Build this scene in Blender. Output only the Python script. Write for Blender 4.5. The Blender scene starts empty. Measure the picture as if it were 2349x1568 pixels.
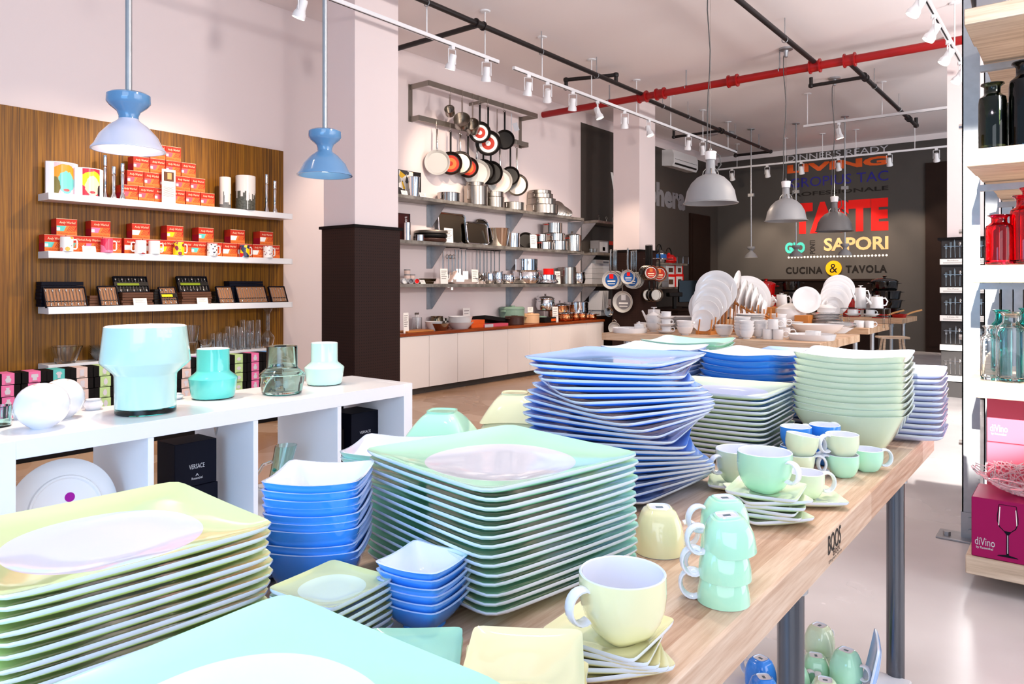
import bpy, math, random
from mathutils import Vector, Matrix
random.seed(7)
S = bpy.context.scene
COL = S.collection
R = math.radians
PI = math.pi
sin, cos = math.sin, math.cos

# ---------------------------------------------------------------- camera
H = 1.20                       # eye height
YAW = R(38.3)                  # the room's long axis is +Y, the camera looks to the left of it
F = 1664.0                     # focal length in pixels of the 2349 px wide frame
CX, CY = 1174.5, 652.0         # vanishing centre (vertical lens shift)
cam_d = bpy.data.cameras.new('camera')
cam_d.sensor_width = 36.0
cam_d.lens = F / 2349.0 * 36.0
cam_d.shift_y = -(784.0 - CY) / 2349.0
cam_d.clip_start = 0.02
cam = bpy.data.objects.new('camera', cam_d)
COL.objects.link(cam)
cam.location = (0, 0, H)
cam.rotation_euler = (PI / 2, 0, YAW)
S.camera = cam

# ---------------------------------------------------------------- light and exposure
S.view_settings.view_transform = 'Standard'
S.view_settings.look = 'None'
S.view_settings.gamma = 1.0
S.view_settings.exposure = 0.0
S.view_settings.use_curve_mapping = False
w = bpy.data.worlds.new('daylight')
S.world = w
w.use_nodes = True
bgn = w.node_tree.nodes['Background']
bgn.inputs[0].default_value = (0.58, 0.77, 1.0, 1)
bgn.inputs[1].default_value = 0.80

def lamp(kind, loc, target, power, color, size=0.1, angle=60, blend=0.5, name='spot_light'):
    d = bpy.data.lights.new(name, kind)
    d.energy = power
    d.color = color
    if kind == 'SPOT':
        d.spot_size = R(angle)
        d.spot_blend = blend
        d.shadow_soft_size = size
    elif kind == 'AREA':
        d.shape = 'RECTANGLE'
        d.size, d.size_y = size
    elif kind == 'POINT':
        d.shadow_soft_size = size
    o = bpy.data.objects.new(name, d)
    COL.objects.link(o)
    o.location = loc
    if target is not None:
        o.rotation_euler = (Vector(target) - Vector(loc)).to_track_quat('-Z', 'Y').to_euler()
    return o
WARM = (1.0, 0.80, 0.62)
# low sun coming through the shop front behind the camera, reaching the right-hand shelving and the aisle floor
lamp('SPOT', (0.55, -9.0, 5.25), (-0.46, 3.7, 1.2), 44000, (1.0, 0.95, 0.88), 0.05, 6.6, 0.25, 'sun_beam')
# two fills for shop front daylight (behind), then the street windows (right)
lamp('AREA', (-0.95, -0.5, 1.02), (-2.2, 1.15, 0.52), 20, (0.24, 0.56, 1.0), (1.3, 1.0), name='shop_front_blue_fill')  # daylight fill set close in to tint the shelf unit front blue
lamp('AREA', (1.5, -2.2, 1.7), (-0.7, 1.5, 0.85), 60, (0.88, 0.94, 1.0), (3.0, 2.2), name='front_fill')  # fill lamp added behind the camera to brighten faces turned towards it
lamp('AREA', (3.2, 4.5, 1.4), (-2.5, 4.8, 3.4), 160, (1.0, 0.93, 0.90), (6.0, 2.6), name='street_window_daylight')
# unseen spots added without fittings to brighten the ceiling and the upper walls
for ux, uy, pw in ((1.6, 2.6, 470), (1.6, 7.0, 440), (1.4, 11.0, 230)):
    lamp('SPOT', (ux, uy, 2.7), (-2.2, uy + 0.8, 3.87), pw, (1.0, 0.93, 0.90), 0.25, 130, 0.9, 'ceiling_fill')

# unseen spots without fittings, added to brighten the tableware on the front table
for sx, sy, tx, ty, pw in ((-1.1, 0.2, -0.8, 0.5, 9), (-0.9, 1.1, -0.7, 1.0, 34), (-0.9, 1.9, -0.75, 1.6, 55), (-0.95, 2.7, -0.70, 2.2, 105)):
    lamp('SPOT', (sx, sy, 3.2), (tx, ty, 0.8), pw, (1.0, 0.93, 0.86), 0.05, 58, 0.8, 'table_spot')

# ---------------------------------------------------------------- pixels of the photograph to points of the room
def ray(px, py):
    u = (px - CX) / F
    return (-sin(YAW) + u * cos(YAW), cos(YAW) + u * sin(YAW), (CY - py) / F)
def onZ(px, py, z):
    d = ray(px, py); t = (z - H) / d[2]
    return Vector((d[0] * t, d[1] * t, z))
def onX(px, py, x):
    d = ray(px, py); t = x / d[0]
    return Vector((x, d[1] * t, H + d[2] * t))
def onY(px, py, y):
    d = ray(px, py); t = y / d[1]
    return Vector((d[0] * t, y, H + d[2] * t))
def yX(px, x):
    return onX(px, CY, x).y

# ---------------------------------------------------------------- materials
def srgb(r, g, b):
    f = lambda c: (c / 255.0 / 12.92) if c <= 10 else ((c / 255.0 + 0.055) / 1.055) ** 2.4
    return (f(r), f(g), f(b), 1)
MATS = {}
def mat(name, rgb, rough=0.5, metal=0.0, trans=0.0, coat=0.0, emit=0.0, ior=1.45, bump=0.0, bscale=200, sub=0.0, spec=0.5):
    m = bpy.data.materials.new(name)
    m.use_nodes = True
    nt = m.node_tree
    b = nt.nodes['Principled BSDF']
    c = srgb(*rgb)
    b.inputs['Base Color'].default_value = c
    b.inputs['Roughness'].default_value = rough
    b.inputs['Metallic'].default_value = metal
    b.inputs['Transmission Weight'].default_value = trans
    b.inputs['Coat Weight'].default_value = coat
    b.inputs['Coat Roughness'].default_value = 0.04
    b.inputs['IOR'].default_value = ior
    b.inputs['Specular IOR Level'].default_value = spec
    if emit:
        b.inputs['Emission Color'].default_value = c
        b.inputs['Emission Strength'].default_value = emit
    if bump or sub:
        tc = nt.nodes.new('ShaderNodeTexCoord')
        n = nt.nodes.new('ShaderNodeTexNoise')
        n.inputs['Scale'].default_value = bscale
        nt.links.new(tc.outputs['Object'], n.inputs['Vector'])
        if bump:
            bp = nt.nodes.new('ShaderNodeBump')
            bp.inputs['Strength'].default_value = bump
            bp.inputs['Distance'].default_value = 0.01
            nt.links.new(n.outputs['Fac'], bp.inputs['Height'])
            nt.links.new(bp.outputs['Normal'], b.inputs['Normal'])
        if sub:
            mx = nt.nodes.new('ShaderNodeMix'); mx.data_type = 'RGBA'
            mx.inputs[6].default_value = c
            mx.inputs[7].default_value = tuple(k * (1 - sub) for k in c[:3]) + (1,)
            nt.links.new(n.outputs['Fac'], mx.inputs[0])
            nt.links.new(mx.outputs[2], b.inputs['Base Color'])
    MATS[name] = m
    return m

def ramp_mat(name, stops, rough, vec_scale, noise_scale, detail=4, coord='Object', metal=0.0, coat=0.0, strip=None, bump=0.0):
    """noise stretched along one axis -> colour ramp; strip=(axis, width) adds a random tone per glued strip."""
    m = bpy.data.materials.new(name); m.use_nodes = True
    nt = m.node_tree; N = nt.nodes.new; L = nt.links.new
    b = nt.nodes['Principled BSDF']
    b.inputs['Roughness'].default_value = rough
    b.inputs['Metallic'].default_value = metal
    b.inputs['Coat Weight'].default_value = coat
    b.inputs['Specular IOR Level'].default_value = 0.3
    tc = N('ShaderNodeTexCoord'); mp = N('ShaderNodeMapping')
    mp.inputs['Scale'].default_value = vec_scale
    n = N('ShaderNodeTexNoise'); n.inputs['Scale'].default_value = noise_scale; n.inputs['Detail'].default_value = detail
    n.inputs['Roughness'].default_value = 0.62
    L(tc.outputs[coord], mp.inputs['Vector']); L(mp.outputs['Vector'], n.inputs['Vector'])
    cr = N('ShaderNodeValToRGB')
    while len(cr.color_ramp.elements) < len(stops): cr.color_ramp.elements.new(0.5)
    for e, (p, c) in zip(cr.color_ramp.elements, stops):
        e.position = p; e.color = srgb(*c)
    fac = n.outputs['Fac']
    if strip:
        ax, wd, amt = strip
        sp = N('ShaderNodeSeparateXYZ'); L(tc.outputs[coord], sp.inputs[0])
        dv = N('ShaderNodeMath'); dv.operation = 'DIVIDE'; L(sp.outputs[ax], dv.inputs[0]); dv.inputs[1].default_value = wd
        fl = N('ShaderNodeMath'); fl.operation = 'FLOOR'; L(dv.outputs[0], fl.inputs[0])
        o2 = 'XYZ'.replace('XYZ'[ax], '')[0] if ax != 2 else 'X'
        dv2 = N('ShaderNodeMath'); dv2.operation = 'MULTIPLY_ADD'; L(sp.outputs[o2], dv2.inputs[0]); dv2.inputs[1].default_value = 1.6
        ml = N('ShaderNodeMath'); ml.operation = 'MULTIPLY'; L(fl.outputs[0], ml.inputs[0]); ml.inputs[1].default_value = 0.37
        L(ml.outputs[0], dv2.inputs[2])
        fl2 = N('ShaderNodeMath'); fl2.operation = 'FLOOR'; L(dv2.outputs[0], fl2.inputs[0])
        cb = N('ShaderNodeCombineXYZ'); L(fl.outputs[0], cb.inputs[0]); L(fl2.outputs[0], cb.inputs[1])
        wn = N('ShaderNodeTexWhiteNoise'); L(cb.outputs[0], wn.inputs['Vector'])
        mx = N('ShaderNodeMath'); mx.operation = 'MULTIPLY_ADD'
        L(wn.outputs['Value'], mx.inputs[0]); mx.inputs[1].default_value = amt
        sb = N('ShaderNodeMath'); sb.operation = 'SUBTRACT'; L(n.outputs['Fac'], sb.inputs[0]); sb.inputs[1].default_value = amt / 2
        L(sb.outputs[0], mx.inputs[2]); fac = mx.outputs[0]
    L(fac, cr.inputs['Fac']); L(cr.outputs['Color'], b.inputs['Base Color'])
    if bump:
        bp = N('ShaderNodeBump'); bp.inputs['Strength'].default_value = bump; bp.inputs['Distance'].default_value = 0.005
        L(n.outputs['Fac'], bp.inputs['Height']); L(bp.outputs['Normal'], b.inputs['Normal'])
    MATS[name] = m
    return m

# ---------------------------------------------------------------- mesh builder
class G:
    def __init__(s):
        s.v = []; s.f = []; s.m = []; s.s = []
    def add(s, vs, fs, mi=0, sm=False):
        o = len(s.v); s.v += [tuple(v) for v in vs]
        for f in fs:
            s.f.append([i + o for i in f]); s.m.append(mi); s.s.append(sm)
        return s
    def bb(s, x0, x1, y0, y1, z0, z1, mi=0, T=None):
        vs = [Vector(p) for p in ((x0,y0,z0),(x1,y0,z0),(x1,y1,z0),(x0,y1,z0),(x0,y0,z1),(x1,y0,z1),(x1,y1,z1),(x0,y1,z1))]
        if T is not None: vs = [T @ v for v in vs]
        return s.add(vs, [(0,3,2,1),(4,5,6,7),(0,1,5,4),(1,2,6,5),(2,3,7,6),(3,0,4,7)], mi)
    def cham(s, x0, x1, y0, y1, z0, z1, c=0.004, mi=0, T=None):
        """box with chamfered edges"""
        vs = []; idx = {}
        X = (x0, x1); Y = (y0, y1); Z = (z0, z1)
        for i in (0,1):
            for j in (0,1):
                for k in (0,1):
                    sx, sy, sz = (c if i == 0 else -c), (c if j == 0 else -c), (c if k == 0 else -c)
                    for a, p in enumerate(((X[i], Y[j]+sy, Z[k]+sz), (X[i]+sx, Y[j], Z[k]+sz), (X[i]+sx, Y[j]+sy, Z[k]))):
                        idx[i,j,k,a] = len(vs); vs.append(Vector(p))
        fs = []
        def q(a, n):
            pts = [vs[i] for i in a]
            nn = (pts[1]-pts[0]).cross(pts[2]-pts[0])
            if nn.dot(Vector(n)) < 0: a = a[::-1]
            fs.append(a)
        for sg in (0,1):
            d = 1 if sg else -1
            q([idx[sg,0,0,0],idx[sg,1,0,0],idx[sg,1,1,0],idx[sg,0,1,0]], (d,0,0))
            q([idx[0,sg,0,1],idx[1,sg,0,1],idx[1,sg,1,1],idx[0,sg,1,1]], (0,d,0))
            q([idx[0,0,sg,2],idx[1,0,sg,2],idx[1,1,sg,2],idx[0,1,sg,2]], (0,0,d))
        for i in (0,1):
            for j in (0,1):
                a, b = (1 if i else -1), (1 if j else -1)
                q([idx[i,j,0,0],idx[i,j,1,0],idx[i,j,1,1],idx[i,j,0,1]], (a,b,0))
                q([idx[i,0,j,0],idx[i,1,j,0],idx[i,1,j,2],idx[i,0,j,2]], (a,0,b))
                q([idx[0,i,j,1],idx[1,i,j,1],idx[1,i,j,2],idx[0,i,j,2]], (0,a,b))
                for k in (0,1):
                    q([idx[i,j,k,0],idx[i,j,k,1],idx[i,j,k,2]], (a,b,1 if k else -1))
        if T is not None: vs = [T @ v for v in vs]
        return s.add(vs, fs, mi)
    def rings(s, prof, n=32, T=None, mi=0, close=True, sm=True):
        """prof: list of (half size, z, exponent[, mat]); exponent 2 is a circle, 8 a rounded square. Half size 0 makes a pole."""
        base = len(s.v); rows = []
        for p in prof:
            r, z, e = p[0], p[1], (p[2] if len(p) > 2 else 2)
            ay = p[4] if len(p) > 4 else 1.0
            if r <= 1e-6:
                v = Vector((0, 0, z)); s.v.append(tuple(T @ v if T is not None else v)); rows.append([len(s.v) - 1]); continue
            row = []
            for k in range(n):
                a = 2 * PI * (k + 0.5) / n
                c, d = cos(a), sin(a)
                q = r if e == 2 else r / (abs(c) ** e + abs(d) ** e) ** (1.0 / e)
                lift = (p[5] * ((q / r - 1.0) if e != 2 else 0)) if len(p) > 5 else 0
                v = Vector((q * c, q * d * ay, z + lift))
                s.v.append(tuple(T @ v if T is not None else v)); row.append(len(s.v) - 1)
            rows.append(row)
        for i in range(len(rows) - 1):
            a, b = rows[i], rows[i + 1]
            m = prof[i + 1][3] if len(prof[i + 1]) > 3 and prof[i + 1][3] is not None else mi
            for k in range(n):
                k2 = (k + 1) % n
                if len(a) == 1 and len(b) == 1: break
                if len(a) == 1: f = [a[0], b[k], b[k2]]
                elif len(b) == 1: f = [a[k], b[0], a[k2]]
                else: f = [a[k], b[k], b[k2], a[k2]]
                s.f.append(f[::-1]); s.m.append(m); s.s.append(sm)
        return s
    def lathe(s, prof, n=32, T=None, mi=0, sm=True):
        return s.rings([(p[0], p[1], 2, (p[2] if len(p) > 2 else None)) for p in prof], n, T, mi, sm=sm)
    def tube(s, pts, r, n=8, mi=0, flat=1.0, closed=False, up=(0,0,1)):
        """round (or flattened) bar along a polyline"""
        P = [Vector(p) for p in pts]; L = len(P); rows = []
        up = Vector(up); prevn = None
        for i, p in enumerate(P):
            if closed: t = P[(i + 1) % L] - P[i - 1]
            else: t = P[min(i + 1, L - 1)] - P[max(i - 1, 0)]
            t.normalize()
            if prevn is None:
                u = up if abs(t.dot(up)) < 0.95 else Vector((1, 0, 0))
                nn = (u - t * u.dot(t)).normalized()
            else:
                nn = (prevn - t * prevn.dot(t)).normalized()
            prevn = nn
            bn = t.cross(nn)
            rr = r[i] if isinstance(r, (list, tuple)) else r
            rows.append([p + nn * rr * cos(2 * PI * k / n) + bn * rr * flat * sin(2 * PI * k / n) for k in range(n)])
        vs = [v for row in rows for v in row]; fs = []
        for i in range(L if closed else L - 1):
            j = (i + 1) % L
            for k in range(n):
                k2 = (k + 1) % n
                fs.append((i * n + k, i * n + k2, j * n + k2, j * n + k))
        if not closed:
            fs.append(tuple(range(n))[::-1]); fs.append(tuple((L - 1) * n + k for k in range(n)))
        return s.add(vs, fs, mi, True)
    def cyl(s, a, b, r, n=16, mi=0):
        return s.tube([a, b], r, n, mi)
    def prism(s, poly, h, T=None, mi=0):
        """poly in XY extruded h along Z"""
        n = len(poly)
        vs = [Vector((x, y, 0)) for x, y in poly] + [Vector((x, y, h)) for x, y in poly]
        if T is not None: vs = [T @ v for v in vs]
        fs = [tuple(range(n))[::-1], tuple(range(n, 2 * n))] + [(i, (i + 1) % n, n + (i + 1) % n, n + i) for i in range(n)]
        return s.add(vs, fs, mi)
    def text(s, txt, org, xd, yd, wd, ht, mi=0, bold=0.0, ext=0.0, spread=1.0):
        """lettering fitted into the wd x ht rectangle whose lower left corner is org"""
        vs, fs, (x0, x1, y0, y1) = text_mesh(txt, bold, spread)
        o, xd, yd = Vector(org), Vector(xd), Vector(yd)
        nz = xd.cross(yd)
        sx, sy = wd / max(x1 - x0, 1e-6), ht / max(y1 - y0, 1e-6)
        return s.add([o + xd * (v[0] - x0) * sx + yd * (v[1] - y0) * sy + nz * (0 if v[2] < 0.5 else ext) for v in vs], fs, mi)
    def quad(s, pts, mi=0):
        return s.add(pts, [tuple(range(len(pts)))], mi)
    def mesh(s, name, mats):
        me = bpy.data.meshes.new(name)
        me.from_pydata(s.v, [], s.f)
        for m in (mats if isinstance(mats, (list, tuple)) else [mats]):
            me.materials.append(MATS[m])
        me.polygons.foreach_set('material_index', s.m)
        me.polygons.foreach_set('use_smooth', s.s)
        me.set_sharp_from_angle(angle=R(38))
        me.update()
        return me

TXT = {}
def text_mesh(txt, bold, spread):
    k = (txt, bold, spread)
    if k not in TXT:
        cu = bpy.data.curves.new('lettering', 'FONT')
        cu.body = txt; cu.offset = bold; cu.space_character = spread; cu.resolution_u = 3; cu.extrude = 0.0
        ob = bpy.data.objects.new('lettering', cu)
        me = bpy.data.meshes.new_from_object(ob)
        vs = [tuple(v.co) for v in me.vertices]; fs = [tuple(p.vertices) for p in me.polygons]
        xs = [v[0] for v in vs]; ys = [v[1] for v in vs]
        TXT[k] = (vs, fs, (min(xs), max(xs), min(ys), max(ys)))
        bpy.data.objects.remove(ob); bpy.data.curves.remove(cu); bpy.data.meshes.remove(me)
    return TXT[k]

def shade(o):
    return o
def put(name, me, parent=None, loc=None, rot=None, scale=None):
    o = bpy.data.objects.new(name, me)
    COL.objects.link(o)
    if parent is not None: o.parent = parent
    if loc is not None: o.location = loc
    if rot is not None: o.rotation_euler = rot if isinstance(rot, (tuple, list)) else (0, 0, rot)
    if scale is not None: o.scale = scale if isinstance(scale, (tuple, list)) else (scale,) * 3
    return o
LABELS = {}
def tag(o, label, cat, group=None):
    o['label'] = label; o['category'] = cat
    if group: o['group'] = group
    LABELS.setdefault(label, []).append(o.name)
    return o
def thing(name, parts, label, cat, loc=(0,0,0), rot=0, group=None, scale=None):
    """parts: one mesh -> a single-mesh thing; a list of (part name, mesh[, [(sub-part, mesh)]][, label]) -> an Empty with children"""
    if not isinstance(parts, list):
        return tag(put(name, parts, None, loc, rot, scale), label, cat, group)
    e = put(name, None, None, loc, rot, scale)
    e.empty_display_size = 0.05
    tag(e, label, cat, group)
    for p in parts:
        c = put(p[0], p[1], e)
        for q in p[2:]:
            if isinstance(q, str): c['label'] = q
            else:
                for sn, sm in q: put(sn, sm, c)
    return e
def struct(name, g, mats):
    o = put(name, g.mesh(name, mats) if isinstance(g, G) else g)
    o['kind'] = 'structure'
    return o
ORD = ['first', 'second', 'third', 'fourth', 'fifth', 'sixth', 'seventh', 'eighth', 'ninth', 'tenth', 'eleventh', 'twelfth',
       'thirteenth', 'fourteenth', 'fifteenth', 'sixteenth', 'seventeenth', 'eighteenth', 'nineteenth', 'twentieth',
       'twenty-first', 'twenty-second', 'twenty-third', 'twenty-fourth']
def nth_top(i, n):
    """i counted from the bottom, 0-based"""
    k = n - 1 - i
    return 'topmost' if k == 0 else ('lowest' if i == 0 else ORD[k] + ' from top')
def nth_left(i, n):
    return 'leftmost' if i == 0 else ('rightmost' if i == n - 1 else ORD[i] + ' from the left')
# ---------------------------------------------------------------- material list
mat('wall_white', (232, 217, 215), 0.75, bump=0.03, bscale=60)
mat('ceiling_white', (244, 236, 235), 0.85, bump=0.03, bscale=40)
mat('wall_grey', (84, 80, 77), 0.75, spec=0.2, sub=0.12, bscale=3)
mat('wall_dark', (74, 67, 62), 0.8, spec=0.2)
mat('brown_door', (40, 24, 17), 0.6, spec=0.2, sub=0.3, bscale=4)
mat('white_lacquer', (240, 240, 243), 0.22)
mat('cream_door', (243, 233, 226), 0.35)
mat('white_matte', (240, 238, 236), 0.5)
mat('black', (14, 13, 14), 0.45, spec=0.25)
mat('black_box', (16, 12, 12), 0.6, spec=0.15)
mat('navy_box', (9, 11, 26), 0.6, spec=0.15)
mat('black_gloss', (10, 10, 10), 0.08, coat=0.5)
mat('steel', (186, 180, 174), 0.14, 1.0)
mat('steel_brushed', (160, 153, 145), 0.27, 1.0)
mat('pipe_steel', (104, 106, 112), 0.22, 1.0)
mat('chrome', (225, 225, 228), 0.05, 1.0)
mat('galvanised', (182, 184, 188), 0.38, 0.85, sub=0.25, bscale=25)
mat('rack_metal', (150, 143, 134), 0.38, 0.9)
mat('copper', (206, 130, 84), 0.18, 1.0)
mat('nonstick', (22, 19, 18), 0.45, spec=0.25)
mat('stone_coat', (196, 194, 190), 0.4)
mat('pipe_black', (26, 20, 20), 0.45)
mat('pipe_red', (158, 16, 18), 0.35)
mat('white_paint', (238, 238, 240), 0.35)
mat('lamp_blue', (92, 136, 176), 0.12, coat=0.6)
mat('lamp_shade_white', (204, 204, 222), 0.12, coat=0.6)
mat('lamp_grey', (150, 150, 152), 0.4)
mat('lamp_grey_dark', (112, 110, 110), 0.4)
mat('lamp_inner', (235, 230, 222), 0.4)
mat('porcelain', (238, 236, 236), 0.10, coat=0.5)
mat('bulb', (255, 236, 210), 0.3, emit=14)
mat('cord', (80, 78, 78), 0.6)
# glazes of the coloured tableware
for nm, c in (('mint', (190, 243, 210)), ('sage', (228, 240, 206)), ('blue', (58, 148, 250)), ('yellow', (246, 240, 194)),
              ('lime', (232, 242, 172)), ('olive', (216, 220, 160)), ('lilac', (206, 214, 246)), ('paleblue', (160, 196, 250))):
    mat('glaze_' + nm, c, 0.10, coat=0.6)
mat('glaze_white', (240, 240, 250), 0.09, coat=0.6)
mat('lip', (228, 236, 250), 0.15, coat=0.4)
mat('stamp', (90, 110, 120), 0.5)
# glass
def glass(name, rgb, rough=0.0, ior=1.45):
    m = mat(name, rgb, rough, trans=1.0, ior=ior)
    return m
glass('glass_clear', (244, 248, 250))
glass('glass_teal', (218, 246, 241))
glass('glass_teal_deep', (70, 200, 196))
glass('glass_green', (70, 84, 56))
glass('glass_dark', (30, 30, 30))
glass('glass_red', (236, 24, 60))
mat('glass_wire', (246, 236, 240), 0.05, trans=0.75, ior=1.3)
mat('opal_teal', (96, 214, 206), 0.08, coat=0.6)
mat('opal_mint', (176, 234, 226), 0.08, coat=0.6)
mat('opal_pale', (200, 240, 234), 0.08, coat=0.6)
mat('opal_white', (246, 246, 246), 0.1, coat=0.4)
# print colours
for nm, c in (('p_red', (190, 48, 30)), ('p_crimson', (170, 20, 50)), ('p_orange', (236, 124, 58)), ('p_tan', (214, 160, 104)), ('p_pink', (240, 120, 170)),
              ('p_cream', (250, 226, 190)), ('p_white', (246, 244, 240)), ('p_magenta', (160, 8, 86)), ('p_yellow', (250, 214, 30)), ('p_teal', (96, 196, 190)),
              ('p_dark', (26, 22, 20)), ('p_green', (122, 140, 20)), ('p_blue', (36, 90, 160)), ('p_grey', (128, 126, 130)), ('p_maroon', (58, 20, 18)),
              ('p_rose', (222, 90, 110)), ('p_violet', (210, 150, 220)), ('p_lime', (196, 206, 90)), ('p_mint', (190, 220, 150)), ('p_beige', (226, 200, 190)),
              ('p_lemon', (240, 226, 90)), ('p_sky', (120, 180, 240)), ('p_silver', (205, 205, 210)), ('p_gold', (250, 184, 20)), ('p_indigo', (44, 40, 140)),
              ('p_bright_red', (250, 20, 14)), ('p_aqua', (74, 198, 184)), ('p_sand', (222, 180, 126)), ('p_paper', (248, 244, 238)), ('p_ink', (120, 110, 104)),
              ('p_brown', (96, 62, 44)), ('p_purple', (160, 10, 150)), ('p_vase', (214, 210, 216))):
    mat(nm, c, 0.5, spec=0.25)
mat('tray_silver', (176, 164, 150), 0.2, 1.0)
mat('tray_lining', (158, 108, 72), 0.6)
mat('pot_green', (128, 156, 138), 0.35)
mat('pot_tan', (222, 178, 136), 0.4)
mat('pot_brown', (70, 40, 30), 0.4)
mat('enamel_red', (186, 14, 14), 0.12, coat=0.6)
mat('orange', (236, 96, 30), 0.4)
mat('bamboo', (206, 130, 62), 0.5, sub=0.15, bscale=20)
mat('handle_red', (190, 40, 26), 0.35)
ramp_mat('zebrano', [(0.30, (56, 33, 6)), (0.44, (102, 63, 10)), (0.54, (132, 84, 14)), (0.70, (160, 110, 24))], 0.42, (1, 42, 0.45), 3.2, 6)
ramp_mat('butcher', [(0.15, (172, 130, 102)), (0.42, (200, 164, 138)), (0.6, (216, 186, 162)), (0.85, (232, 208, 188))], 0.38, (60, 3.0, 60), 2.0, 5, strip=(0, 0.036, 0.42))
ramp_mat('butcher_across', [(0.15, (164, 124, 92)), (0.42, (196, 158, 124)), (0.6, (214, 180, 148)), (0.85, (232, 204, 176))], 0.42, (3.0, 60, 60), 2.0, 5, strip=(1, 0.036, 0.42))
ramp_mat('plank', [(0.2, (168, 142, 120)), (0.45, (206, 182, 158)), (0.65, (226, 206, 184)), (0.9, (240, 226, 208))], 0.6, (1.2, 18, 26), 2.4, 6, bump=0.2)
ramp_mat('counter_wood', [(0.2, (92, 34, 14)), (0.5, (140, 62, 26)), (0.8, (176, 92, 44))], 0.25, (14, 1.0, 14), 3.0, 5)
ramp_mat('shelf_steel', [(0.25, (104, 98, 90)), (0.5, (150, 144, 136)), (0.8, (184, 178, 170))], 0.4, (3, 3, 3), 3.0, 4, metal=0.6)

def floor_mat():
    m = bpy.data.materials.new('floor_concrete'); m.use_nodes = True; MATS['floor_concrete'] = m
    nt = m.node_tree; N = nt.nodes.new; L = nt.links.new
    b = nt.nodes['Principled BSDF']
    tc = N('ShaderNodeTexCoord')
    n1 = N('ShaderNodeTexNoise'); n1.inputs['Scale'].default_value = 0.9; n1.inputs['Detail'].default_value = 4; n1.inputs['Roughness'].default_value = 0.5
    L(tc.outputs['Object'], n1.inputs['Vector'])
    cr = N('ShaderNodeValToRGB')
    cr.color_ramp.elements[0].position = 0.3; cr.color_ramp.elements[0].color = srgb(190, 184, 184)
    cr.color_ramp.elements[1].position = 0.75; cr.color_ramp.elements[1].color = srgb(222, 218, 220)
    L(n1.outputs['Fac'], cr.inputs['Fac'])
    # the tan, mottled part before the cabinets
    vo = N('ShaderNodeTexVoronoi'); vo.inputs['Scale'].default_value = 2.2
    L(tc.outputs['Object'], vo.inputs['Vector'])
    cr2 = N('ShaderNodeValToRGB')
    cr2.color_ramp.elements[0].color = srgb(186, 140, 100); cr2.color_ramp.elements[1].color = srgb(226, 190, 158)
    L(vo.outputs['Color'], cr2.inputs['Fac'])
    sp = N('ShaderNodeSeparateXYZ'); L(tc.outputs['Object'], sp.inputs[0])
    gt = N('ShaderNodeMath'); gt.operation = 'LESS_THAN'; gt.inputs[1].default_value = -3.3; L(sp.outputs[0], gt.inputs[0])
    mx = N('ShaderNodeMix'); mx.data_type = 'RGBA'
    L(gt.outputs[0], mx.inputs[0]); L(cr.outputs['Color'], mx.inputs[6]); L(cr2.outputs['Color'], mx.inputs[7])
    L(mx.outputs[2], b.inputs['Base Color'])
    mr = N('ShaderNodeMapRange'); mr.inputs[3].default_value = 0.16; mr.inputs[4].default_value = 0.36
    L(n1.outputs['Fac'], mr.inputs[0]); L(mr.outputs[0], b.inputs['Roughness'])
floor_mat()

def pegboard():
    m = bpy.data.materials.new('pegboard'); m.use_nodes = True; MATS['pegboard'] = m
    nt = m.node_tree; N = nt.nodes.new; L = nt.links.new
    b = nt.nodes['Principled BSDF']; b.inputs['Roughness'].default_value = 0.55; b.inputs['Specular IOR Level'].default_value = 0.2
    tc = N('ShaderNodeTexCoord'); sp = N('ShaderNodeSeparateXYZ'); L(tc.outputs['Object'], sp.inputs[0])
    ad = N('ShaderNodeMath'); ad.operation = 'ADD'; L(sp.outputs[0], ad.inputs[0]); L(sp.outputs[1], ad.inputs[1])
    cb = N('ShaderNodeCombineXYZ'); L(ad.outputs[0], cb.inputs[0]); L(sp.outputs[2], cb.inputs[1])
    sc = N('ShaderNodeVectorMath'); sc.operation = 'SCALE'; sc.inputs['Scale'].default_value = 1 / 0.0254; L(cb.outputs[0], sc.inputs[0])
    fr = N('ShaderNodeVectorMath'); fr.operation = 'FRACTION'; L(sc.outputs[0], fr.inputs[0])
    ds = N('ShaderNodeVectorMath'); ds.operation = 'DISTANCE'; L(fr.outputs[0], ds.inputs[0]); ds.inputs[1].default_value = (0.5, 0.5, 0)
    lt = N('ShaderNodeMath'); lt.operation = 'LESS_THAN'; lt.inputs[1].default_value = 0.17; L(ds.outputs['Value'], lt.inputs[0])
    mx = N('ShaderNodeMix'); mx.data_type = 'RGBA'; mx.inputs[6].default_value = srgb(44, 26, 21); mx.inputs[7].default_value = srgb(16, 9, 8)
    L(lt.outputs[0], mx.inputs[0]); L(mx.outputs[2], b.inputs['Base Color'])
pegboard()
mat('peg_grey', (58, 55, 55), 0.6, spec=0.2)

# ---------------------------------------------------------------- room
WL, WB, CEIL = -6.10, 14.75, 3.87
struct('floor', G().bb(-6.3, 3.4, -1.2, 15.0, -0.10, 0.0), 'floor_concrete')
struct('ceiling', G().bb(-6.3, 3.4, -3.2, 15.0, CEIL, CEIL + 0.12), 'ceiling_white')
YD = onX(1332, 400, WL).y
struct('wall_left', G().bb(WL - 0.15, WL, -1.2, YD, 0, CEIL), 'wall_white')
struct('wall_left_far', G().bb(WL - 0.15, WL, YD, WB, 0, 3.70).bb(WL - 0.15, WL, YD, WB, 3.70, CEIL, 1), ['wall_dark', 'wall_white'])
struct('wall_back', G().bb(-6.3, 3.4, WB, WB + 0.15, 0, CEIL - 0.10), 'wall_grey')
struct('trim_1', G().bb(-6.1, 3.4, WB - 0.03, WB + 0.15, CEIL - 0.10, CEIL), 'ceiling_white')
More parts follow.
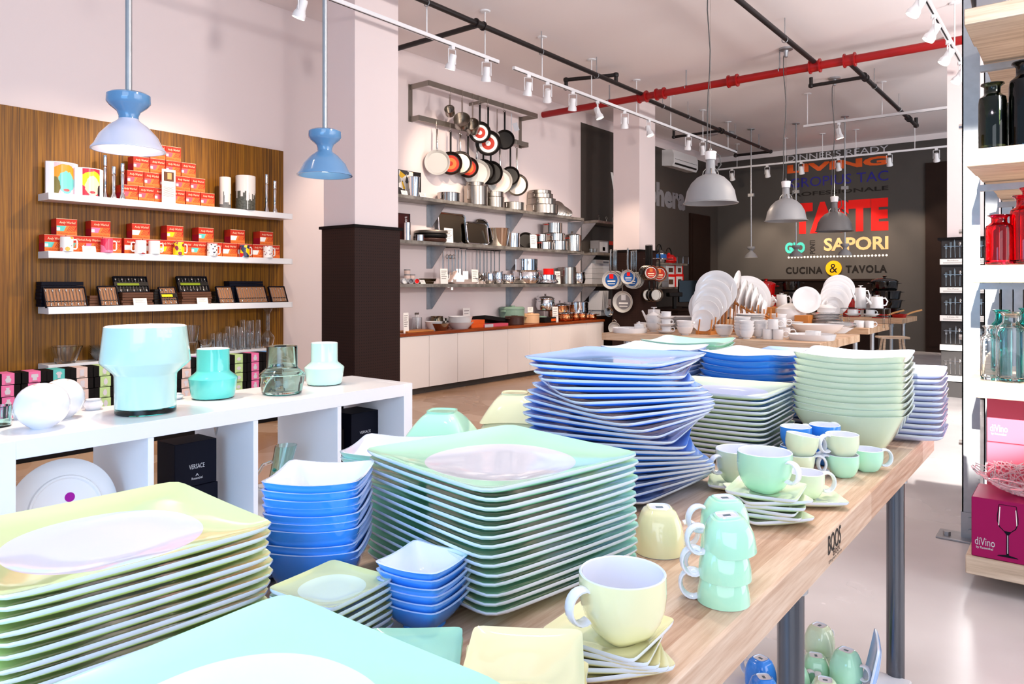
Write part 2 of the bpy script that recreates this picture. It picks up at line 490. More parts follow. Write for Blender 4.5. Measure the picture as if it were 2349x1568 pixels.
# brown opening in the back wall, right of the lettering; dark closed door in the far end of the left wall
xd = onY(2124, 500, WB).x
struct('door_1', G().bb(xd, xd + 0.75, WB - 0.05, WB, 0, 3.36).bb(xd + 0.04, xd + 0.36, WB - 0.06, WB - 0.05, 0.1, 2.1).bb(xd + 0.40, xd + 0.72, WB - 0.06, WB - 0.05, 0.1, 2.1), 'brown_door')
yd = yX(1580, WL)
struct('door_2', G().bb(WL, WL + 0.04, yd, yd + 0.95, 0, 2.6).bb(WL + 0.04, WL + 0.05, yd + 0.08, yd + 0.87, 0.1, 2.5), 'brown_door')
# zebrano panelling on the near part of the left wall
thing('wall_panel', G().bb(WL, WL + 0.03, 0.9, 4.126, 0.0, 2.485).mesh('wall_panel', 'zebrano'),
      'tall striped brown wood panel covering the near part of the left wall', 'wall panel')

def pillar(name, x0, x1, y0, y1, zb):
    g = G().bb(x0, x1, y0, y1, zb, CEIL)
    o = struct(name, g, 'wall_white')
    b = G().bb(x0 - 0.012, x1 + 0.012, y0 - 0.012, y1 + 0.012, 0, zb - 0.02).bb(x0 - 0.03, x1 + 0.03, y0 - 0.03, y1 + 0.03, zb - 0.02, zb + 0.005, 1)
    put('pegboard_cladding', b.mesh('pegboard_cladding', ['pegboard', 'black_box']), o)
    return o
pillar('wall_pillar_near', -5.24, -4.82, 3.97, 4.46, 1.70)
pillar('wall_pillar_middle', -5.49, -5.06, 9.38, 9.87, 1.70)
# right-hand pillar carries the cutlery display
o = struct('wall_pillar_right', G().bb(-1.16, -0.70, 9.0, 9.49, 1.70, CEIL), 'wall_white')
put('pegboard_cladding', G().bb(-1.21, -0.66, 8.96, 9.52, 0.0, 1.67).bb(-1.24, -0.63, 8.93, 9.55, 1.67, 1.70, 1).mesh('pegboard_cladding', ['peg_grey', 'black_box']), o)

# ---------------------------------------------------------------- pipes under the ceiling
def pipe(pts, r, m, label, cat='pipe', collars=()):
    g = G()
    for a, b in zip(pts[:-1], pts[1:]): g.cyl(a, b, r, 14)
    for p in pts[1:-1]: g.lathe([(0, -r*1.5), (r*1.3, -r*0.9), (r*1.5, 0), (r*1.3, r*0.9), (0, r*1.5)], 12, Matrix.Translation(p))
    for p, ax in collars:
        q = Vector(p); d = Vector(ax)
        g.cyl(q - d * 0.045, q + d * 0.045, r * 1.35, 14)
        g.cyl(q - d * 0.06, q - d * 0.045, r * 1.7, 14); g.cyl(q + d * 0.045, q + d * 0.06, r * 1.7, 14)
    return thing(label_name(cat), g.mesh('pipe', m), label, cat)
def label_name(c): return c.replace(' ', '_')
pipe([(WL, 8.44, 3.63), (3.3, 8.44, 3.63)], 0.045, 'pipe_red', 'red sprinkler main pipe crossing the shop below the white ceiling', 'red pipe',
     [((-4.5, 8.44, 3.63), (1,0,0)), ((-4.25, 8.44, 3.63), (1,0,0)), ((-3.3, 8.44, 3.63), (1,0,0)), ((-2.36, 8.44, 3.63), (1,0,0)), ((-2.0, 8.44, 3.63), (1,0,0))])
pipe([(-4.5, 2.2, 3.66), (-4.5, 8.40, 3.66)], 0.026, 'pipe_black', 'black ceiling pipe on the left, running from the camera to the red main', 'pipe', [((-4.5, 5.2, 3.66), (0,1,0))])
pipe([(-4.5, 8.48, 3.62), (-4.5, 13.3, 3.62), (-5.15, 13.3, 3.62), (-5.15, 13.3, 3.72)], 0.026, 'pipe_black', 'black ceiling pipe beyond the red main, in front of the air conditioner', 'pipe', [((-4.5, 11.0, 3.62), (0,1,0))])
pipe([(-4.5, 11.0, 3.62), (-5.3, 11.0, 3.62), (-5.3, 11.0, 3.75)], 0.022, 'pipe_black', 'short black branch pipe near the middle pillar top', 'pipe')
pipe([(-4.53, 5.2, 3.66), (WL, 5.2, 3.66)], 0.026, 'pipe_black', 'black branch pipe running to the white wall beside the near pillar', 'pipe')
pipe([(-4.5, 7.75, 3.66), (-4.5, 7.75, 3.76), (-5.1, 7.55, 3.76), (-5.1, 7.55, 3.66), (-5.1, 8.40, 3.66)], 0.024, 'pipe_black', 'black looped branch pipe just before the red main', 'pipe')
pipe([(-2.36, 3.6, 3.67), (-2.36, 8.40, 3.67)], 0.026, 'pipe_black', 'black ceiling pipe in the middle, running from the camera to the red main', 'pipe')
pipe([(-2.02, 8.48, 3.62), (-2.02, 9.2, 3.62), (-2.02, 12.5, 3.62), (-2.02, 12.5, 3.74)], 0.026, 'pipe_black', 'black ceiling pipe beyond the red main, on the right', 'pipe', [((-2.02, 9.2, 3.62), (0,1,0)), ((-2.02, 11.9, 3.62), (0,1,0))])
pipe([(-2.02, 9.2, 3.62), (-2.62, 9.2, 3.62), (-2.62, 9.2, 3.72)], 0.022, 'pipe_black', 'short black branch pipe with elbow just beyond the red main', 'pipe')
# pipe hangers: rod plus ring
hg = G().cyl((0,0,0.03), (0,0,0.22), 0.005, 8).tube([(0.03*cos(a), 0, 0.03*sin(a)) for a in [2*PI*k/16 for k in range(16)]], 0.004, 6, closed=True, up=(0,1,0)).mesh('pipe_hanger', 'galvanised')
spots_h = [(-4.5, 4.5), (-4.5, 6.2), (-4.5, 7.3), (-4.5, 9.0), (-4.5, 9.8), (-4.5, 11.6), (-4.5, 12.7), (-2.36, 5.8), (-2.36, 7.4), (-2.02, 9.7), (-2.02, 11.2)]
for i, (x, y) in enumerate(spots_h):
    thing('pipe_hanger', hg, 'small wire hanger holding a black pipe, %s along the pipe %s' % (ORD[i if x == -4.5 else i - 7 if x == -2.36 else i - 9], 'on the left' if x == -4.5 else 'in the middle' if x == -2.36 else 'on the right'),
          'pipe hanger', (x, y, 3.65 if y < 8.44 else 3.62), 0, 'hangers of the black pipes')
for i, x in enumerate((-5.0, -3.9, -2.75)):
    thing('pipe_hanger', hg, 'small wire hanger holding the red main, %s' % nth_left(i, 3), 'pipe hanger', (x, 8.44, 3.65), PI / 2, 'hangers of the red pipe', (1.6, 1.6, 1.0))

# ---------------------------------------------------------------- track lighting
def track(name_label, a, b, rods):
    a, b = Vector(a), Vector(b); d = (b - a).normalized(); n = Vector((-d.y, d.x, 0))
    g = G(); w2, h2 = 0.018, 0.016
    vs = [p + n * sx * w2 + Vector((0,0,1)) * sz * h2 for p in (a, b) for sx, sz in ((-1,-1),(1,-1),(1,1),(-1,1))]
    g.add(vs, [(0,3,2,1),(4,5,6,7),(0,1,5,4),(1,2,6,5),(2,3,7,6),(3,0,4,7)])
    s2 = G(); vs = [p + n * sx * 0.006 + Vector((0,0,1)) * (-0.0168 if sz < 0 else -0.0155) for p in (a, b) for sx, sz in ((-1,-1),(1,-1),(1,1),(-1,1))]
    s2.add(vs, [(0,3,2,1),(4,5,6,7),(0,1,5,4),(1,2,6,5),(2,3,7,6),(3,0,4,7)])
    parts = [('rail', g.mesh('rail', 'white_paint')), ('contact_slot', s2.mesh('contact_slot', 'black'), 'dark slot under the rail')]
    for t in rods:
        p = a + d * t
        gr = G().cyl(p + Vector((0,0,0.016)), (p.x, p.y, CEIL), 0.006, 8).lathe([(0, -0.012), (0.045, -0.010), (0.055, 0.0), (0, 0.0)], 20, Matrix.Translation((p.x, p.y, CEIL)))
        parts.append(('suspension_rod', gr.mesh('suspension_rod', 'white_paint')))
    return thing('light_track', parts, name_label, 'light track')
TZ = 3.42
track('white light track in front of the pan rack, near segment', (-4.6, 2.4, TZ), (-4.6, 5.60, TZ), (0.9, 2.2, 3.0))
track('white light track running past the middle pillar, far segment', (-4.6, 5.85, TZ), (-4.6, 11.9, TZ), (0.5, 1.5, 2.6, 3.6, 4.7, 5.7))
track('long white light track in front of the wall lettering', (-5.6, 13.5, TZ), (0.3, 13.5, TZ), (0.4, 1.3, 1.95, 2.5, 3.4, 4.5))
track('short white light track before the long one, at the right', (-3.10, 10.54, TZ), (0.3, 10.54, TZ), (0.05, 1.0, 2.15))
track('white light track above the right-hand aisle beside the shelving', (-0.97, 4.6, TZ), (-0.97, 8.9, TZ), (1.6, 3.4))

def spot_head():
    """fixture hanging below its track; the lamp looks down local -Z and the whole head is tilted when placed"""
    yoke = G().bb(-0.02, 0.02, -0.02, 0.02, -0.03, 0.0).tube([(0, -0.045, -0.16), (0, -0.045, -0.03), (0, 0.045, -0.03), (0, 0.045, -0.16)], 0.005, 6)
    can = G().lathe([(0, -0.075), (0.030, -0.075), (0.034, -0.09), (0.034, -0.155), (0.047, -0.18), (0.050, -0.215), (0.046, -0.215), (0.042, -0.185), (0, -0.18)], 20)
    lens = G().lathe([(0, -0.196), (0.041, -0.196), (0.041, -0.190), (0, -0.190)], 20)
    return yoke.mesh('yoke', 'white_paint'), can.mesh('lamp_can', 'white_paint'), lens.mesh('lens', 'bulb')
YK, CN, LN = spot_head()
def spot(x, y, rz, tilt, label, group, target=None, power=0, angle=55):
    e = thing('track_spotlight', [('yoke', YK), ('lamp_can', CN, [('lens', LN)])], label, 'spotlight', (x, y, TZ - 0.016), rz, group)
    can = e.children[1] if e.children else None
    for c in e.children:
        if c.name.startswith('lamp_can'):
            c.location = Vector((0, 0, -0.13)) - Matrix.Rotation(tilt, 3, 'Y') @ Vector((0, 0, -0.13))
            c.rotation_euler = (0, tilt, 0)
    if power and target is not None:
        q = Vector((x, y, TZ - 0.26))
        q = q + (Vector(target) - q).normalized() * 0.06
        lamp('SPOT', q, target, power, WARM, 0.03, angle, 0.6)
    return e
YS_A = [yX(p, -4.6) for p in (692, 1037, 1116, 1212, 1256, 1314, 1371, 1433, 1488, 1579, 1612)]
TGT_A = [(-6.0, 2.7, 1.5), (-6.05, 5.0, 1.6), (-6.05, 6.6, 2.4), (-6.05, 6.9, 1.5), (-5.6, 7.6, 2.0), (-6.05, 8.3, 1.4), (-3.5, 8.0, 0.9), (-5.3, 9.2, 1.3), (-2.7, 8.6, 0.9), (-6.05, 11.5, 2.2), (-4.6, 14.7, 1.8)]
for i, y in enumerate(YS_A):
    t = TGT_A[i]
    spot(-4.6, y, math.atan2(t[1] - y, t[0] + 4.6), -0.35 if i != 4 else -0.7,
         'white track spotlight in the row beside the pan rack, %s' % nth_left(i, len(YS_A)), 'spotlights in front of the white wall', t, 95, 62)
XS_B = [onY(p, 380, 13.5).x for p in (1679, 1760, 1838, 1923, 2040, 2148)]
for i, x in enumerate(XS_B):
    spot(x, 13.5, PI / 2, -0.45, 'white track spotlight aimed at the wall lettering, %s' % nth_left(i, len(XS_B)), 'spotlights before the lettering', (x, 14.7, 1.5 + 0.2 * (i % 2)), 120 if i < 5 else 40, 62)
xc = onY(1924, 300, 10.54).x
spot(xc, 10.54, 0.4, -0.2, 'single white track spotlight on the short track, below the ceiling', None, (xc, 9.6, 0.8), 80, 70)
for i, px in enumerate((2128, 2146, 2164, 2182, 2200, 2211)):
    y = (5.0, 5.5, 6.1, 6.8, 7.6, 8.4)[i]
    spot(-0.97, y, PI + 0.3, -0.55, 'white spotlight above the right-hand aisle, %s in the slanting row' % ORD[i], 'spotlights over the aisle', (-1.6 - 0.2 * i, y - 1.2, 0.8), 45, 60)

# extra sensors on the ceiling
thing('ceiling_speaker', G().lathe([(0, -0.012), (0.10, -0.012), (0.13, -0.004), (0.13, 0), (0, 0)], 28).mesh('ceiling_speaker', 'p_silver'),
      'flat round speaker disc set in the ceiling above the large grey lamp', 'ceiling speaker', onZ(1630, 308, CEIL))
thing('smoke_detector', G().lathe([(0, -0.09), (0.05, -0.09), (0.07, -0.05), (0.075, -0.015), (0.06, 0), (0, 0)], 24).mesh('smoke_detector', 'lamp_grey'),
      'grey smoke detector on the ceiling beside the far black pipe', 'smoke detector', onZ(1674, 302, CEIL))

# air conditioner on the dark wall
ya = yX(1575, WL)
body = G().prism([(0, 0.02), (0.20, 0.0), (0.235, 0.06), (0.235, 0.22), (0.20, 0.30), (0, 0.31)], 1.05, Matrix(((1,0,0,0),(0,0,1,0),(0,1,0,0),(0,0,0,1))))
vent = G().bb(0.206, 0.239, 0.06, 0.98, 0.035, 0.065).bb(0.236, 0.239, 0.05, 1.0, 0.13, 0.136)
thing('air_conditioner', [('casing', body.mesh('casing', 'white_matte')), ('air_vent', vent.mesh('air_vent', 'p_dark'), 'dark air slot along the casing')],
      'white wall air conditioner high on the dark grey wall', 'air conditioner', (WL, ya - 1.05, 3.36))

# ---------------------------------------------------------------- lettering on the walls
def wall_text(txt, x0, x1, z0, z1, m, label, bold=0.0, spread=1.0, name='wall_lettering', ext=0.0):
    g = G().text(txt, (x0, WB - 0.006, z0), (1,0,0), (0,0,1), x1 - x0, z1 - z0, 0, bold, ext, spread)
    if ext:
        pass
    return thing(name, g.mesh(name, m), label, 'lettering')
bx = lambda px, y: onY(px, y, WB).x
bz = lambda y, px=2038: onY(px, y, WB).z
X0, X1 = bx(1806, 400), bx(2038, 400)
wall_text("DINNER'S READY", X0, X1, bz(347), bz(332), 'p_silver', "silver words DINNER'S READY painted at the top of the grey wall")
wall_text('LIVING', X0, X1, bz(377), bz(356), 'orange', 'heavy orange word LIVING below the silver words', 0.05)
wall_text('GROPIUS TAC', bx(1813, 400), X1, bz(413.5), bz(390), 'p_indigo', 'violet words GROPIUS TAC painted on the grey wall')
wall_text('PROFESSIONALE', X0, X1, bz(435.6), bz(425.5), 'p_dark', 'black wide word PROFESSIONALE on the grey wall', 0.02)
wall_text('TASTE', bx(1818, 480), X1, bz(528.5), bz(452), 'p_bright_red', 'huge bright red word TASTE on the grey wall', 0.07, 1.12)
wall_text('GIO', bx(1801, 560), bx(1847, 560), bz(575), bz(548), 'p_aqua', 'turquoise letters GIO under the red word', 0.06, 1.05)
g = G().text('PONTI', (bx(1870, 560), WB - 0.006, bz(577)), (0,0,1), (-1,0,0), bz(545) - bz(577), 0.10)
thing('wall_lettering', g.mesh('wall_lettering', 'p_dark'), 'small black word PONTI painted upright on the wall', 'lettering')
wall_text('SAPORI', bx(1890, 560), X1, bz(571.6), bz(540.5), 'p_sand', 'sand coloured word SAPORI under the red word', 0.03)
g = G(); nd = 30
for k in range(nd):
    x = X0 + (X1 - X0) * (k + 0.5) / nd
    g.prism([(0.021*cos(2*PI*j/12), 0.021*sin(2*PI*j/12)) for j in range(12)], 0.003, Matrix.Translation((x, WB, bz(585))) @ Matrix.Rotation(PI/2, 4, 'X'))
thing('dotted_line', g.mesh('dotted_line', 'p_white'), 'row of small white dots painted across the grey wall', 'painted dots')
wall_text('CUCINA', bx(1803, 615), bx(1887, 615), bz(626), bz(609), 'p_dark', 'black raised letters CUCINA left of the yellow disc', 0.035, 1.15)
wall_text('TAVOLA', bx(1940, 615), bx(2035, 615), bz(625), bz(607), 'p_dark', 'black raised letters TAVOLA right of the yellow disc', 0.035, 1.15)
xc, zc = bx(1913, 615), onY(1913, 615, WB).z
disc = G().prism([(0.145*cos(2*PI*j/40), 0.145*sin(2*PI*j/40)) for j in range(40)], 0.03, Matrix.Translation((xc, WB, zc)) @ Matrix.Rotation(PI/2, 4, 'X'))
thing('round_sign', [('disc', disc.mesh('disc', 'p_gold')), ('ampersand', G().text('&', (xc - 0.07, WB - 0.033, zc - 0.085), (1,0,0), (0,0,1), 0.14, 0.17).mesh('ampersand', 'p_dark'), 'black ampersand on the disc')],
      'round yellow sign with a black ampersand on the grey wall', 'sign')
# raised grey letters on the dark side wall, partly behind the pillar
y0, y1 = yX(1500, WL), yX(1571, WL)
g = G().text('phera', (WL + 0.006, y0 - 0.25, 2.50), (0,1,0), (0,0,1), y1 - y0 + 0.25, 0.56, 0, 0.05)
thing('wall_lettering', g.mesh('wall_lettering', 'p_grey'), 'grey raised letters reading phera beside the middle pillar', 'lettering')
y0 = yX(1400, WL)
g = G().text('W', (WL + 0.006, y0, 2.62), (0,1,0), (0,0,1), 0.5, 0.42, 0, 0.03)
thing('wall_lettering', g.mesh('wall_lettering', 'p_paper'), 'pale capital letter W half hidden behind the middle pillar', 'lettering')

# ---------------------------------------------------------------- pendant lamps
def pendant_small(x, y, zr, m, label, group, shade_m=None, power=0, seg=True, cm=1.0):
    """hourglass porcelain pendant on a conduit; zr is the height of the rim"""
    sh = [(0.0305, 0.105), (0.035, 0.098), (0.060, 0.080), (0.088, 0.048), (0.103, 0.016), (0.113, 0.004), (0.1135, 0.0), (0.108, 0.0), (0.098, 0.014), (0.083, 0.046), (0.056, 0.075), (0.0, 0.09)]
    cap = [(0.0, 0.188), (0.058, 0.190), (0.0665, 0.184), (0.067, 0.160), (0.058, 0.148), (0.036, 0.130), (0.030, 0.115), (0.0305, 0.105)]
    bulb = [(0, 0.018), (0.030, 0.020), (0.036, 0.034), (0.030, 0.06), (0, 0.075)]
    rod = G().cyl((0, 0, 0.188), (0, 0, CEIL - zr), 0.0105, 12)
    parts = [('shade', G().lathe(sh, 40).mesh('shade', shade_m or m)), ('cap', G().lathe(cap, 40).mesh('cap', m)),
             ('bulb', G().lathe(bulb, 20).mesh('bulb', 'bulb'), 'glowing bulb'), ('rod', rod.mesh('rod', 'galvanised'), 'galvanised conduit rod')]
    pl = G().lathe([(0, -0.012), (0.06, -0.010), (0.06, 0), (0, 0)], 20, Matrix.Translation((0, 0, CEIL - zr)))
    parts.append(('ceiling_plate', pl.mesh('ceiling_plate', 'galvanised')))
    if not shade_m and not seg:
        parts.append(('junction_box', G().bb(-0.05, 0.05, -0.02, 0.02, 1.05, 1.10).mesh('junction_box', 'lamp_grey')))
    thing('pendant_lamp', parts, label, 'pendant lamp', (x, y, zr), 0, group)
    if power: lamp('SPOT', (x, y, zr + 0.005), (x, y, 0), power, WARM, 0.03, 120, 0.5, 'pendant_light')
pendant_small(-2.5, 1.105, 1.645, 'lamp_blue', 'blue porcelain pendant lamp with a white shade, above the round vases', None, 'lamp_shade_white' if 'lamp_shade_white' in MATS else 'porcelain', 26)
pendant_small(-2.5, 1.90, 1.655, 'lamp_blue', 'all-blue porcelain pendant lamp in front of the near pillar', None, None, 9)
for i, (px, py) in enumerate(((1723, 592), (1826, 585), (1938, 582))):
    p = onZ(px, (296, 283, 267)[i], CEIL)
    pendant_small(p.x, p.y, 1.66, 'lamp_grey', 'small pale grey hourglass pendant lamp on a long rod, %s of three' % ('left one', 'middle one', 'right one')[i], 'small grey pendants at the back', None, 4, False)
def pendant_big(x, y, zr, label, m):
    s = 1.0
    sh = [(0.048, 0.255), (0.075, 0.245), (0.115, 0.225), (0.165, 0.175), (0.20, 0.11), (0.213, 0.045), (0.222, 0.012), (0.234, 0.006), (0.234, 0.0), (0.222, 0.002), (0.207, 0.04), (0.194, 0.105), (0.16, 0.165), (0.11, 0.215), (0.0, 0.24)]
    neck = [(0.048, 0.255), (0.046, 0.275), (0.040, 0.285), (0.038, 0.37), (0.046, 0.38)]
    soc = [(0.040, 0.375), (0.045, 0.38), (0.050, 0.43), (0.052, 0.445), (0.044, 0.452), (0.0, 0.455)]
    cag = G()
    for k in range(4):
        a = k * PI / 2 + 0.5
        cag.tube([(0.040*cos(a), 0.040*sin(a), 0.30), (0.062*cos(a), 0.062*sin(a), 0.275), (0.066*cos(a), 0.066*sin(a), 0.25)], 0.004, 6)
    loop = G().tube([(0, 0.018*cos(a), 0.468 + 0.018*sin(a)) for a in [2*PI*k/16 for k in range(16)]], 0.004, 6, closed=True, up=(1,0,0))
    cord = [(0.045, 0.0, 0.27), (0.085, 0.02, 0.33), (0.075, 0.02, 0.41), (0.03, 0.0, 0.44), (-0.03, -0.03, 0.42), (-0.02, -0.02, 0.6)]
    z = 0.6; k = 0
    top = CEIL - zr
    while z < top - 0.15:
        z += 0.18; k += 1
        cord.append((-0.01 + 0.02 * sin(k * 1.1 + x), -0.01 + 0.02 * cos(k * 0.8), z))
    cord.append((0, 0, top - 0.02))
    wire = G().cyl((0, 0, 0.48), (0, 0, top), 0.0016, 6)
    plate = G().lathe([(0, -0.10), (0.02, -0.10), (0.025, -0.05), (0.03, -0.03), (0.075, -0.02), (0.075, 0.0), (0, 0)], 20, Matrix.Translation((0, 0, top)))
    bulb = G().lathe([(0, 0.02), (0.05, 0.03), (0.06, 0.07), (0.035, 0.14), (0, 0.15)], 20)
    thing('pendant_lamp', [('shade', G().lathe(sh, 48).mesh('shade', m)), ('neck', G().lathe(neck, 24).mesh('neck', m), [('bracket', cag.mesh('bracket', 'steel_brushed'))]),
                           ('socket', G().lathe(soc, 24).mesh('socket', 'porcelain'), 'white porcelain socket'), ('hanging_loop', loop.mesh('hanging_loop', 'steel')),
                           ('cord', G().tube(cord, 0.0055, 6).mesh('cord', 'cord'), 'dark wavy electric cord'), ('suspension_wire', wire.mesh('suspension_wire', 'steel')),
                           ('ceiling_mount', plate.mesh('ceiling_mount', 'galvanised')), ('bulb', bulb.mesh('bulb', 'porcelain'))],
          label, 'pendant lamp', (x, y, zr), 0, 'large grey dome pendants')
for px, y, zr, lb, m in ((1630, 6.0, 1.90, 'large grey dome pendant lamp over the white crockery table, nearest', 'lamp_grey'),
                         (1803, 8.36, 1.915, 'large grey dome pendant lamp, middle one of the row', 'lamp_grey'),
                         (1914, 9.95, 1.885, 'dark grey dome pendant lamp, farthest and smallest of the row', 'lamp_grey_dark')):
    p = onY(px, 470, y)
    pendant_big(p.x, y, zr, lb, m)
# ================================================================ the front table and its coloured tableware
TT = 0.76                                        # height of the table top
def worktable(x0, x1, y0, y1, label, along=1, legs=None, shelf=False, brand=False):
    m = 'butcher' if along else 'butcher_across'
    top = G().cham(x0, x1, y0, y1, TT - 0.065, TT, 0.004)
    parts = [('table_top', top.mesh('table_top', m))]
    if brand:
        lx = onX(1915, 1260, x1)
        b = G().text('BOOS', (x1 + 0.0008, lx.y - 0.045, TT - 0.040), (0,1,0), (0,0,1), 0.085, 0.034, 0, 0.01)
        b.text('Block', (x1 + 0.0008, lx.y - 0.012, TT - 0.050), (0,1,0), (0,0,1), 0.045, 0.013)
        b.text('Effingham, Illinois', (x1 + 0.0008, lx.y - 0.040, TT - 0.058), (0,1,0), (0,0,1), 0.085, 0.007)
        parts = [('table_top', top.mesh('table_top', m), [('burnt_mark', b.mesh('burnt_mark', 'p_dark'))])]
    for lx, ly in legs:
        g = G().cyl((lx, ly, 0), (lx, ly, TT - 0.065), 0.0235, 20)
        f = G().lathe([(0, 0), (0.05, 0), (0.05, 0.006), (0.030, 0.012), (0.030, 0.05), (0, 0.05)], 20, Matrix.Translation((lx, ly, 0)))
        f2 = G().lathe([(0.0236, TT-0.115), (0.030, TT-0.115), (0.030, TT-0.075), (0.05, TT-0.071), (0.05, TT-0.065), (0, TT-0.065)], 20, Matrix.Translation((lx, ly, 0)))
        parts.append(('leg', g.mesh('leg', 'pipe_steel' if brand else 'galvanised'), [('pipe_flange', f.mesh('pipe_flange', 'galvanised')), ('pipe_flange', f2.mesh('pipe_flange', 'galvanised'))]))
    if shelf:
        parts.append(('lower_shelf', G().cham(x0 + 0.04, x1 - 0.02, y0 + 0.05, y1 - 0.24, 0.07, 0.10, 0.003).mesh('lower_shelf', 'white_lacquer'), 'white lower shelf'))
    return thing('work_table', parts, label, 'table')
TX0, TX1, TY0, TY1 = -1.21, -0.357, -0.05, 2.51
worktable(TX0, TX1, TY0, TY1, 'long maple butcher block table in front, piled with coloured square tableware', 1,
          [(-0.42, 2.28), (-0.42, 1.35), (-1.14, 2.28), (-1.14, 1.35), (-1.14, 0.1), (-0.42, 0.1)], True, True)

def plate_mesh(name, side, rise, gl, well='glaze_white', wf=0.70, n=96, alltop=False):
    h = side / 2
    top = [(0, 0.0062, 2), (h*wf*0.6, 0.0060, 2), (h*wf, 0.0068, 2.0), (h*wf*1.04, 0.0080, 2.2), (h*0.84, 0.0058+rise*0.30, 3.4), (h*0.93, 0.0055+rise*0.62, 8), (h*0.985, 0.0055+rise*0.92, 13), (h*0.998, 0.0055+rise*0.97, 15)]
    bot = [(h*0.998, 0.0035+rise*0.94, 15), (h*0.985, 0.0015+rise*0.85, 13), (h*0.92, 0.0012+rise*0.50, 8), (h*0.82, 0.0016+rise*0.16, 3.4), (h*wf*1.0, 0.0022, 2.2), (h*wf*0.98, 0.0, 2), (h*wf*0.90, 0.0, 2), (h*wf*0.88, 0.0022, 2), (0, 0.0022, 2)]
    prof = []
    for i, p in enumerate(top):
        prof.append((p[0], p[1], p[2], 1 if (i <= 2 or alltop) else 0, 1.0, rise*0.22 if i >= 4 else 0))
    for i, p in enumerate(bot):
        prof.append((p[0], p[1], p[2], 2 if i == 0 else 0, 1.0, rise*0.22 if i < 4 else 0))
    prof[len(top)-1] = prof[len(top)-1][:3] + (2, 1.0, rise*0.22)
    return G().rings(prof[::-1], n).mesh(name, ['glaze_'+gl, well, 'lip'])
def bowl_mesh(name, side, h, base, gl, inner='glaze_white', n=64, th=0.0035, e=10, curve=1.25):
    a = side / 2; b = base / 2
    out = []
    K = 7
    for i in range(K + 1):
        t = i / K
        s = b + (a - b) * (t ** (0.62 * curve))
        z = 0.004 + (h - 0.004) * t
        ee = 3.5 + (e - 3.5) * t
        out.append((s, z, ee))
    prof = [(0, 0.002, 2), (b*0.9, 0.002, 3.2), (b*0.92, 0.0, 3.2), (b, 0.0, 3.5)] + out
    full = [(p[0], p[1], p[2], 0, 1.0, (0.02*a/0.1 * (p[1]/h)**2)) for p in prof]
    inn = []
    for i in range(K, -1, -1):
        t = i / K
        s = max(b + (a - b) * (t ** (0.62 * curve)) - th, 0.004)
        z = 0.004 + th + (h - 0.004 - th) * t
        inn.append((s, z, 3.5 + (e - 3.5) * t, 1 if i < K else 2, 1.0, 0.02*a/0.1 * (z/h)**2))
    full += inn + [(b*0.5, 0.004+th, 2.5, 1), (0, 0.004+th, 2, 1)]
    return G().rings(full, n).mesh(name, ['glaze_'+gl, inner, 'lip'])
def cup_mesh(rim, h, base, gl, n=64):
    a, b = rim, base
    o = [(0, 0.002, 3, 3), (b*0.8, 0.002, 4, 3), (b*0.86, 0.0, 4, 2), (b, 0.001, 3.8, 0), (b*1.06, 0.003, 3.6, 0)]
    for t, k in ((0.075, 0.20), (0.15, 0.36), (0.30, 0.60), (0.48, 0.80), (0.68, 0.925), (0.86, 0.985), (0.985, 1.0)):
        o.append((b*1.06 + (a - b*1.06) * k, h * t, 3.4 - 1.4 * min(1, t * 1.1), 0))
    th = 0.0032
    o += [(a - th*0.4, h, 2, 2), (a - th, h*0.985, 2, 2)]
    for t, k in ((0.86, 0.985), (0.68, 0.925), (0.48, 0.80), (0.30, 0.60), (0.15, 0.36), (0.10, 0.2)):
        o.append((b*1.06 + (a - b*1.06) * k - th, h * t + 0.002, 3.4 - 1.4 * min(1, t * 1.1), 1))
    o.append((0, h*0.07, 2, 1))
    body = G().rings([(p[0], p[1], p[2], p[3]) for p in o], n)
    hw = 0.0190
    zc = h * 0.60
    pts = []
    for k in range(13):
        an = R(118) - R(236) * k / 12
        x = a * 0.93 + 0.0085 + cos(an) * 0.0165
        z = zc + sin(an) * hw
        pts.append((x, 0, z))
    hd = G().tube(pts, 0.0033, 10, 0, 2.6, up=(0, 0, 1))
    stamp = G().bb(-b*0.3, b*0.3, -b*0.18, b*0.18, 0.0015, 0.0021)
    return (body.mesh('body', ['glaze_'+gl, 'glaze_white', 'lip', 'glaze_white']), hd.mesh('handle', 'glaze_white'), stamp.mesh('base_stamp', 'stamp'))
CUPS = {}
def cup(x, y, z, size, gl, rz, label, group=None, upside=False, tilt=(0, 0), stamp=True):
    rim, h, base = {'big': (0.050, 0.076, 0.0225), 'mid': (0.0415, 0.074, 0.0195), 'small': (0.036, 0.052, 0.0170)}[size]
    k = (size, gl)
    if k not in CUPS: CUPS[k] = cup_mesh(rim, h, base, gl)
    b, hd, st = CUPS[k]
    parts = [('body', b, [('base_stamp', st)]) if upside else ('body', b), ('handle', hd, 'white handle')]
    e = thing('cup', parts, label, 'cup', (x, y, z + (h if upside else 0)), 0, group)
    e.rotation_euler = (PI + tilt[0] if upside else tilt[0], tilt[1], rz)
    return e
def pile(mesh, n, x, y, z, pitch, rot, what, where, cat, name, group, jit=0.0015, rj=0.6, rots=None, flip=0.0):
    """n equal pieces stacked upwards from z; every piece is its own thing"""
    for i in range(n):
        q = rots[i] if rots else rot + R(random.uniform(-rj, rj))
        dx, dy = random.uniform(-jit, jit), random.uniform(-jit, jit)
        lb = '%s %s, %s' % (what, where, nth_top(i, n))
        o = thing(name, mesh, lb, cat, (x + dx, y + dy, z + i * pitch + flip), 0, group)
        o.rotation_euler = (PI if flip else 0, 0, q)

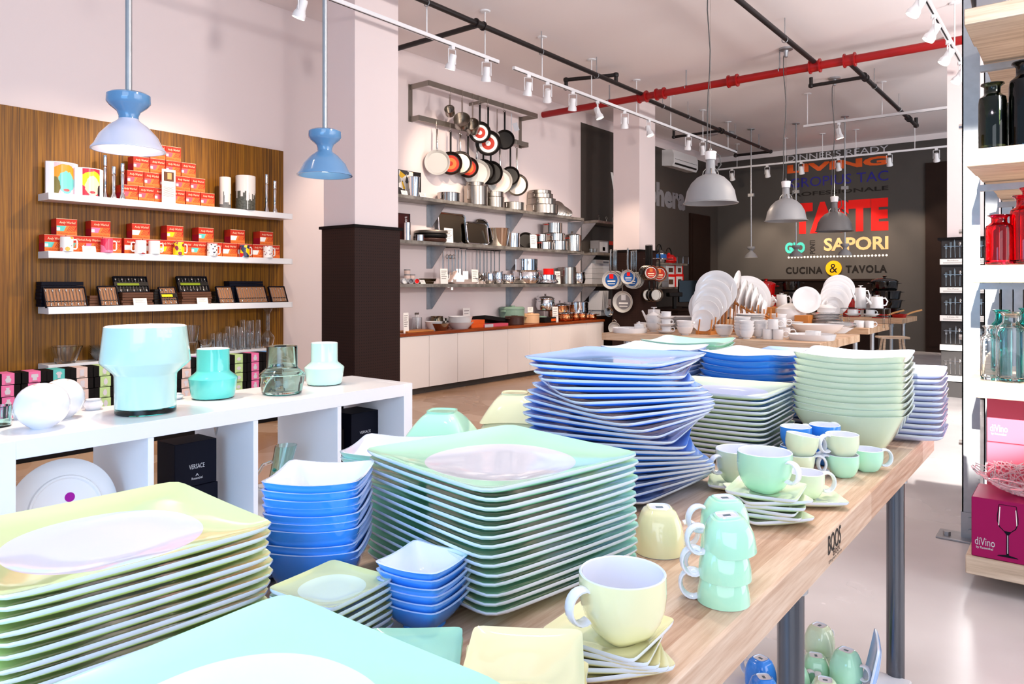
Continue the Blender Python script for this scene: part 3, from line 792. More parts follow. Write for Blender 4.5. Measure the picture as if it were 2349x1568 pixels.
# ---- plates
big = {c: plate_mesh('square_plate', 0.30, 0.017, c) for c in ('mint', 'lime', 'sage')}
bigm = plate_mesh('square_plate', 0.312, 0.017, 'mint')
blueplate = plate_mesh('square_plate', 0.312, 0.015, 'blue', 'glaze_paleblue', alltop=True)  # pale blue tops: reflected light put into the glaze colour
pile(big['lime'], 11, -0.950, 0.392, TT, 0.0118, R(-4.5), 'large lime plate', 'at the lower left corner of the table', 'plate', 'square_plate', 'lime plates at the lower left', 0.003, 0.8)
pile(big['mint'], 9, -0.502, 0.30, TT, 0.0122, R(1.0), 'large mint plate', 'nearest to the camera', 'plate', 'square_plate', 'mint plates at the front edge', 0.002, 0.6)
pile(bigm, 14, -0.713, 0.876, TT, 0.01215, R(-10), 'large mint plate', 'in the middle of the table', 'plate', 'square_plate', 'mint plates in the middle', 0.002, 0.8)
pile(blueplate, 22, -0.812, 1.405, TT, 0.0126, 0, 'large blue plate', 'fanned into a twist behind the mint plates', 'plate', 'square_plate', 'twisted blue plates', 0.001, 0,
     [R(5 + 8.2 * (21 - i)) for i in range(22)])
pile(big['sage'], 13, -0.752, 1.855, TT, 0.0125, R(3), 'large pale sage plate', 'right behind the blue twist', 'plate', 'square_plate', 'sage plates behind the blue twist', 0.002, 1.0)
lil = plate_mesh('square_plate', 0.25, 0.020, 'lilac', 'glaze_yellow')
pile(lil, 12, -0.435, 2.37, TT, 0.0155, R(4), 'lilac square plate', 'at the far right corner of the table', 'plate', 'square_plate', 'lilac plates at the far corner', 0.002, 1.5)
olive = plate_mesh('small_plate', 0.110, 0.009, 'olive', 'glaze_sage')
pile(olive, 7, -0.732, 0.568, TT, 0.0094, R(6), 'small olive plate', 'beside the little blue bowls', 'small plate', 'small_plate', 'small olive plates', 0.0012, 1.5)
mintsm = plate_mesh('small_plate', 0.112, 0.010, 'mint', 'glaze_mint')
pile(mintsm, 2, -0.600, 0.575, TT, 0.0088, R(-50), 'small mint plate', 'between the mint platter and the yellow saucers', 'small plate', 'small_plate', 'small mint plates', 0.001, 2)
ysau = plate_mesh('saucer', 0.118, 0.010, 'yellow', 'glaze_yellow', 0.66)
pile(ysau, 5, -0.438, 0.578, TT, 0.0130, 0, 'small pale yellow saucer', 'at the front, left of the large yellow mug', 'saucer', 'saucer', 'yellow saucers at the front', 0.004, 0, [R(a) for a in (20, 46, 26, 41, 34)])
pile(ysau, 5, -0.437, 0.738, TT, 0.0065, 0, 'pale yellow saucer', 'under the large yellow mug', 'saucer', 'saucer', 'yellow saucers under the mug', 0.001, 0, [R(a) for a in (52, 38, 26, 14, 3)])
csau = plate_mesh('saucer', 0.128, 0.010, 'sage', 'glaze_sage', 0.6)
pile(csau, 6, -0.472, 1.372, TT, 0.0085, 0, 'cream saucer', 'under the tall mint cup', 'saucer', 'saucer', 'cream saucers under the mint cup', 0.001, 0, [R(a) for a in (50, 14, 5, 22, 42, 8)])
for x, y, a, lb in ((-0.590, 1.545, 20, 'single cream saucer under the cup behind the mint cup'), (-0.446, 1.53, 35, 'single cream saucer under the low cup right of the mint cup')):
    thing('saucer', csau, lb, 'saucer', (x, y, TT), R(a))
dbl = plate_mesh('small_plate', 0.125, 0.010, 'blue', 'glaze_blue')
pile(dbl, 2, -1.000, 0.612, TT, 0.009, R(5), 'small dark blue plate', 'between the lime plates and the blue bowls', 'small plate', 'small_plate', 'small blue plates on the table', 0.001, 3)

# ---- bowls
bb = bowl_mesh('square_bowl', 0.134, 0.060, 0.082, 'blue', e=12)
pile(bb, 11, -0.872, 0.655, TT, 0.0105, R(38), 'deep blue bowl', 'left of the mint plates', 'bowl', 'square_bowl', 'deep blue bowls', 0.0028, 1.5)
sbb = bowl_mesh('small_bowl', 0.094, 0.036, 0.048, 'blue', e=12)
pile(sbb, 6, -0.672, 0.668, TT, 0.0098, R(12), 'little blue bowl', 'in front of the mint plates', 'small bowl', 'small_bowl', 'little blue bowls', 0.001, 1.5)
mb = bowl_mesh('square_bowl', 0.165, 0.058, 0.10, 'mint')
pile(mb, 10, -0.968, 0.895, TT, 0.0102, R(32), 'mint green bowl', 'half hidden behind the blue bowls', 'bowl', 'square_bowl', 'mint bowls behind the blue bowls', 0.0015, 1)
sb = bowl_mesh('square_bowl', 0.262, 0.110, 0.125, 'sage', e=12)
pile(sb, 10, -0.480, 2.075, TT, 0.0162, R(3), 'large pale sage bowl', 'near the right edge of the table', 'bowl', 'square_bowl', 'large sage bowls', 0.002, 1.2)
lb_ = bowl_mesh('square_bowl', 0.255, 0.085, 0.12, 'blue', e=11)
pile(lb_, 9, -0.79, 2.19, TT, 0.0185, R(-8), 'large blue bowl', 'behind the sage plates', 'bowl', 'square_bowl', 'large blue bowls', 0.002, 1.2)
m1 = bowl_mesh('square_bowl', 0.27, 0.085, 0.12, 'paleblue', e=11)
pile(m1, 11, -1.07, 2.085, TT, 0.0155, R(2), 'pale blue bowl', 'rising behind the left of the blue twist', 'bowl', 'square_bowl', 'pale blue bowls at the back', 0.002, 1)
m2 = bowl_mesh('square_bowl', 0.27, 0.085, 0.12, 'mint', 'glaze_mint', e=11)
pile(m2, 11, -1.09, 2.375, TT, 0.0158, R(6), 'large mint bowl', 'at the far end of the table', 'bowl', 'square_bowl', 'large mint bowls at the far end', 0.002, 1)
m3 = plate_mesh('square_plate', 0.22, 0.015, 'paleblue', 'glaze_paleblue')
pile(m3, 15, -0.745, 2.44, TT, 0.0146, R(4), 'pale blue plate', 'between the blue bowls and the far table end', 'plate', 'square_plate', 'pale blue plates at the far end', 0.001, 1)
un = bowl_mesh('square_bowl', 0.148, 0.060, 0.062, 'mint')
pile(un, 8, -1.090, 1.135, TT, 0.0138, R(28), 'upturned mint bowl', 'behind the mint platter stack', 'bowl', 'square_bowl', 'upturned mint bowls', 0.002, 3, flip=0.060 + 0.012)
uy = bowl_mesh('square_bowl', 0.160, 0.062, 0.066, 'yellow')
pile(uy, 8, -1.115, 1.425, TT, 0.0138, R(30), 'upturned yellow bowl', 'left behind the blue twist', 'bowl', 'square_bowl', 'upturned yellow bowls', 0.002, 3, flip=0.062 + 0.013)

# ---- cups and mugs
TL = math.atan2(-0.62, -0.785)           # handles towards the left of the picture
cup(-0.420, 0.738, TT + 0.0325, 'big', 'yellow', TL + 0.45, 'large pale yellow mug standing on a fan of yellow saucers')
cup(-0.552, 1.092, TT, 'mid', 'yellow', TL + PI, 'upturned pale yellow mug beside the mint plates', None, True)
for i, (dx, dy, dz, tx) in enumerate(((0, 0, 0, 0), (0.002, 0.0, 0.0335, 0), (0.004, 0.002, 0.069, 0.09))):
    cup(-0.395 + dx, 0.975 + dy, TT + dz, 'small', 'mint', PI - TL - 0.1 * i if False else TL - 0.25 + 0.12 * i, '%s upturned mint cup in the front column of cups' % nth_top(i, 3), 'upturned mint cups, front column', True, (0, tx))
for i in range(3):
    cup(-0.428, 1.062, TT + 0.0335 * i, 'small', 'mint', TL - 0.05 + 0.1 * i, '%s upturned mint cup in the rear column of cups' % nth_top(i, 3), 'upturned mint cups, rear column', True)
cup(-0.476, 1.375, TT + 0.0490, 'big', 'mint', TL + PI * 0.7, 'tall mint cup standing on a stack of cream saucers')
cup(-0.590, 1.545, TT + 0.007, 'big', 'sage', TL + 0.3, 'cream cup on a saucer behind the tall mint cup')
cup(-0.446, 1.53, TT + 0.007, 'small', 'sage', TL + PI, 'low cream cup on a saucer right of the tall mint cup')
cup(-0.437, 1.775, TT, 'small', 'mint', TL + 0.1, 'small mint cup under a cream one beside the sage bowls')
cup(-0.437, 1.775, TT + 0.046, 'small', 'sage', TL + 0.2, 'small cream cup standing on the mint cup')
cup(-0.516, 1.715, TT, 'small', 'sage', TL + PI * 0.9, 'lower small cream cup of the tilted pair')
cup(-0.514, 1.716, TT + 0.045, 'small', 'sage', TL + PI * 1.05, 'tilted small cream cup standing on another cream cup', None, False, (0, 0.16))
for i, (x, y) in enumerate(((-0.548, 1.800), (-0.500, 1.868))):
    cup(x, y, TT, 'small', 'blue', 1.0, 'lower small blue cup of the %s blue pair' % ('left', 'right')[i], 'lower blue cups')
    cup(x, y, TT + 0.046, 'small', 'blue', 1.3, 'upper small blue cup of the %s blue pair' % ('left', 'right')[i], 'upper blue cups')
cup(-0.405, 1.865, TT, 'small', 'mint', TL + PI, 'small mint cup hidden behind the cream and mint pair')

# ---- crockery on the white shelf below the table top
ZS = 0.10
low = [(-0.585, 2.10, 0, 'mid', 'mint', 'upturned mint mug at the back of the pile'), (-0.505, 2.085, 0, 'mid', 'mint', 'upturned mint mug carrying another one'),
       (-0.503, 2.085, 0.046, 'mid', 'mint', 'topmost upturned mint mug'), (-0.530, 1.985, 0, 'mid', 'sage', 'upturned olive mug before the mint ones'),
       (-0.620, 2.02, 0, 'mid', 'mint', 'upturned mint mug behind the table leg'), (-0.60, 2.19, 0.046, 'mid', 'sage', 'upper upturned olive mug at the back'),
       (-0.60, 2.19, 0, 'mid', 'sage', 'lower upturned olive mug at the back'), (-0.66, 1.90, 0, 'mid', 'blue', 'upturned blue mug left of the leg'),
       (-0.70, 1.99, 0, 'mid', 'blue', 'second upturned blue mug left of the leg'), (-0.56, 1.86, 0, 'mid', 'sage', 'upturned olive mug nearest the camera')]
for i, (x, y, dz, s_, g_, l_) in enumerate(low):
    cup(x, y, ZS + dz, s_, g_, -1.2 + 0.5 * i, l_ + ' on the shelf under the table', 'mugs under the table', True)
sbw = bowl_mesh('small_bowl', 0.10, 0.045, 0.05, 'olive', 'glaze_paleblue')
thing('small_bowl', sbw, 'olive bowl with a pale blue inside on the shelf under the table', 'small bowl', (-0.63, 1.79, ZS), 0.3)
o = thing('small_plate', plate_mesh('small_plate', 0.15, 0.012, 'paleblue', 'glaze_paleblue'), 'pale blue plate leaning behind the mugs under the table', 'small plate', (-0.437, 2.13, ZS + 0.075), 0)
o.rotation_euler = (0, R(-78), 0.25)
# ================================================================ white open shelf unit with vases on top
EX, EY0, EY1, EZ = -2.20, 0.637, 2.116, 0.79
def panel(x0, x1, y0, y1, z0, z1): return G().cham(x0, x1, y0, y1, z0, z1, 0.0012)
DY = [0.687 + 0.351 * k for k in range(5)]
XB = EX - 0.39
pt = [('top_panel', panel(XB, EX, EY0 + 0.050, EY1 - 0.047, EZ - 0.05, EZ).mesh('top_panel', 'white_lacquer')),
      ('bottom_panel', panel(XB, EX, EY0 + 0.050, EY1 - 0.047, 0.0, 0.05).mesh('bottom_panel', 'white_lacquer')),
      ('side_panel', panel(XB, EX, EY0, EY0 + 0.050, 0, EZ).mesh('side_panel', 'white_lacquer')),
      ('side_panel', panel(XB, EX, EY1 - 0.047, EY1, 0, EZ).mesh('side_panel', 'white_lacquer')),
      ('middle_shelf', panel(XB + 0.002, EX - 0.002, EY0 + 0.05, EY1 - 0.047, 0.387, 0.403).mesh('middle_shelf', 'white_lacquer'))]
for k in range(1, 4):
    for z0, z1 in ((0.05, 0.387), (0.403, EZ - 0.05)):
        pt.append(('divider', panel(XB + 0.003, EX - 0.001, DY[k] - 0.009, DY[k] + 0.009, z0, z1).mesh('divider', 'white_lacquer')))
thing('shelf_unit', pt, 'low white open cube shelf unit carrying teal glass vases', 'shelf unit')
# second unit joined on the left, outside most of the frame
thing('shelf_unit', [('side_panel', panel(XB, EX, 0.585, 0.635, 0, EZ).mesh('side_panel', 'white_lacquer')), ('top_panel', panel(XB, EX, 0.10, 0.585, EZ - 0.05, EZ).mesh('top_panel', 'white_lacquer'))],
      'white shelf unit at the left edge, joined to the vase unit', 'shelf unit')

def lathe_thing(name, prof, m, label, cat, loc, n=48, group=None, rot=0, parts=None, scale=None):
    me = G().lathe(prof, n).mesh(name if not parts else 'body', m)
    return thing(name, me if not parts else [('body', me)] + parts, label, cat, loc, rot, group, scale)
def topZ(px, py): return onZ(px, py, EZ)
# white round vases with a notched slit
def ball_vase(p, r, h, label, n):
    prof = [(0, 0.001), (r*0.40, 0.0), (r*0.46, 0.004)]
    for k in range(1, 12):
        a = -PI/2 + 0.5 + (PI - 0.62) * k / 12
        prof.append((r * cos(a) ** 0.92 if cos(a) > 0 else 0, h * (0.5 + 0.5 * sin(a)) ))
    prof += [(r*0.20, h*0.985), (r*0.17, h*0.97), (r*0.17, h*0.85), (0, h*0.84)]
    slit = G()
    for a0 in (0.3, 2.4, 4.4):
        pts = [(r*(0.30+0.05*sin(k))*cos(a0 + 0.16*k), r*(0.30+0.05*sin(k))*sin(a0 + 0.16*k), h*0.962) for k in range(5)]
        slit.tube(pts, 0.0022, 6)
    thing('round_vase', [('body', G().lathe(prof, 48).mesh('body', 'glaze_white')), ('slit', slit.mesh('slit', 'bamboo'))], label, 'vase', p, n)
ball_vase(Vector((-2.345, 0.797, EZ)), 0.070, 0.128, 'larger round white porcelain vase at the left end of the shelf unit', 0.4)
ball_vase(Vector((-2.47, 0.895, EZ)), 0.060, 0.120, 'smaller round white vase behind the larger white ball', 2.0)
# opal glass lantern vase
p = Vector((-2.368, 1.100, EZ))
th = 0.004
lam = [(0, 0.020), (0.090, 0.020), (0.0915, 0.12), (0.094, 0.126), (0.130, 0.160), (0.133, 0.166), (0.1205, 0.276), (0.1165, 0.278), (0.1145, 0.276), (0.127, 0.168), (0.088, 0.128), (0.085, 0.03), (0, 0.026)]
g = G().lathe([(q[0], q[1], 0 if i < 7 else 1) for i, q in enumerate(lam)], 64)
thing('lantern_vase', [('bowl', g.mesh('bowl', ['opal_pale', 'opal_white'])), ('base', G().lathe([(0, 0), (0.086, 0), (0.090, 0.004), (0.090, 0.0195), (0, 0.0195)], 64).mesh('base', 'glass_teal_deep'), 'clear teal glass foot')],
      'big pale aqua opal glass lantern vase with a wide shade-like top', 'vase', p)
def waist_vase(px, py, s, mo, mi, label, foot):
    q = topZ(px, py)
    pr = [(0, 0.004), (0.070, 0.004), (0.074, 0.010), (0.083, 0.068), (0.0835, 0.073), (0.080, 0.078), (0.058, 0.096), (0.056, 0.102), (0.0555, 0.178), (0.0535, 0.179), (0.052, 0.177), (0.052, 0.101), (0.076, 0.078), (0.079, 0.072), (0.070, 0.013), (0, 0.010)]
    pr = [(a * s, b * s, 0 if i < 9 else 1) for i, (a, b) in enumerate(pr)]
    ft = [(0, 0), (0.066*s, 0), (0.070*s, 0.002*s), (0.0705*s, 0.0038*s), (0, 0.0038*s)]
    return thing('waisted_vase', [('body', G().lathe(pr, 56).mesh('body', [mo, mi])), ('foot', G().lathe(ft, 56).mesh('foot', foot), 'clear glass foot')], label, 'vase', q)
waist_vase(489, 912, 1.0, 'opal_teal', 'opal_white', 'teal opal glass vase with a straight neck, next to the big lantern vase', 'glass_teal_deep')
v = waist_vase(647, 902, 1.0, 'glass_teal', 'glass_teal', 'transparent teal glass vase with a cylindrical neck, third on the shelf unit', 'glass_teal_deep')
waist_vase(744, 881, 0.96, 'opal_pale', 'opal_white', 'pale aqua opal vase at the right end of the shelf unit', 'glass_teal_deep')
q = topZ(647, 902)
thing('leaflet', G().cham(-0.03, 0.03, -0.045, 0.045, 0.0, 0.0015, 0.0004).text('MIO', (-0.02, -0.02, 0.0017), (0,1,0), (-1,0,0), 0.04, 0.01, 1).mesh('leaflet', ['p_ink', 'p_white']) if False else
      G().cham(-0.03, 0.03, -0.045, 0.045, 0.0, 0.0015, 0.0004).mesh('leaflet', ['p_ink']), 'small grey leaflet lying inside the clear teal vase', 'leaflet', q + Vector((0.0, 0.0, 0.0145)), 0.5)
p = topZ(4, 945)
lathe_thing('tumbler', [(0, 0), (0.030, 0), (0.032, 0.06), (0.030, 0.06), (0.028, 0.006), (0, 0.006)], 'glass_teal', 'teal glass tumbler cut by the left edge of the picture', 'tumbler', Vector((-2.46, 0.725, EZ)))
# small white bud vases half hidden behind the balls, far edge
for i, (x, y, r, h) in enumerate(((-2.545, 0.81, 0.028, 0.045), (-2.55, 1.015, 0.030, 0.035), (-2.56, 1.165, 0.024, 0.055), (-2.555, 1.29, 0.03, 0.02))):
    lathe_thing('small_vase', [(0, 0), (r*0.7, 0), (r, h*0.5), (r*0.75, h*0.9), (r*0.8, h), (r*0.7, h), (r*0.6, h*0.85), (0, h*0.4)], 'glaze_white',
                ('small white flared vase behind the larger round vase', 'small white ribbed dish behind the round vases', 'small white bud-shaped vase behind the lantern vase, at the left', 'flat white dish at the back edge beside the teal vase')[i], 'small vase', (x, y, EZ), 24)

# ---- inside the cubes
zc = 0.403
def box_thing(name, x0, x1, y0, y1, z0, z1, m, label, cat, text=None, c=0.0015, group=None):
    g = G().cham(x0, x1, y0, y1, z0, z1, c)
    ms = [m]
    parts = [('carton', g.mesh('carton', ms))]
    if text:
        t = G()
        for tx, yy, zz, w_, h_ in text: t.text(tx, (x1 + 0.0006, yy, zz), (0,1,0), (0,0,1), w_, h_)
        parts.append(('lettering', t.mesh('lettering', 'p_silver'), 'pale lettering'))
        return thing(name, parts, label, cat, (0,0,0), 0, group)
    return thing(name, g.mesh(name, ms), label, cat, (0,0,0), 0, group)
# leaning display plate, seen from its back
pl = [(0, 0.006), (0.088, 0.005), (0.092, 0.0), (0.097, 0.0), (0.100, 0.006), (0.145, 0.018), (0.1475, 0.020), (0.146, 0.022), (0.098, 0.011), (0, 0.010)]
tf = Matrix.Translation((-2.30, 0.845, zc + 0.147)) @ Matrix.Rotation(R(-12), 4, 'Y') @ Matrix.Rotation(R(90), 4, 'Y') @ Matrix.Rotation(PI, 4, 'X')
disc = G().lathe([(0, 0), (0.0135, 0), (0.0135, 0.0008), (0, 0.0008)], 24, tf @ Matrix.Translation((-0.035, -0.012, 0.0048)))
mk = G()
for k in range(4): mk.bb(0.006, 0.018, -0.014 + k*0.006, -0.011 + k*0.006, 0.0045, 0.0056, 0, tf @ Matrix.Rotation(0.6, 4, 'Z'))
thing('display_plate', [('plate', G().lathe(pl, 64, tf).mesh('plate', 'porcelain')), ('price_sticker', disc.mesh('price_sticker', 'p_purple'), 'round magenta sticker'), ('maker_stamp', mk.mesh('maker_stamp', 'p_dark'))],
      'big round porcelain plate leaning on edge in the left cube', 'plate')
xg = -2.33
ga, gb_ = yX(401, xg), yX(497, xg); gz = onX(497, 1004, xg).z; gm = onX(497, 1103, xg).z; gw = gb_ - ga
box_thing('gift_box', -2.45, xg, ga, gb_, gm + 0.001, gz, 'navy_box', 'dark navy gift box lettered in silver, upper one in the second cube', 'gift box', [('VERSACE', ga + gw*0.33, gm + 0.058, gw*0.37, 0.0155), ('Rosenthal', ga + gw*0.39, gm + 0.022, gw*0.26, 0.008), ('^', ga + gw*0.48, gm + 0.033, gw*0.08, 0.008)])
box_thing('gift_box', -2.45, xg + 0.003, ga, gb_ + 0.003, zc, gm, 'navy_box', 'plain dark navy gift box, lower one in the second cube', 'gift box')
box_thing('gift_box', -2.45, -2.32, 1.052, 1.080, zc, zc + 0.115, 'black_box', 'slim black box standing at the left of the navy gift boxes', 'gift box')
lathe_thing('porcelain_mug', [(0, 0), (0.030, 0), (0.032, 0.075), (0.030, 0.075), (0.028, 0.006), (0, 0.006)], 'glaze_white', 'white porcelain beaker behind the gift boxes in the second cube', 'beaker', (-2.54, 1.068, zc + 0.115 - 0.115))
xg = -2.36
ga, gb_ = yX(806, xg), yX(868, xg); gz = onX(868, 939, xg).z; gw = gb_ - ga
box_thing('gift_box', -2.50, xg, ga, gb_, zc, gz, 'navy_box', 'navy gift box lettered in silver in the right end cube', 'gift box', [('VERSACE', ga + gw*0.30, gz - 0.088, gw*0.40, 0.011), ('Rosenthal', ga + gw*0.36, gz - 0.128, gw*0.28, 0.007), ('^', ga + gw*0.46, gz - 0.119, gw*0.08, 0.007)])
box_thing('gift_box', -2.56, -2.40, 1.752, ga - 0.004, zc, zc + 0.20, 'black_box', 'narrow black box at the left in the right end cube', 'gift box')
box_thing('gift_box', -2.585, -2.51, 1.75, ga + 0.08, zc + 0.205, zc + 0.300, 'black_box', 'black box at the back of the right end cube', 'gift box')
# glass in the third cube
lathe_thing('tall_vase', [(0, 0), (0.030, 0), (0.026, 0.02), (0.029, 0.14), (0.040, 0.325), (0.0385, 0.325), (0.027, 0.14), (0.022, 0.02), (0, 0.016)], 'glass_clear', 'tall narrow textured glass vase in the third cube', 'vase', (-2.42, 1.485, zc), 32)
g = G().lathe([(0, 0), (0.032, 0), (0.034, 0.01), (0.036, 0.12), (0.040, 0.20), (0.038, 0.20), (0.033, 0.12), (0.030, 0.014), (0, 0.012)], 40, Matrix.Translation((-2.33, 1.54, zc)) @ Matrix.Shear('XY', 4, (0.0, 0.28)))
h = G().tube([(-2.33, 1.495 + 0.02, zc + 0.05), (-2.33, 1.475, zc + 0.065), (-2.33, 1.470, zc + 0.11), (-2.33, 1.500, zc + 0.145), (-2.33, 1.535, zc + 0.15)], 0.006, 10)
bd = G()
for k in range(5): bd.lathe([(0, -0.009), (0.009, 0), (0, 0.009)], 12, Matrix.Translation((-2.325, 1.512 + 0.008 * k, zc + 0.03 + 0.022 * k)))
thing('glass_jug', [('body', g.mesh('body', 'glass_teal')), ('handle', h.mesh('handle', 'glass_clear')), ('bead_trim', bd.mesh('bead_trim', 'glass_teal_deep'))], 'slanting clear glass jug with a green beaded handle in the third cube', 'jug')
lathe_thing('glass_goblet', [(0, 0), (0.03, 0), (0.006, 0.01), (0.006, 0.10), (0.028, 0.22), (0.036, 0.29), (0.0345, 0.29), (0.026, 0.22), (0, 0.11)], 'glass_clear', 'clear goblet at the left of the third cube', 'goblet', (-2.44, 1.412, zc), 28)

# ================================================================ stacks of small vase cartons by the wall
xf = -5.60
cols = [-0.05, 0.115, 0.28, 0.43, 0.58, 0.73, 0.88, 1.03, 1.18, 1.33, 1.48]
hues = ['p_pink', 'p_teal', 'p_beige', 'p_mint', 'p_lime', 'p_lemon', 'p_beige', 'p_violet', 'p_violet', 'p_mint', 'p_pink', 'p_sky']
hn = {'p_pink': 'pink', 'p_teal': 'turquoise', 'p_beige': 'beige', 'p_mint': 'light green', 'p_lime': 'lime green', 'p_lemon': 'yellow', 'p_violet': 'violet', 'p_sky': 'blue'}
def vase_icon(g, k, y, z):
    T = Matrix.Translation((0.0022, y, z)) @ Matrix(((0,0,1,0),(1,0,0,0),(0,1,0,0),(0,0,0,1)))
    sh = [[(0.012, 0), (0.018, 0.02), (0.008, 0.035), (0.012, 0.045)], [(0.014, 0), (0.012, 0.018), (0.022, 0.022), (0.020, 0.042)], [(0.009, 0), (0.010, 0.02), (0.020, 0.032), (0.010, 0.045)],
          [(0.015, 0), (0.012, 0.015), (0.015, 0.03), (0.012, 0.045)], [(0.007, 0), (0.014, 0.015), (0.013, 0.03), (0.005, 0.045)], [(0.008, 0.008), (0.021, 0.02), (0.014, 0.032), (0.006, 0.038)]][k % 6]
    g.prism([(a, b) for a, b in sh] + [(-a, b) for a, b in sh[::-1]], 0.0006, T, 2)
ycols = [yX(p, xf) for p in (-14, 40, 89, 142, 189, 236, 300, 352, 404, 431, 477, 537, 570, 607)]
hue2 = ['p_pink', 'p_pink', 'p_teal', 'p_beige', 'p_mint', 'p_lime', 'p_lemon', 'p_beige', 'p_beige', 'p_violet', 'p_violet', 'p_mint', 'p_pink', 'p_sky']
yl0 = yX(18, xf)
ncol = 14
BW = 0.152
for c in range(ncol):
    yc = yl0 + BW * c
    if yc > 3.45: break
for c in range(ncol):
    yc = yl0 + BW * c
    hu = hue2[min(c, len(hue2) - 1)]
    g = G().cham(-0.15, 0, -BW/2 + 0.002, BW/2 - 0.002, 0, 0.0755, 0.0015, 0)
    g.bb(-0.002, 0.0012, -0.036, 0.036, 0.003, 0.0725, 1)
    g.bb(-0.15, 0.0012, -0.036, 0.036, 0.0725, 0.0762, 1)
    vase_icon(g, c, 0.0, 0.016)
    g.bb(0.0012, 0.0018, -0.018, 0.018, 0.007, 0.010, 3)
    me = g.mesh('vase_carton', ['black_box', hu, 'p_vase', 'p_ink'])
    zt = 0.612
    for r_ in range(5):
        thing('vase_carton', me, 'black carton with a %s vase picture, %s column from the left, row %s down' % (hn[hu], ORD[c], ('one', 'two', 'three', 'four', 'five')[r_]),
              'carton', (xf + random.uniform(-0.004, 0.004), yc + random.uniform(-0.004, 0.004), zt - 0.0785 * (r_ + 1)), 0, 'vase cartons by the wall')
# the plinth they stand on
thing('display_plinth', G().cham(-5.95, xf + 0.01, yl0 - 0.09, yl0 + BW * ncol, 0, 0.612 - 0.0785 * 5, 0.004).mesh('display_plinth', 'black_box'), 'low black plinth under the wall of vase cartons', 'plinth')

# ================================================================ floating shelves on the wood panel
SX0, SX1 = WL + 0.03, -5.87
SZ = [1.866, 1.443, 1.036, 0.616]
for i, z in enumerate(SZ):
    thing('floating_shelf', G().cham(SX0, SX1, 2.035, 4.092, z - 0.052, z, 0.002).mesh('floating_shelf', 'white_lacquer'),
          'thick white floating shelf on the wood panel, %s' % ('topmost', 'second from top', 'third from top', 'lowest')[i], 'wall shelf', (0,0,0), 0, 'white floating shelves')
XM = -5.955                                       # centre line of the things on the shelves
def art_mat(name, cols, ell):
    """flat colour fields: a base colour with coloured ellipses in local Y/Z (printed decoration)"""
    m = bpy.data.materials.new(name); m.use_nodes = True; MATS[name] = m
    nt = m.node_tree; N = nt.nodes.new; L = nt.links.new
    b = nt.nodes['Principled BSDF']; b.inputs['Roughness'].default_value = 0.25
    tc = N('ShaderNodeTexCoord'); cur = None
    col = srgb(*cols[0])
    prev = None
    for (cy, cz, ry, rz), c in zip(ell, cols[1:]):
        mp = N('ShaderNodeMapping'); mp.inputs['Location'].default_value = (0, -cy / ry, -cz / rz); mp.inputs['Scale'].default_value = (0, 1 / ry, 1 / rz)
        L(tc.outputs['Object'], mp.inputs['Vector'])
        ns = N('ShaderNodeTexNoise'); ns.inputs['Scale'].default_value = 30; L(tc.outputs['Object'], ns.inputs['Vector'])
        ln = N('ShaderNodeVectorMath'); ln.operation = 'LENGTH'; L(mp.outputs[0], ln.inputs[0])
        ad = N('ShaderNodeMath'); ad.operation = 'MULTIPLY_ADD'; L(ns.outputs['Fac'], ad.inputs[0]); ad.inputs[1].default_value = 0.5; L(ln.outputs['Value'], ad.inputs[2])
        lt = N('ShaderNodeMath'); lt.operation = 'LESS_THAN'; lt.inputs[1].default_value = 1.25; L(ad.outputs[0], lt.inputs[0])
        mx = N('ShaderNodeMix'); mx.data_type = 'RGBA'; L(lt.outputs[0], mx.inputs[0])
        if prev is None: mx.inputs[6].default_value = col
        else: L(prev.outputs[2], mx.inputs[6])
        mx.inputs[7].default_value = srgb(*c); prev = mx
    L(prev.outputs[2], b.inputs['Base Color'])
art_mat('art_pink', [(246, 190, 200), (240, 150, 30), (110, 196, 190), (120, 110, 50), (200, 90, 90)], [(0.0, 0.15, 0.085, 0.075), (0.01, 0.09, 0.058, 0.085), (-0.06, 0.06, 0.03, 0.07), (0.01, 0.035, 0.022, 0.010)])
art_mat('art_red', [(226, 50, 70), (250, 220, 30), (250, 214, 180), (40, 30, 30), (190, 30, 50)], [(0.0, 0.125, 0.075, 0.065), (0.005, 0.075, 0.052, 0.075), (0.06, 0.04, 0.02, 0.05), (0.0, 0.03, 0.02, 0.010)])
def pillow_vase(px0, px1, pt_, x, z, art, label):
    y0, y1 = yX(px0, x), yX(px1, x); h = onX((px0 + px1) / 2, pt_, x).z - z
    w = (y1 - y0) / 2; d = 0.042
    poly = [(-d, -w), (-d * 0.6, -w)] + [(-d*0.6 + (d*1.3) * (1 - (k / 8.0) ** 2) , w * k / 8.0) for k in range(-8, 9)] + [(-d*0.6, w), (-d, w)]
    fr = [p for p in poly]
    g = G().prism(fr, h)
    f = G()
    pts = [(-d*0.6 + (d*1.3) * (1 - (k / 8.0) ** 2) + 0.0012, w * 0.97 * k / 8.0) for k in range(-8, 9)]
    for a, b in zip(pts[:-1], pts[1:]): f.add([(a[0], a[1], 0.006), (b[0], b[1], 0.006), (b[0], b[1], h - 0.006), (a[0], a[1], h - 0.006)], [(0, 1, 2, 3)], 0, True)
    thing('pillow_vase', [('body', g.mesh('body', 'glaze_white')), ('printed_front', f.mesh('printed_front', art))], label, 'vase', (x, (y0 + y1) / 2, z))
pillow_vase(108, 182, 372, -5.975, SZ[0], 'art_pink', 'white flat vase with a pink and turquoise print, top shelf, far left')
pillow_vase(175, 240, 386, -5.925, SZ[0], 'art_red', 'white flat vase with a red and yellow print on the top shelf')
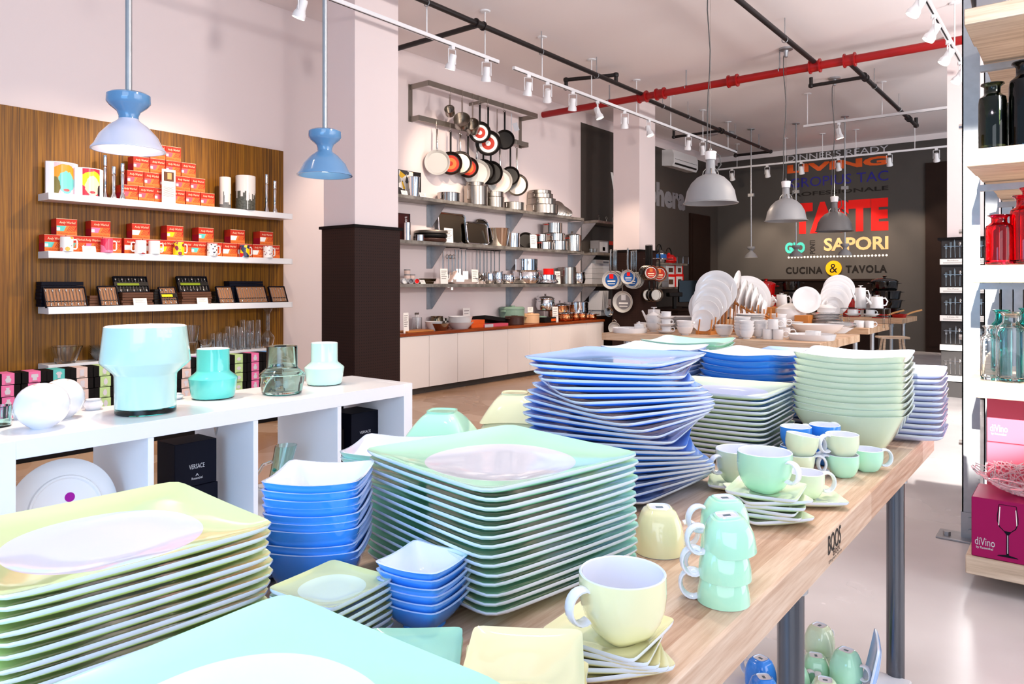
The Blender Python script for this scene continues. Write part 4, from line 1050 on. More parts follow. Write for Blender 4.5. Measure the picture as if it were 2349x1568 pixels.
def candlestick(px, ptop, x, label):
    y = yX(px, x); h = onX(px, ptop, x).z - SZ[0]
    pr = [(0, 0), (0.028, 0), (0.026, 0.006), (0.013, h*0.16), (0.012, h*0.30), (0.015, h*0.70), (0.011, h*0.735), (0.016, h*0.755), (0.014, h*0.775), (0.0155, h*0.79), (0.0155, h), (0.011, h), (0.011, h*0.95), (0, h*0.95)]
    lathe_thing('candlestick', pr, 'chrome', label, 'candlestick', (x, y, SZ[0]), 24)
candlestick(241, 356, -5.99, 'tall chrome candlestick right behind the red printed vase')
candlestick(261, 382, -5.94, 'shorter chrome candlestick, middle one beside the red boxes')
candlestick(281, 375, -5.92, 'chrome candlestick touching the pile of red boxes')
candlestick(611, 400, -5.93, 'taller chrome candlestick at the right end of the top shelf')
candlestick(630, 415, -5.92, 'last and shorter chrome candlestick at the right end of the top shelf')

# red mug boxes
def mug_box(w_, h_, d_, win):
    """front looks to +X, origin at the middle of the base of the front"""
    g = G().cham(-d_, 0, -w_/2, w_/2, 0, h_, 0.0012, 0)
    e = 0.0008
    def rect(y0, y1, z0, z1, mi, x=e): g.quad([(x, y0, z0), (x, y1, z0), (x, y1, z1), (x, y0, z1)], mi)
    a, b = -w_/2 + 0.002, w_/2 - 0.002
    rect(a, b, 0.002, h_*0.20, 1)                                   # orange band
    rect(a, b, h_*0.20, h_*0.58, 3)                                 # tan field
    g.quad([(e*1.5, a, h_*0.24), (e*1.5, a + w_*0.34, h_*0.24), (e*1.5, a + w_*0.46, h_*0.56), (e*1.5, a, h_*0.56)], 4)   # window with the mug
    rect(a, a + w_*0.16, h_*0.28, h_*0.46, 5, e*2)
    for k in range(7):
        y = a + w_*0.46 + k * w_*0.075
        y1 = y + w_*0.035; s_ = w_*0.17
        if y1 + s_ > b + 0.004: s_ = b - y1
        g.quad([(e*1.5, y, h_*0.23), (e*1.5, min(y1, b), h_*0.23), (e*1.5, min(y1 + s_, b), h_*0.57), (e*1.5, min(y + s_, b - 0.001), h_*0.57)], 0)
    g.text('Andy Warhol', (e*2, a + w_*0.12, h_*0.66), (0,1,0), (0.0,0.12,1), w_*0.76, h_*0.18, 2)
    g.text('ROSENTHAL GROUP', (e*2, a + w_*0.06, h_*0.065), (0,1,0), (0,0,1), w_*0.84, h_*0.085, 0)
    rect(-w_/2, w_/2, h_ - 0.002, h_, 2, e)
    # printed left side
    g.quad([(-d_*0.95, -w_/2 - e, 0.002), (-0.003, -w_/2 - e, 0.002), (-0.003, -w_/2 - e, h_*0.5), (-d_*0.95, -w_/2 - e, h_*0.5)], 6)
    return g.mesh('mug_box', ['p_red', 'p_orange', 'p_cream', 'p_orange', win, 'p_white', 'p_crimson'])
MB = [mug_box(0.126, 0.118, 0.10, 'p_rose'), mug_box(0.140, 0.122, 0.105, 'p_white'), mug_box(0.140, 0.122, 0.105, 'p_pink'), mug_box(0.140, 0.122, 0.105, 'p_yellow'), mug_box(0.140, 0.122, 0.105, 'p_teal')]
xb = -5.925
base_y = yX(298, xb)
rowdef = [(0, 6, base_y), (1, 5, yX(311, xb)), (2, 4, yX(325, xb)), (3, 2, yX(362, xb))]
for r_, n_, y0 in rowdef:
    for k in range(n_):
        thing('mug_box', MB[0], 'red mug box in the top shelf pyramid, %s row, %s' % (('lowest', 'second', 'third', 'top')[r_], nth_left(k, n_)), 'mug box',
              (xb + random.uniform(-0.003, 0.003), y0 + 0.1295 * k, SZ[0] + 0.1185 * r_), R(random.uniform(-1.5, 1.5)), 'pyramid of red mug boxes')
# information card with a photograph
y0, y1 = yX(371, -5.895), yX(402, -5.895)
g = G().cham(-0.003, 0.003, -(y1-y0)/2, (y1-y0)/2, 0, 0.275, 0.0008)
g.bb(0.003, 0.0036, -0.042, 0.042, 0.178, 0.255, 1); g.bb(0.0036, 0.0042, -0.012, 0.022, 0.195, 0.246, 2)
g.text('Andy Warhol', (0.0036, -0.035, 0.155), (0,1,0), (0,0,1), 0.07, 0.013, 3)
for k in range(9): g.bb(0.003, 0.0034, -0.045, 0.045 - 0.02 * (k % 4 == 3), 0.055 + 0.009 * k, 0.058 + 0.009 * k, 3)
thing('info_card', g.mesh('info_card', ['p_paper', 'p_brown', 'p_tan', 'p_ink']), 'white information card with a brown portrait before the red boxes', 'card', (-5.893, (y0 + y1) / 2, SZ[0]))
# printed vases, right part of the top shelf
def print_mat(name, dark, sky, level, amp, sc):
    m = bpy.data.materials.new(name); m.use_nodes = True; MATS[name] = m
    nt = m.node_tree; N = nt.nodes.new; L = nt.links.new
    b = nt.nodes['Principled BSDF']; b.inputs['Roughness'].default_value = 0.2
    tc = N('ShaderNodeTexCoord'); sp = N('ShaderNodeSeparateXYZ'); L(tc.outputs['Object'], sp.inputs[0])
    cb = N('ShaderNodeCombineXYZ'); L(sp.outputs[1], cb.inputs[0])
    n = N('ShaderNodeTexVoronoi'); n.inputs['Scale'].default_value = sc; L(cb.outputs[0], n.inputs['Vector'])
    ma = N('ShaderNodeMath'); ma.operation = 'MULTIPLY_ADD'; L(n.outputs['Color'], ma.inputs[0]); ma.inputs[1].default_value = amp; ma.inputs[2].default_value = level
    lt = N('ShaderNodeMath'); lt.operation = 'LESS_THAN'; L(sp.outputs[2], lt.inputs[0]); L(ma.outputs[0], lt.inputs[1])
    n2 = N('ShaderNodeTexNoise'); n2.inputs['Scale'].default_value = 60; L(tc.outputs['Object'], n2.inputs['Vector'])
    m0 = N('ShaderNodeMix'); m0.data_type = 'RGBA'; L(n2.outputs['Fac'], m0.inputs[0]); m0.inputs[6].default_value = srgb(*dark); m0.inputs[7].default_value = srgb(dark[0]+90, dark[1]+90, dark[2]+80)
    mx = N('ShaderNodeMix'); mx.data_type = 'RGBA'; L(lt.outputs[0], mx.inputs[0]); mx.inputs[6].default_value = srgb(*sky); L(m0.outputs[2], mx.inputs[7])
    L(mx.outputs[2], b.inputs['Base Color'])
print_mat('print_skyline', (26, 26, 24), (232, 226, 222), 0.06, 0.14, 60)
print_mat('print_tower', (60, 60, 66), (224, 218, 210), 0.0, 0.22, 30)
x = -5.94
for p0_, p1_, pt_, pm, ay, lb in ((503, 530, 405, 'print_tower', 1.0, 'narrow grey printed cylinder vase on the top shelf'), (540, 586, 401, 'print_skyline', 1.0, 'wide white vase printed with a dark city skyline')):
    y0, y1 = yX(p0_, x), yX(p1_, x); r_ = (y1 - y0) / 2 * 0.86; h = onX(p0_, pt_, x).z - SZ[0]
    lathe_thing('printed_vase', [(0, 0), (r_*0.96, 0), (r_, 0.004), (r_, h - 0.003), (r_*0.97, h), (r_*0.92, h - 0.003), (r_*0.9, 0.02), (0, 0.02)], pm, lb, 'vase', (x, (y0 + y1) / 2, SZ[0]), 40)

# ---- second shelf: boxes in pairs with one on top, printed mugs in front
xb2 = -5.945
tops = [(151, 4), (235, 2), (327, 1), (404, 3), (475, 4), (545, 1), (611, 1)]
for i, (pc, wn) in enumerate(tops):
    yc = yX(pc, xb2)
    for s_ in (-1, 1):
        thing('mug_box', MB[wn], 'red mug box on the second shelf, %s group, lower %s' % (ORD[i], 'left' if s_ < 0 else 'right'), 'mug box', (xb2, yc + s_ * 0.072, SZ[1]), R(random.uniform(-1.5, 1.5)), 'lower mug boxes on the second shelf')
    thing('mug_box', MB[wn], 'red mug box on the second shelf, upper one of the %s group' % ORD[i], 'mug box', (xb2 - 0.005, yc + random.uniform(-0.01, 0.01), SZ[1] + 0.1225), R(random.uniform(-2, 2)), 'upper mug boxes on the second shelf')
def pattern_mat(name, base, cols, sc, thr=0.5):
    m = bpy.data.materials.new(name); m.use_nodes = True; MATS[name] = m
    nt = m.node_tree; N = nt.nodes.new; L = nt.links.new
    b = nt.nodes['Principled BSDF']; b.inputs['Roughness'].default_value = 0.15
    tc = N('ShaderNodeTexCoord'); v = N('ShaderNodeTexVoronoi'); v.inputs['Scale'].default_value = sc; L(tc.outputs['Object'], v.inputs['Vector'])
    cr = N('ShaderNodeValToRGB'); cr.color_ramp.interpolation = 'CONSTANT'
    while len(cr.color_ramp.elements) < len(cols): cr.color_ramp.elements.new(0.5)
    for k, (e, c) in enumerate(zip(cr.color_ramp.elements, cols)): e.position = k / len(cols); e.color = srgb(*c)
    L(v.outputs['Color'], cr.inputs['Fac'])
    lt = N('ShaderNodeMath'); lt.operation = 'LESS_THAN'; lt.inputs[1].default_value = thr; L(v.outputs['Distance'], lt.inputs[0])
    mx = N('ShaderNodeMix'); mx.data_type = 'RGBA'; mx.inputs[6].default_value = srgb(*base); L(lt.outputs[0], mx.inputs[0]); L(cr.outputs['Color'], mx.inputs[7])
    L(mx.outputs[2], b.inputs['Base Color'])
pattern_mat('mug_circles', (250, 248, 246), [(240, 120, 110), (60, 70, 80), (240, 180, 70), (120, 200, 180)], 26, 0.42)
pattern_mat('mug_pink', (240, 60, 110), [(246, 130, 170), (240, 80, 110), (230, 40, 80), (250, 150, 180)], 9, 2)
pattern_mat('mug_redblot', (250, 248, 246), [(226, 20, 20), (250, 248, 246), (250, 248, 246)], 14, 0.6)
pattern_mat('mug_yellow', (250, 220, 30), [(200, 40, 30), (250, 220, 30), (150, 40, 70), (250, 220, 30)], 34, 0.6)
pattern_mat('mug_specks', (248, 244, 240), [(190, 60, 50), (90, 80, 110), (40, 40, 40)], 48, 0.32)
pattern_mat('mug_collage', (240, 190, 30), [(220, 30, 30), (250, 210, 20), (60, 60, 90), (150, 200, 220)], 28, 2)
pattern_mat('mug_lips', (250, 246, 242), [(200, 60, 50), (170, 150, 160), (220, 120, 110)], 44, 0.3)
mugs = [(153, 'mug_circles', 1, 'white mug printed with coloured circles'), (245, 'mug_pink', 1, 'pink and red mug'), (322, 'mug_redblot', -1, 'white mug with a red figure, handle to the left'), (354, 'opal_white', 1, 'plain white mug with its handle to the right'),
        (410, 'mug_yellow', 1, 'yellow and red patterned mug'), (487, 'mug_specks', 1, 'white mug printed with small motifs'), (561, 'mug_collage', 1, 'red, blue and yellow painted mug'), (615, 'mug_lips', 1, 'white mug printed with rows of little lips')]
MH = G().tube([(0, 0.038, 0.086), (0, 0.062, 0.090), (0, 0.070, 0.080), (0, 0.070, 0.030), (0, 0.062, 0.020), (0, 0.038, 0.022)], 0.0055, 10).mesh('handle', 'opal_white')
for px, m_, sd, lb in mugs:
    b = G().lathe([(0, 0.002, 0), (0.040, 0.0, 0), (0.043, 0.003, 0), (0.043, 0.107, 0), (0.0415, 0.108, 1), (0.039, 0.106, 1), (0.039, 0.006, 1), (0, 0.006, 1)], 36).mesh('body', [m_, 'opal_white'])
    thing('mug', [('body', b), ('handle', MH, 'white handle')], lb + ' on the second shelf', 'mug', (-5.898, yX(px, -5.898), SZ[1]), 0 if sd > 0 else PI)
def price_card(px0, px1, ptop, x, z, label, tilt=0.0, group=None, lines=4, m='p_paper'):
    y0, y1 = yX(px0, x), yX(px1, x); h = onX((px0 + px1) / 2, ptop, x).z - z
    w_ = y1 - y0
    T = Matrix.Rotation(-tilt, 4, 'Y')
    g = G().cham(-0.003, 0, -w_/2, w_/2, 0, h, 0.0006, 0, T)
    for k in range(lines): g.bb(0, 0.0004, -w_*0.36, w_*(0.36 - 0.1 * (k % 3)), h*(0.85 - 0.62*k/max(lines, 1)) - h*0.02, h*(0.85 - 0.62*k/max(lines, 1)) + h*0.012, 1, T)
    return thing('price_card', g.mesh('price_card', [m, 'p_ink']), label, 'price card', (x, (y0 + y1) / 2, z), 0, group)
price_card(190, 221, 563, -5.885, SZ[1], 'small white price card before the second group of mug boxes', 0.3)

# ---- third shelf: cutlery sets
def cutlery_tray(px0, px1, pt_, n_, label, lid=False, ribbon=None, x=-5.905, lean=0.42, z=None, silver=True):
    y0, y1 = yX(px0, x), yX(px1, x); w_ = y1 - y0
    z = SZ[2] if z is None else z
    h = onX((px0 + px1) / 2, pt_, x).z - z; L_ = h / cos(lean)
    T = Matrix.Rotation(-lean, 4, 'Y')
    fr = G()
    for a in ((-w_/2, -w_/2 + 0.006, 0, L_), (w_/2 - 0.006, w_/2, 0, L_), (-w_/2, w_/2, 0, 0.006), (-w_/2, w_/2, L_ - 0.006, L_)):
        fr.cham(-0.022, 0, a[0], a[1], a[2], a[3], 0.0008, 0, T)
    ln = G().bb(-0.02, -0.012, -w_/2 + 0.006, w_/2 - 0.006, 0.006, L_ - 0.006, 0, T)
    ln.bb(-0.012, -0.008, -w_/2 + 0.006, w_/2 - 0.006, L_*0.28, L_*0.31, 1, T)
    parts = [('tray_frame', fr.mesh('tray_frame', 'navy_box')), ('lining', ln.mesh('lining', ['p_dark' if lid else 'tray_lining', 'p_dark']))]
    for k in range(n_):
        y = -w_/2 + 0.006 + (w_ - 0.012) * (k + 0.5) / n_
        up_ = (k % 2 == 0)
        c = G().tube([T @ Vector((-0.007, y, L_*0.12)), T @ Vector((-0.007, y, L_*0.88))], 0.0022, 6)
        e = T @ Matrix.Translation((-0.005, y, L_*(0.84 if up_ else 0.14))) @ Matrix.Scale(0.35, 4, (1,0,0)) @ Matrix.Scale(1.4, 4, (0,0,1))
        c.lathe([(0, -0.008), (0.006, -0.003), (0.007, 0.003), (0, 0.009)], 10, e)
        parts.append(('cutlery_piece', c.mesh('cutlery_piece', 'steel')))
    if ribbon:
        rb = G().bb(0.0, 0.001, -w_/2, w_/2, L_*0.40, L_*0.62, 1, T).bb(0.001, 0.0015, -w_*0.42, w_*0.22, L_*0.42, L_*0.56, 0, T)
        parts.append(('printed_band', rb.mesh('printed_band', [ribbon, 'p_dark'])))
    return thing('cutlery_box', parts, label, 'cutlery set', (x, (y0 + y1) / 2, z))
def carton_stack(px0, px1, n_, x0, x1, z, pitch, m, what, jit=0.004):
    for k in range(n_):
        y0, y1 = yX(px0, x1), yX(px1, x1)
        j = random.uniform(-jit, jit)
        thing('flat_carton', G().cham(x0, x1 + j, y0 + j, y1 + j, z + k * pitch, z + (k + 1) * pitch - 0.002, 0.0012).mesh('flat_carton', m), '%s, %s' % (what, nth_top(k, n_)), 'carton', (0,0,0), 0, what)
carton_stack(93, 190, 7, -6.06, -5.965, SZ[2], 0.0265, 'navy_box', 'flat navy cutlery carton behind the first open tray')
cutlery_tray(106, 203, 657, 12, 'wide open navy tray of silver cutlery at the left of the third shelf', x=-5.888)
carton_stack(206, 232, 4, -6.02, -5.945, SZ[2], 0.020, 'p_brown', 'small brown carton between the first two cutlery trays')
cutlery_tray(232, 276, 655, 6, 'narrow open tray of six cutlery pieces, second on the third shelf', x=-5.885)
carton_stack(280, 351, 5, -6.05, -5.915, SZ[2], 0.0205, 'p_brown', 'brown carton under the left green-banded cutlery set')
cutlery_tray(266, 344, 633, 10, 'black cutlery set with a green band, left one on brown cartons', True, 'p_green', -5.955, 0.42, SZ[2] + 0.1025)
price_card(307, 338, 683, -5.878, SZ[2], 'white price card leaning below the left green-banded set', 0.25)
carton_stack(354, 372, 6, -6.03, -5.95, SZ[2], 0.021, 'p_dark', 'dark carton left of the yellow-banded set')
cutlery_tray(372, 411, 657, 6, 'cutlery set with a yellow band in the middle of the third shelf', False, 'p_yellow', -5.885)
carton_stack(419, 486, 5, -6.05, -5.915, SZ[2], 0.0205, 'p_brown', 'brown carton under the right green-banded cutlery set')
cutlery_tray(412, 482, 633, 9, 'black cutlery set with a green band, right one on brown cartons', True, 'p_green', -5.955, 0.42, SZ[2] + 0.1025)
price_card(453, 478, 682, -5.878, SZ[2], 'white price card leaning below the right green-banded set', 0.25)
carton_stack(494, 510, 5, -6.03, -5.95, SZ[2], 0.021, 'p_dark', 'dark carton behind the small tray of spoons')
cutlery_tray(504, 541, 656, 6, 'small open tray of cutlery right of the green-banded sets', x=-5.885)
carton_stack(527, 604, 8, -6.06, -5.965, SZ[2], 0.0245, 'navy_box', 'flat navy cutlery carton behind the wide right tray')
cutlery_tray(549, 617, 655, 12, 'wide open brown-lined tray near the right end of the third shelf', x=-5.885)
carton_stack(617, 630, 3, -6.00, -5.95, SZ[2], 0.02, 'p_brown', 'brown carton between the last two trays')
cutlery_tray(625, 662, 656, 6, 'last small open cutlery tray at the right end of the third shelf', x=-5.885)

# ---- lowest shelf: clear glass
def gl_glass(px, pt_, r0, r1, label, x=-5.93, up=False, group=None, n=20, cat='glass'):
    y = yX(px, x); h = onX(px, pt_, x).z - SZ[3]
    a, b = r0, r1                     # base and rim radii
    pr = [(0, 0), (a*0.92, 0), (a, 0.004), (b, h), (b - 0.002, h), (a - 0.003, h*0.42), (a - 0.006, h*0.40), (0, h*0.40)]
    if up: pr = [(0, h), (b*0.9, h), (b, h - 0.004), (a, 0.0), (a - 0.002, 0.0), (b - 0.003, h*0.58), (0, h*0.62)]
    return lathe_thing('drinking_glass', pr, 'glass_clear', label, cat, (x, y, SZ[3]), n, group)
y = yX(149, -5.945)
g = G().rings([(0, 0.0, 2), (0.060, 0.0, 2.4), (0.066, 0.006, 2.4), (0.088, 0.075, 2.3), (0.102, 0.125, 2.2), (0.098, 0.127, 2.2), (0.084, 0.076, 2.3), (0.060, 0.016, 2.4), (0, 0.014, 2)], 40, Matrix.Shear('XY', 4, (0.0, 0.12)))
thing('glass_bowl', g.mesh('glass_bowl', 'glass_clear'), 'thick lopsided clear glass bowl at the left of the lowest shelf', 'bowl', (-5.945, y, SZ[3]))
for k in range(5):
    lathe_thing('glass_bowl', [(0, 0), (0.04, 0), (0.085, 0.06), (0.082, 0.06), (0.038, 0.004), (0, 0.004)], 'glass_clear', 'thin glass bowl nested left of the big lantern vase, %s' % nth_top(k, 5), 'bowl', (-5.945, yX(233, -5.945), SZ[3] + 0.002 + k * 0.014), 28, 'nested glass bowls')
gl_glass(440, 746, 0.034, 0.066, 'tall flared glass vase just right of the lantern vase', cat='vase')
gl_glass(472, 779, 0.040, 0.066, 'short wide faceted glass bowl beside the flared vase', cat='bowl')
k = 0
for px, tp, cnt, x in ((487, 764, 0, -6.0), (503, 762, 1, -6.0), (500, 765, 2, -5.925), (516, 764, 3, -5.925)):
    gl_glass(px, tp, 0.024, 0.019, 'short clear tumbler, %s in the low cluster on the lowest shelf' % ORD[cnt], x, True, 'short tumblers')
for px, tp, cnt, x in ((522, 748, 0, -6.0), (540, 747, 1, -6.0), (533, 751, 2, -5.925), (551, 750, 3, -5.925)):
    gl_glass(px, tp, 0.026, 0.020, 'medium clear tumbler, %s in the middle cluster on the lowest shelf' % ORD[cnt], x, True, 'medium tumblers')
for px, tp, cnt, x in ((556, 733, 0, -6.0), (577, 734, 1, -6.0), (569, 735, 2, -5.925), (592, 733, 3, -5.945)):
    gl_glass(px, tp, 0.028, 0.021, 'tall slim clear glass, %s near the decanter' % ORD[cnt], x, True, 'tall slim glasses')
y = yX(614, -5.955)
pr = [(0, 0), (0.042, 0), (0.046, 0.01), (0.062, 0.085), (0.058, 0.105), (0.022, 0.150), (0.019, 0.16)]
for k in range(18): pr += [(0.0205, 0.165 + k * 0.008), (0.018, 0.169 + k * 0.008)]
pr += [(0.020, 0.315), (0.044, 0.358), (0.042, 0.358), (0.017, 0.31), (0.015, 0.16), (0.055, 0.10), (0.058, 0.085), (0.041, 0.016), (0, 0.012)]
lathe_thing('decanter', pr, 'glass_clear', 'clear decanter with a ribbed neck and flared mouth on the lowest shelf', 'decanter', (-5.955, y, SZ[3]), 36)
# light over the shelves: two fittings of the near track are outside the frame
lamp('SPOT', (-4.6, 3.2, 3.2), (-6.0, 3.0, 1.4), 80, WARM, 0.03, 75, 0.7)
lamp('SPOT', (-4.6, 2.0, 3.2), (-6.0, 2.2, 1.2), 55, WARM, 0.03, 75, 0.7)
lamp('SPOT', (-3.2, 1.2, 3.2), (-2.35, 1.15, 0.8), 75, WARM, 0.03, 50, 0.7)
# ================================================================ white wall with cookware
# ---- pan rack
ZR1, ZR2 = 3.47, 3.10
RX1, RX2 = -5.80, -5.955
RY0, RY1 = 5.83, 7.90
def flat(g, a, b, hh=0.03, t=0.004):
    a, b = Vector(a), Vector(b); d = (b - a).normalized()
    n = d.cross(Vector((0,0,1))) if abs(d.z) < 0.9 else Vector((1, 0, 0))
    if n.length < 0.1: n = Vector((1,0,0))
    n.normalize(); u = n.cross(d).normalized()
    vs = [p + n * sx * t + u * sz * hh for p in (a, b) for sx, sz in ((-1,-1),(1,-1),(1,1),(-1,1))]
    g.add(vs, [(0,3,2,1),(4,5,6,7),(0,1,5,4),(1,2,6,5),(2,3,7,6),(3,0,4,7)])
    return g
parts = [('upper_bar', flat(G(), (RX1, RY0, ZR1), (RX1, RY1, ZR1)).mesh('upper_bar', 'rack_metal')),
         ('lower_bar', flat(G(), (RX2, RY0, ZR2), (RX2, RY1, ZR2)).mesh('lower_bar', 'rack_metal'))]
for y in (RY0, RY1):
    parts.append(('upper_arm', flat(G(), (WL, y, ZR1), (RX1, y, ZR1)).mesh('upper_arm', 'rack_metal')))
    parts.append(('lower_arm', flat(G(), (WL, y, ZR2), (RX2, y, ZR2)).mesh('lower_arm', 'rack_metal')))
    parts.append(('wall_upright', G().bb(WL + 0.0, WL + 0.008, y - 0.03, y + 0.03, ZR2 - 0.03, ZR1 + 0.03).mesh('wall_upright', 'rack_metal')))
parts.append(('upper_arm', flat(G(), (WL, 6.85, ZR1), (RX1, 6.85, ZR1), 0.02).mesh('upper_arm', 'rack_metal')))
thing('pan_rack', parts, 'grey steel pan rack with two bars fixed to the white wall', 'pan rack')

HK = G().tube([(0.022*cos(a) + 0.0, 0, 0.022*sin(a) - 0.0) for a in [R(200 - 14*k) for k in range(16)]] + [(0.020, 0, -0.03), (0.020, 0, -0.065)] + [(0.0 + 0.020*cos(R(-10*k)), 0, -0.065 + 0.020*sin(R(-10*k))) for k in range(1, 19)], 0.003, 6, up=(0,1,0)).mesh('hook', 'steel_brushed')
def pan(px, y_face, r, L_, kind, bar, label, face=-0.85, sticker=None, m=None, depth=0.045, hm='steel'):
    """pan hanging by its handle; local +X is the open side. px: where the handle hangs"""
    X = RX2 if bar == 0 else RX1
    Z = (ZR2 if bar == 0 else ZR1) - 0.085
    y = yX(px, X)
    rb = r * 0.80
    body = [(0, -depth), (rb, -depth), (rb + 0.006, -depth + 0.004), (r - 0.002, -0.002), (r, 0.0), (r - 0.002, 0.002), (r - 0.006, 0.0), (rb, -depth + 0.006), (0, -depth + 0.004)]
    T = Matrix.Rotation(PI/2, 4, 'Y')
    zc = -L_ - r
    Tb = Matrix.Translation((0, 0, zc)) @ T
    mi = {'ceramic': ('stone_coat', 'steel'), 'black': ('nonstick', 'nonstick'), 'steel': ('steel_brushed', 'steel')}[kind]
    g = G(); g.lathe([(p[0], p[1], 1 if i < 5 else 0) for i, p in enumerate(body)], 40, Tb)
    hd = G().tube([(-0.01, 0, -L_ - 0.012), (0.004, 0, -L_ + 0.03), (0.008, 0, -L_ * 0.55), (0.004, 0, -0.02), (0, 0, 0)], 0.0055, 8, 0, 2.1, up=(1,0,0))
    hd.tube([(0, 0.011*cos(a), 0.006 + 0.011*sin(a)) for a in [2*PI*k/12 for k in range(12)]], 0.003, 6, closed=True, up=(1,0,0))
    parts = [('body', g.mesh('body', list(mi))), ('handle', hd.mesh('handle', hm), 'black handle' if hm == 'nonstick' else 'steel handle')]
    if sticker:
        st = G().lathe([(0, -depth + 0.0075), (rb * 0.9, -depth + 0.0075)], 32, Tb)
        st.lathe([(rb*0.25, -depth + 0.0083), (rb * 0.62, -depth + 0.0083)], 24, Tb, 1)
        parts.append(('paper_label', st.mesh('paper_label', sticker), 'printed round label'))
    e = thing('frying_pan', parts, label, 'frying pan', (X + 0.02, y, Z), face, 'pans on the rack')
    thing('hook', HK, 'small S-shaped steel hook carrying the %s' % label.split(',')[0].replace('frying pan', 'pan'), 'hook', (X, y, (ZR2 if bar == 0 else ZR1) + 0.008), face + 0.3, 'hooks on the rack')
RL = ['p_red', 'p_orange']
low = [(1000, 0.150, 0.34, 'ceramic', 'steel', None, 'pale ceramic frying pan, first on the lower bar'),
       (1031, 0.140, 0.33, 'black', 'nonstick', RL, 'dark frying pan with a red food label, second on the lower bar'),
       (1053, 0.143, 0.30, 'steel', 'steel', None, 'shiny steel frying pan, third on the lower bar'),
       (1071, 0.130, 0.35, 'black', 'nonstick', RL, 'dark frying pan with a red food label, fourth on the lower bar'),
       (1091, 0.165, 0.36, 'ceramic', 'steel', None, 'large white frying pan hit by the spotlight, on the lower bar'),
       (1106, 0.150, 0.34, 'black', 'nonstick', None, 'black non-stick frying pan right of the white one, lower bar'),
       (1123, 0.155, 0.34, 'black', 'nonstick', None, 'second black frying pan right of the white one, lower bar'),
       (1144, 0.162, 0.42, 'ceramic', 'steel', ['stone_coat', 'p_beige'], 'grey stone-coated frying pan, third from right on the lower bar'),
       (1168, 0.125, 0.36, 'black', 'nonstick', None, 'small black frying pan, second from right on the lower bar'),
       (1183, 0.150, 0.44, 'steel', 'steel', None, 'steel frying pan, last on the right of the lower bar')]
for px, r_, L_, kd, hm, st, lb in low: pan(px, 0, r_, L_ - 0.10, kd, 0, lb, -0.88 + random.uniform(-0.06, 0.06), st, None, 0.042, hm)
up_ = [(1098, 0.135, 0.34, 'black', 'nonstick', ['p_white', 'p_red'], 'black frying pan with a white and red label, upper bar left'),
       (1117, 0.160, 0.42, 'black', 'nonstick', ['p_white', 'p_red'], 'larger black frying pan with a round white label, upper bar'),
       (1155, 0.128, 0.36, 'black', 'nonstick', None, 'plain black crepe pan, upper bar right')]
for px, r_, L_, kd, hm, st, lb in up_: pan(px, 0, r_, L_ - 0.14, kd, 1, lb, -0.88, st, None, 0.03, hm)
def saucepan_hung(px, r, h, L_, tilt, label):
    y = yX(px, RX1); Z = ZR1 - 0.085
    T = Matrix.Translation((0.02, 0, -L_ - r*0.8)) @ Matrix.Rotation(tilt, 4, 'X') @ Matrix.Rotation(R(65), 4, 'Y') @ Matrix.Translation((0, 0, -h*0.5))
    g = G().lathe([(0, 0), (r*0.97, 0), (r, 0.004), (r, h), (r + 0.003, h), (r - 0.003, h), (r - 0.003, 0.006), (0, 0.005)], 36, T)
    lbl = G().lathe([(r*0.0, -0.0012), (r*0.34, -0.0012)], 16, T)
    hd = G().tube([(0.02, 0, -L_), (0.012, 0, -L_*0.5), (0, 0, 0)], 0.005, 8, 0, 2.0, up=(1,0,0))
    thing('saucepan', [('body', g.mesh('body', 'steel_brushed')), ('handle', hd.mesh('handle', 'steel')), ('sticker', lbl.mesh('sticker', 'p_orange'))], label, 'saucepan', (RX1, y, Z), -0.85, 'saucepans on the rack')
    thing('hook', HK, 'small S-shaped steel hook carrying the %s' % label.split(',')[0], 'hook', (RX1, y, ZR1 + 0.008), -0.5, 'hooks on the rack')
saucepan_hung(1032, 0.058, 0.085, 0.13, 0.25, 'smallest steel saucepan, hanging at the left of the upper bar')
saucepan_hung(1060, 0.098, 0.10, 0.18, 0.1, 'round steel saucepan, second on the upper bar')
saucepan_hung(1084, 0.085, 0.12, 0.22, 0.3, 'deep steel saucepan with an orange sticker, third on the upper bar')
def tool_hung(px, X, Z, L_, head, label, cat='kitchen tool', group=None, m='steel'):
    y = yX(px, X)
    g = G().tube([(0, 0, 0), (0.004, 0, -L_*0.3), (0.0, 0, -L_*0.72)], 0.0062, 6)
    if head == 'ladle': g.lathe([(0, -0.042), (0.036, -0.027), (0.052, 0.0), (0.048, 0.0), (0.034, -0.023), (0, -0.037)], 16, Matrix.Translation((0.02, 0, -L_*0.80)) @ Matrix.Rotation(0.9, 4, 'Y'))
    elif head == 'spoon': g.lathe([(0, -0.006), (0.03, -0.002), (0.036, 0), (0, 0)], 16, Matrix.Translation((0, 0, -L_*0.86)) @ Matrix.Rotation(PI/2, 4, 'Y') @ Matrix.Scale(1.5, 4, (1,0,0)))
    elif head == 'turner': g.bb(-0.002, 0.002, -0.034, 0.034, -L_, -L_*0.72)
    elif head == 'scissors':
        for s_ in (-1, 1): g.tube([(0, s_*0.018 + 0.014*cos(a), 0.0 - 0.02 + 0.024*sin(a)) for a in [2*PI*k/14 for k in range(14)]], 0.004, 6, closed=True, up=(1,0,0))
        g.bb(-0.002, 0.002, -0.012, 0.012, -L_, -L_*0.6)
    elif head == 'packed': g.bb(-0.006, 0.002, -0.03, 0.03, -L_, -L_*0.6)
    elif head == 'tag': g.bb(-0.001, 0.001, -0.035, 0.035, -L_*0.55, -L_*0.30, 0, Matrix.Rotation(0.35, 4, 'X'))
    return thing(cat.replace(' ', '_'), g.mesh('kitchen_tool', m), label, cat, (X, y, Z), -0.6, group)
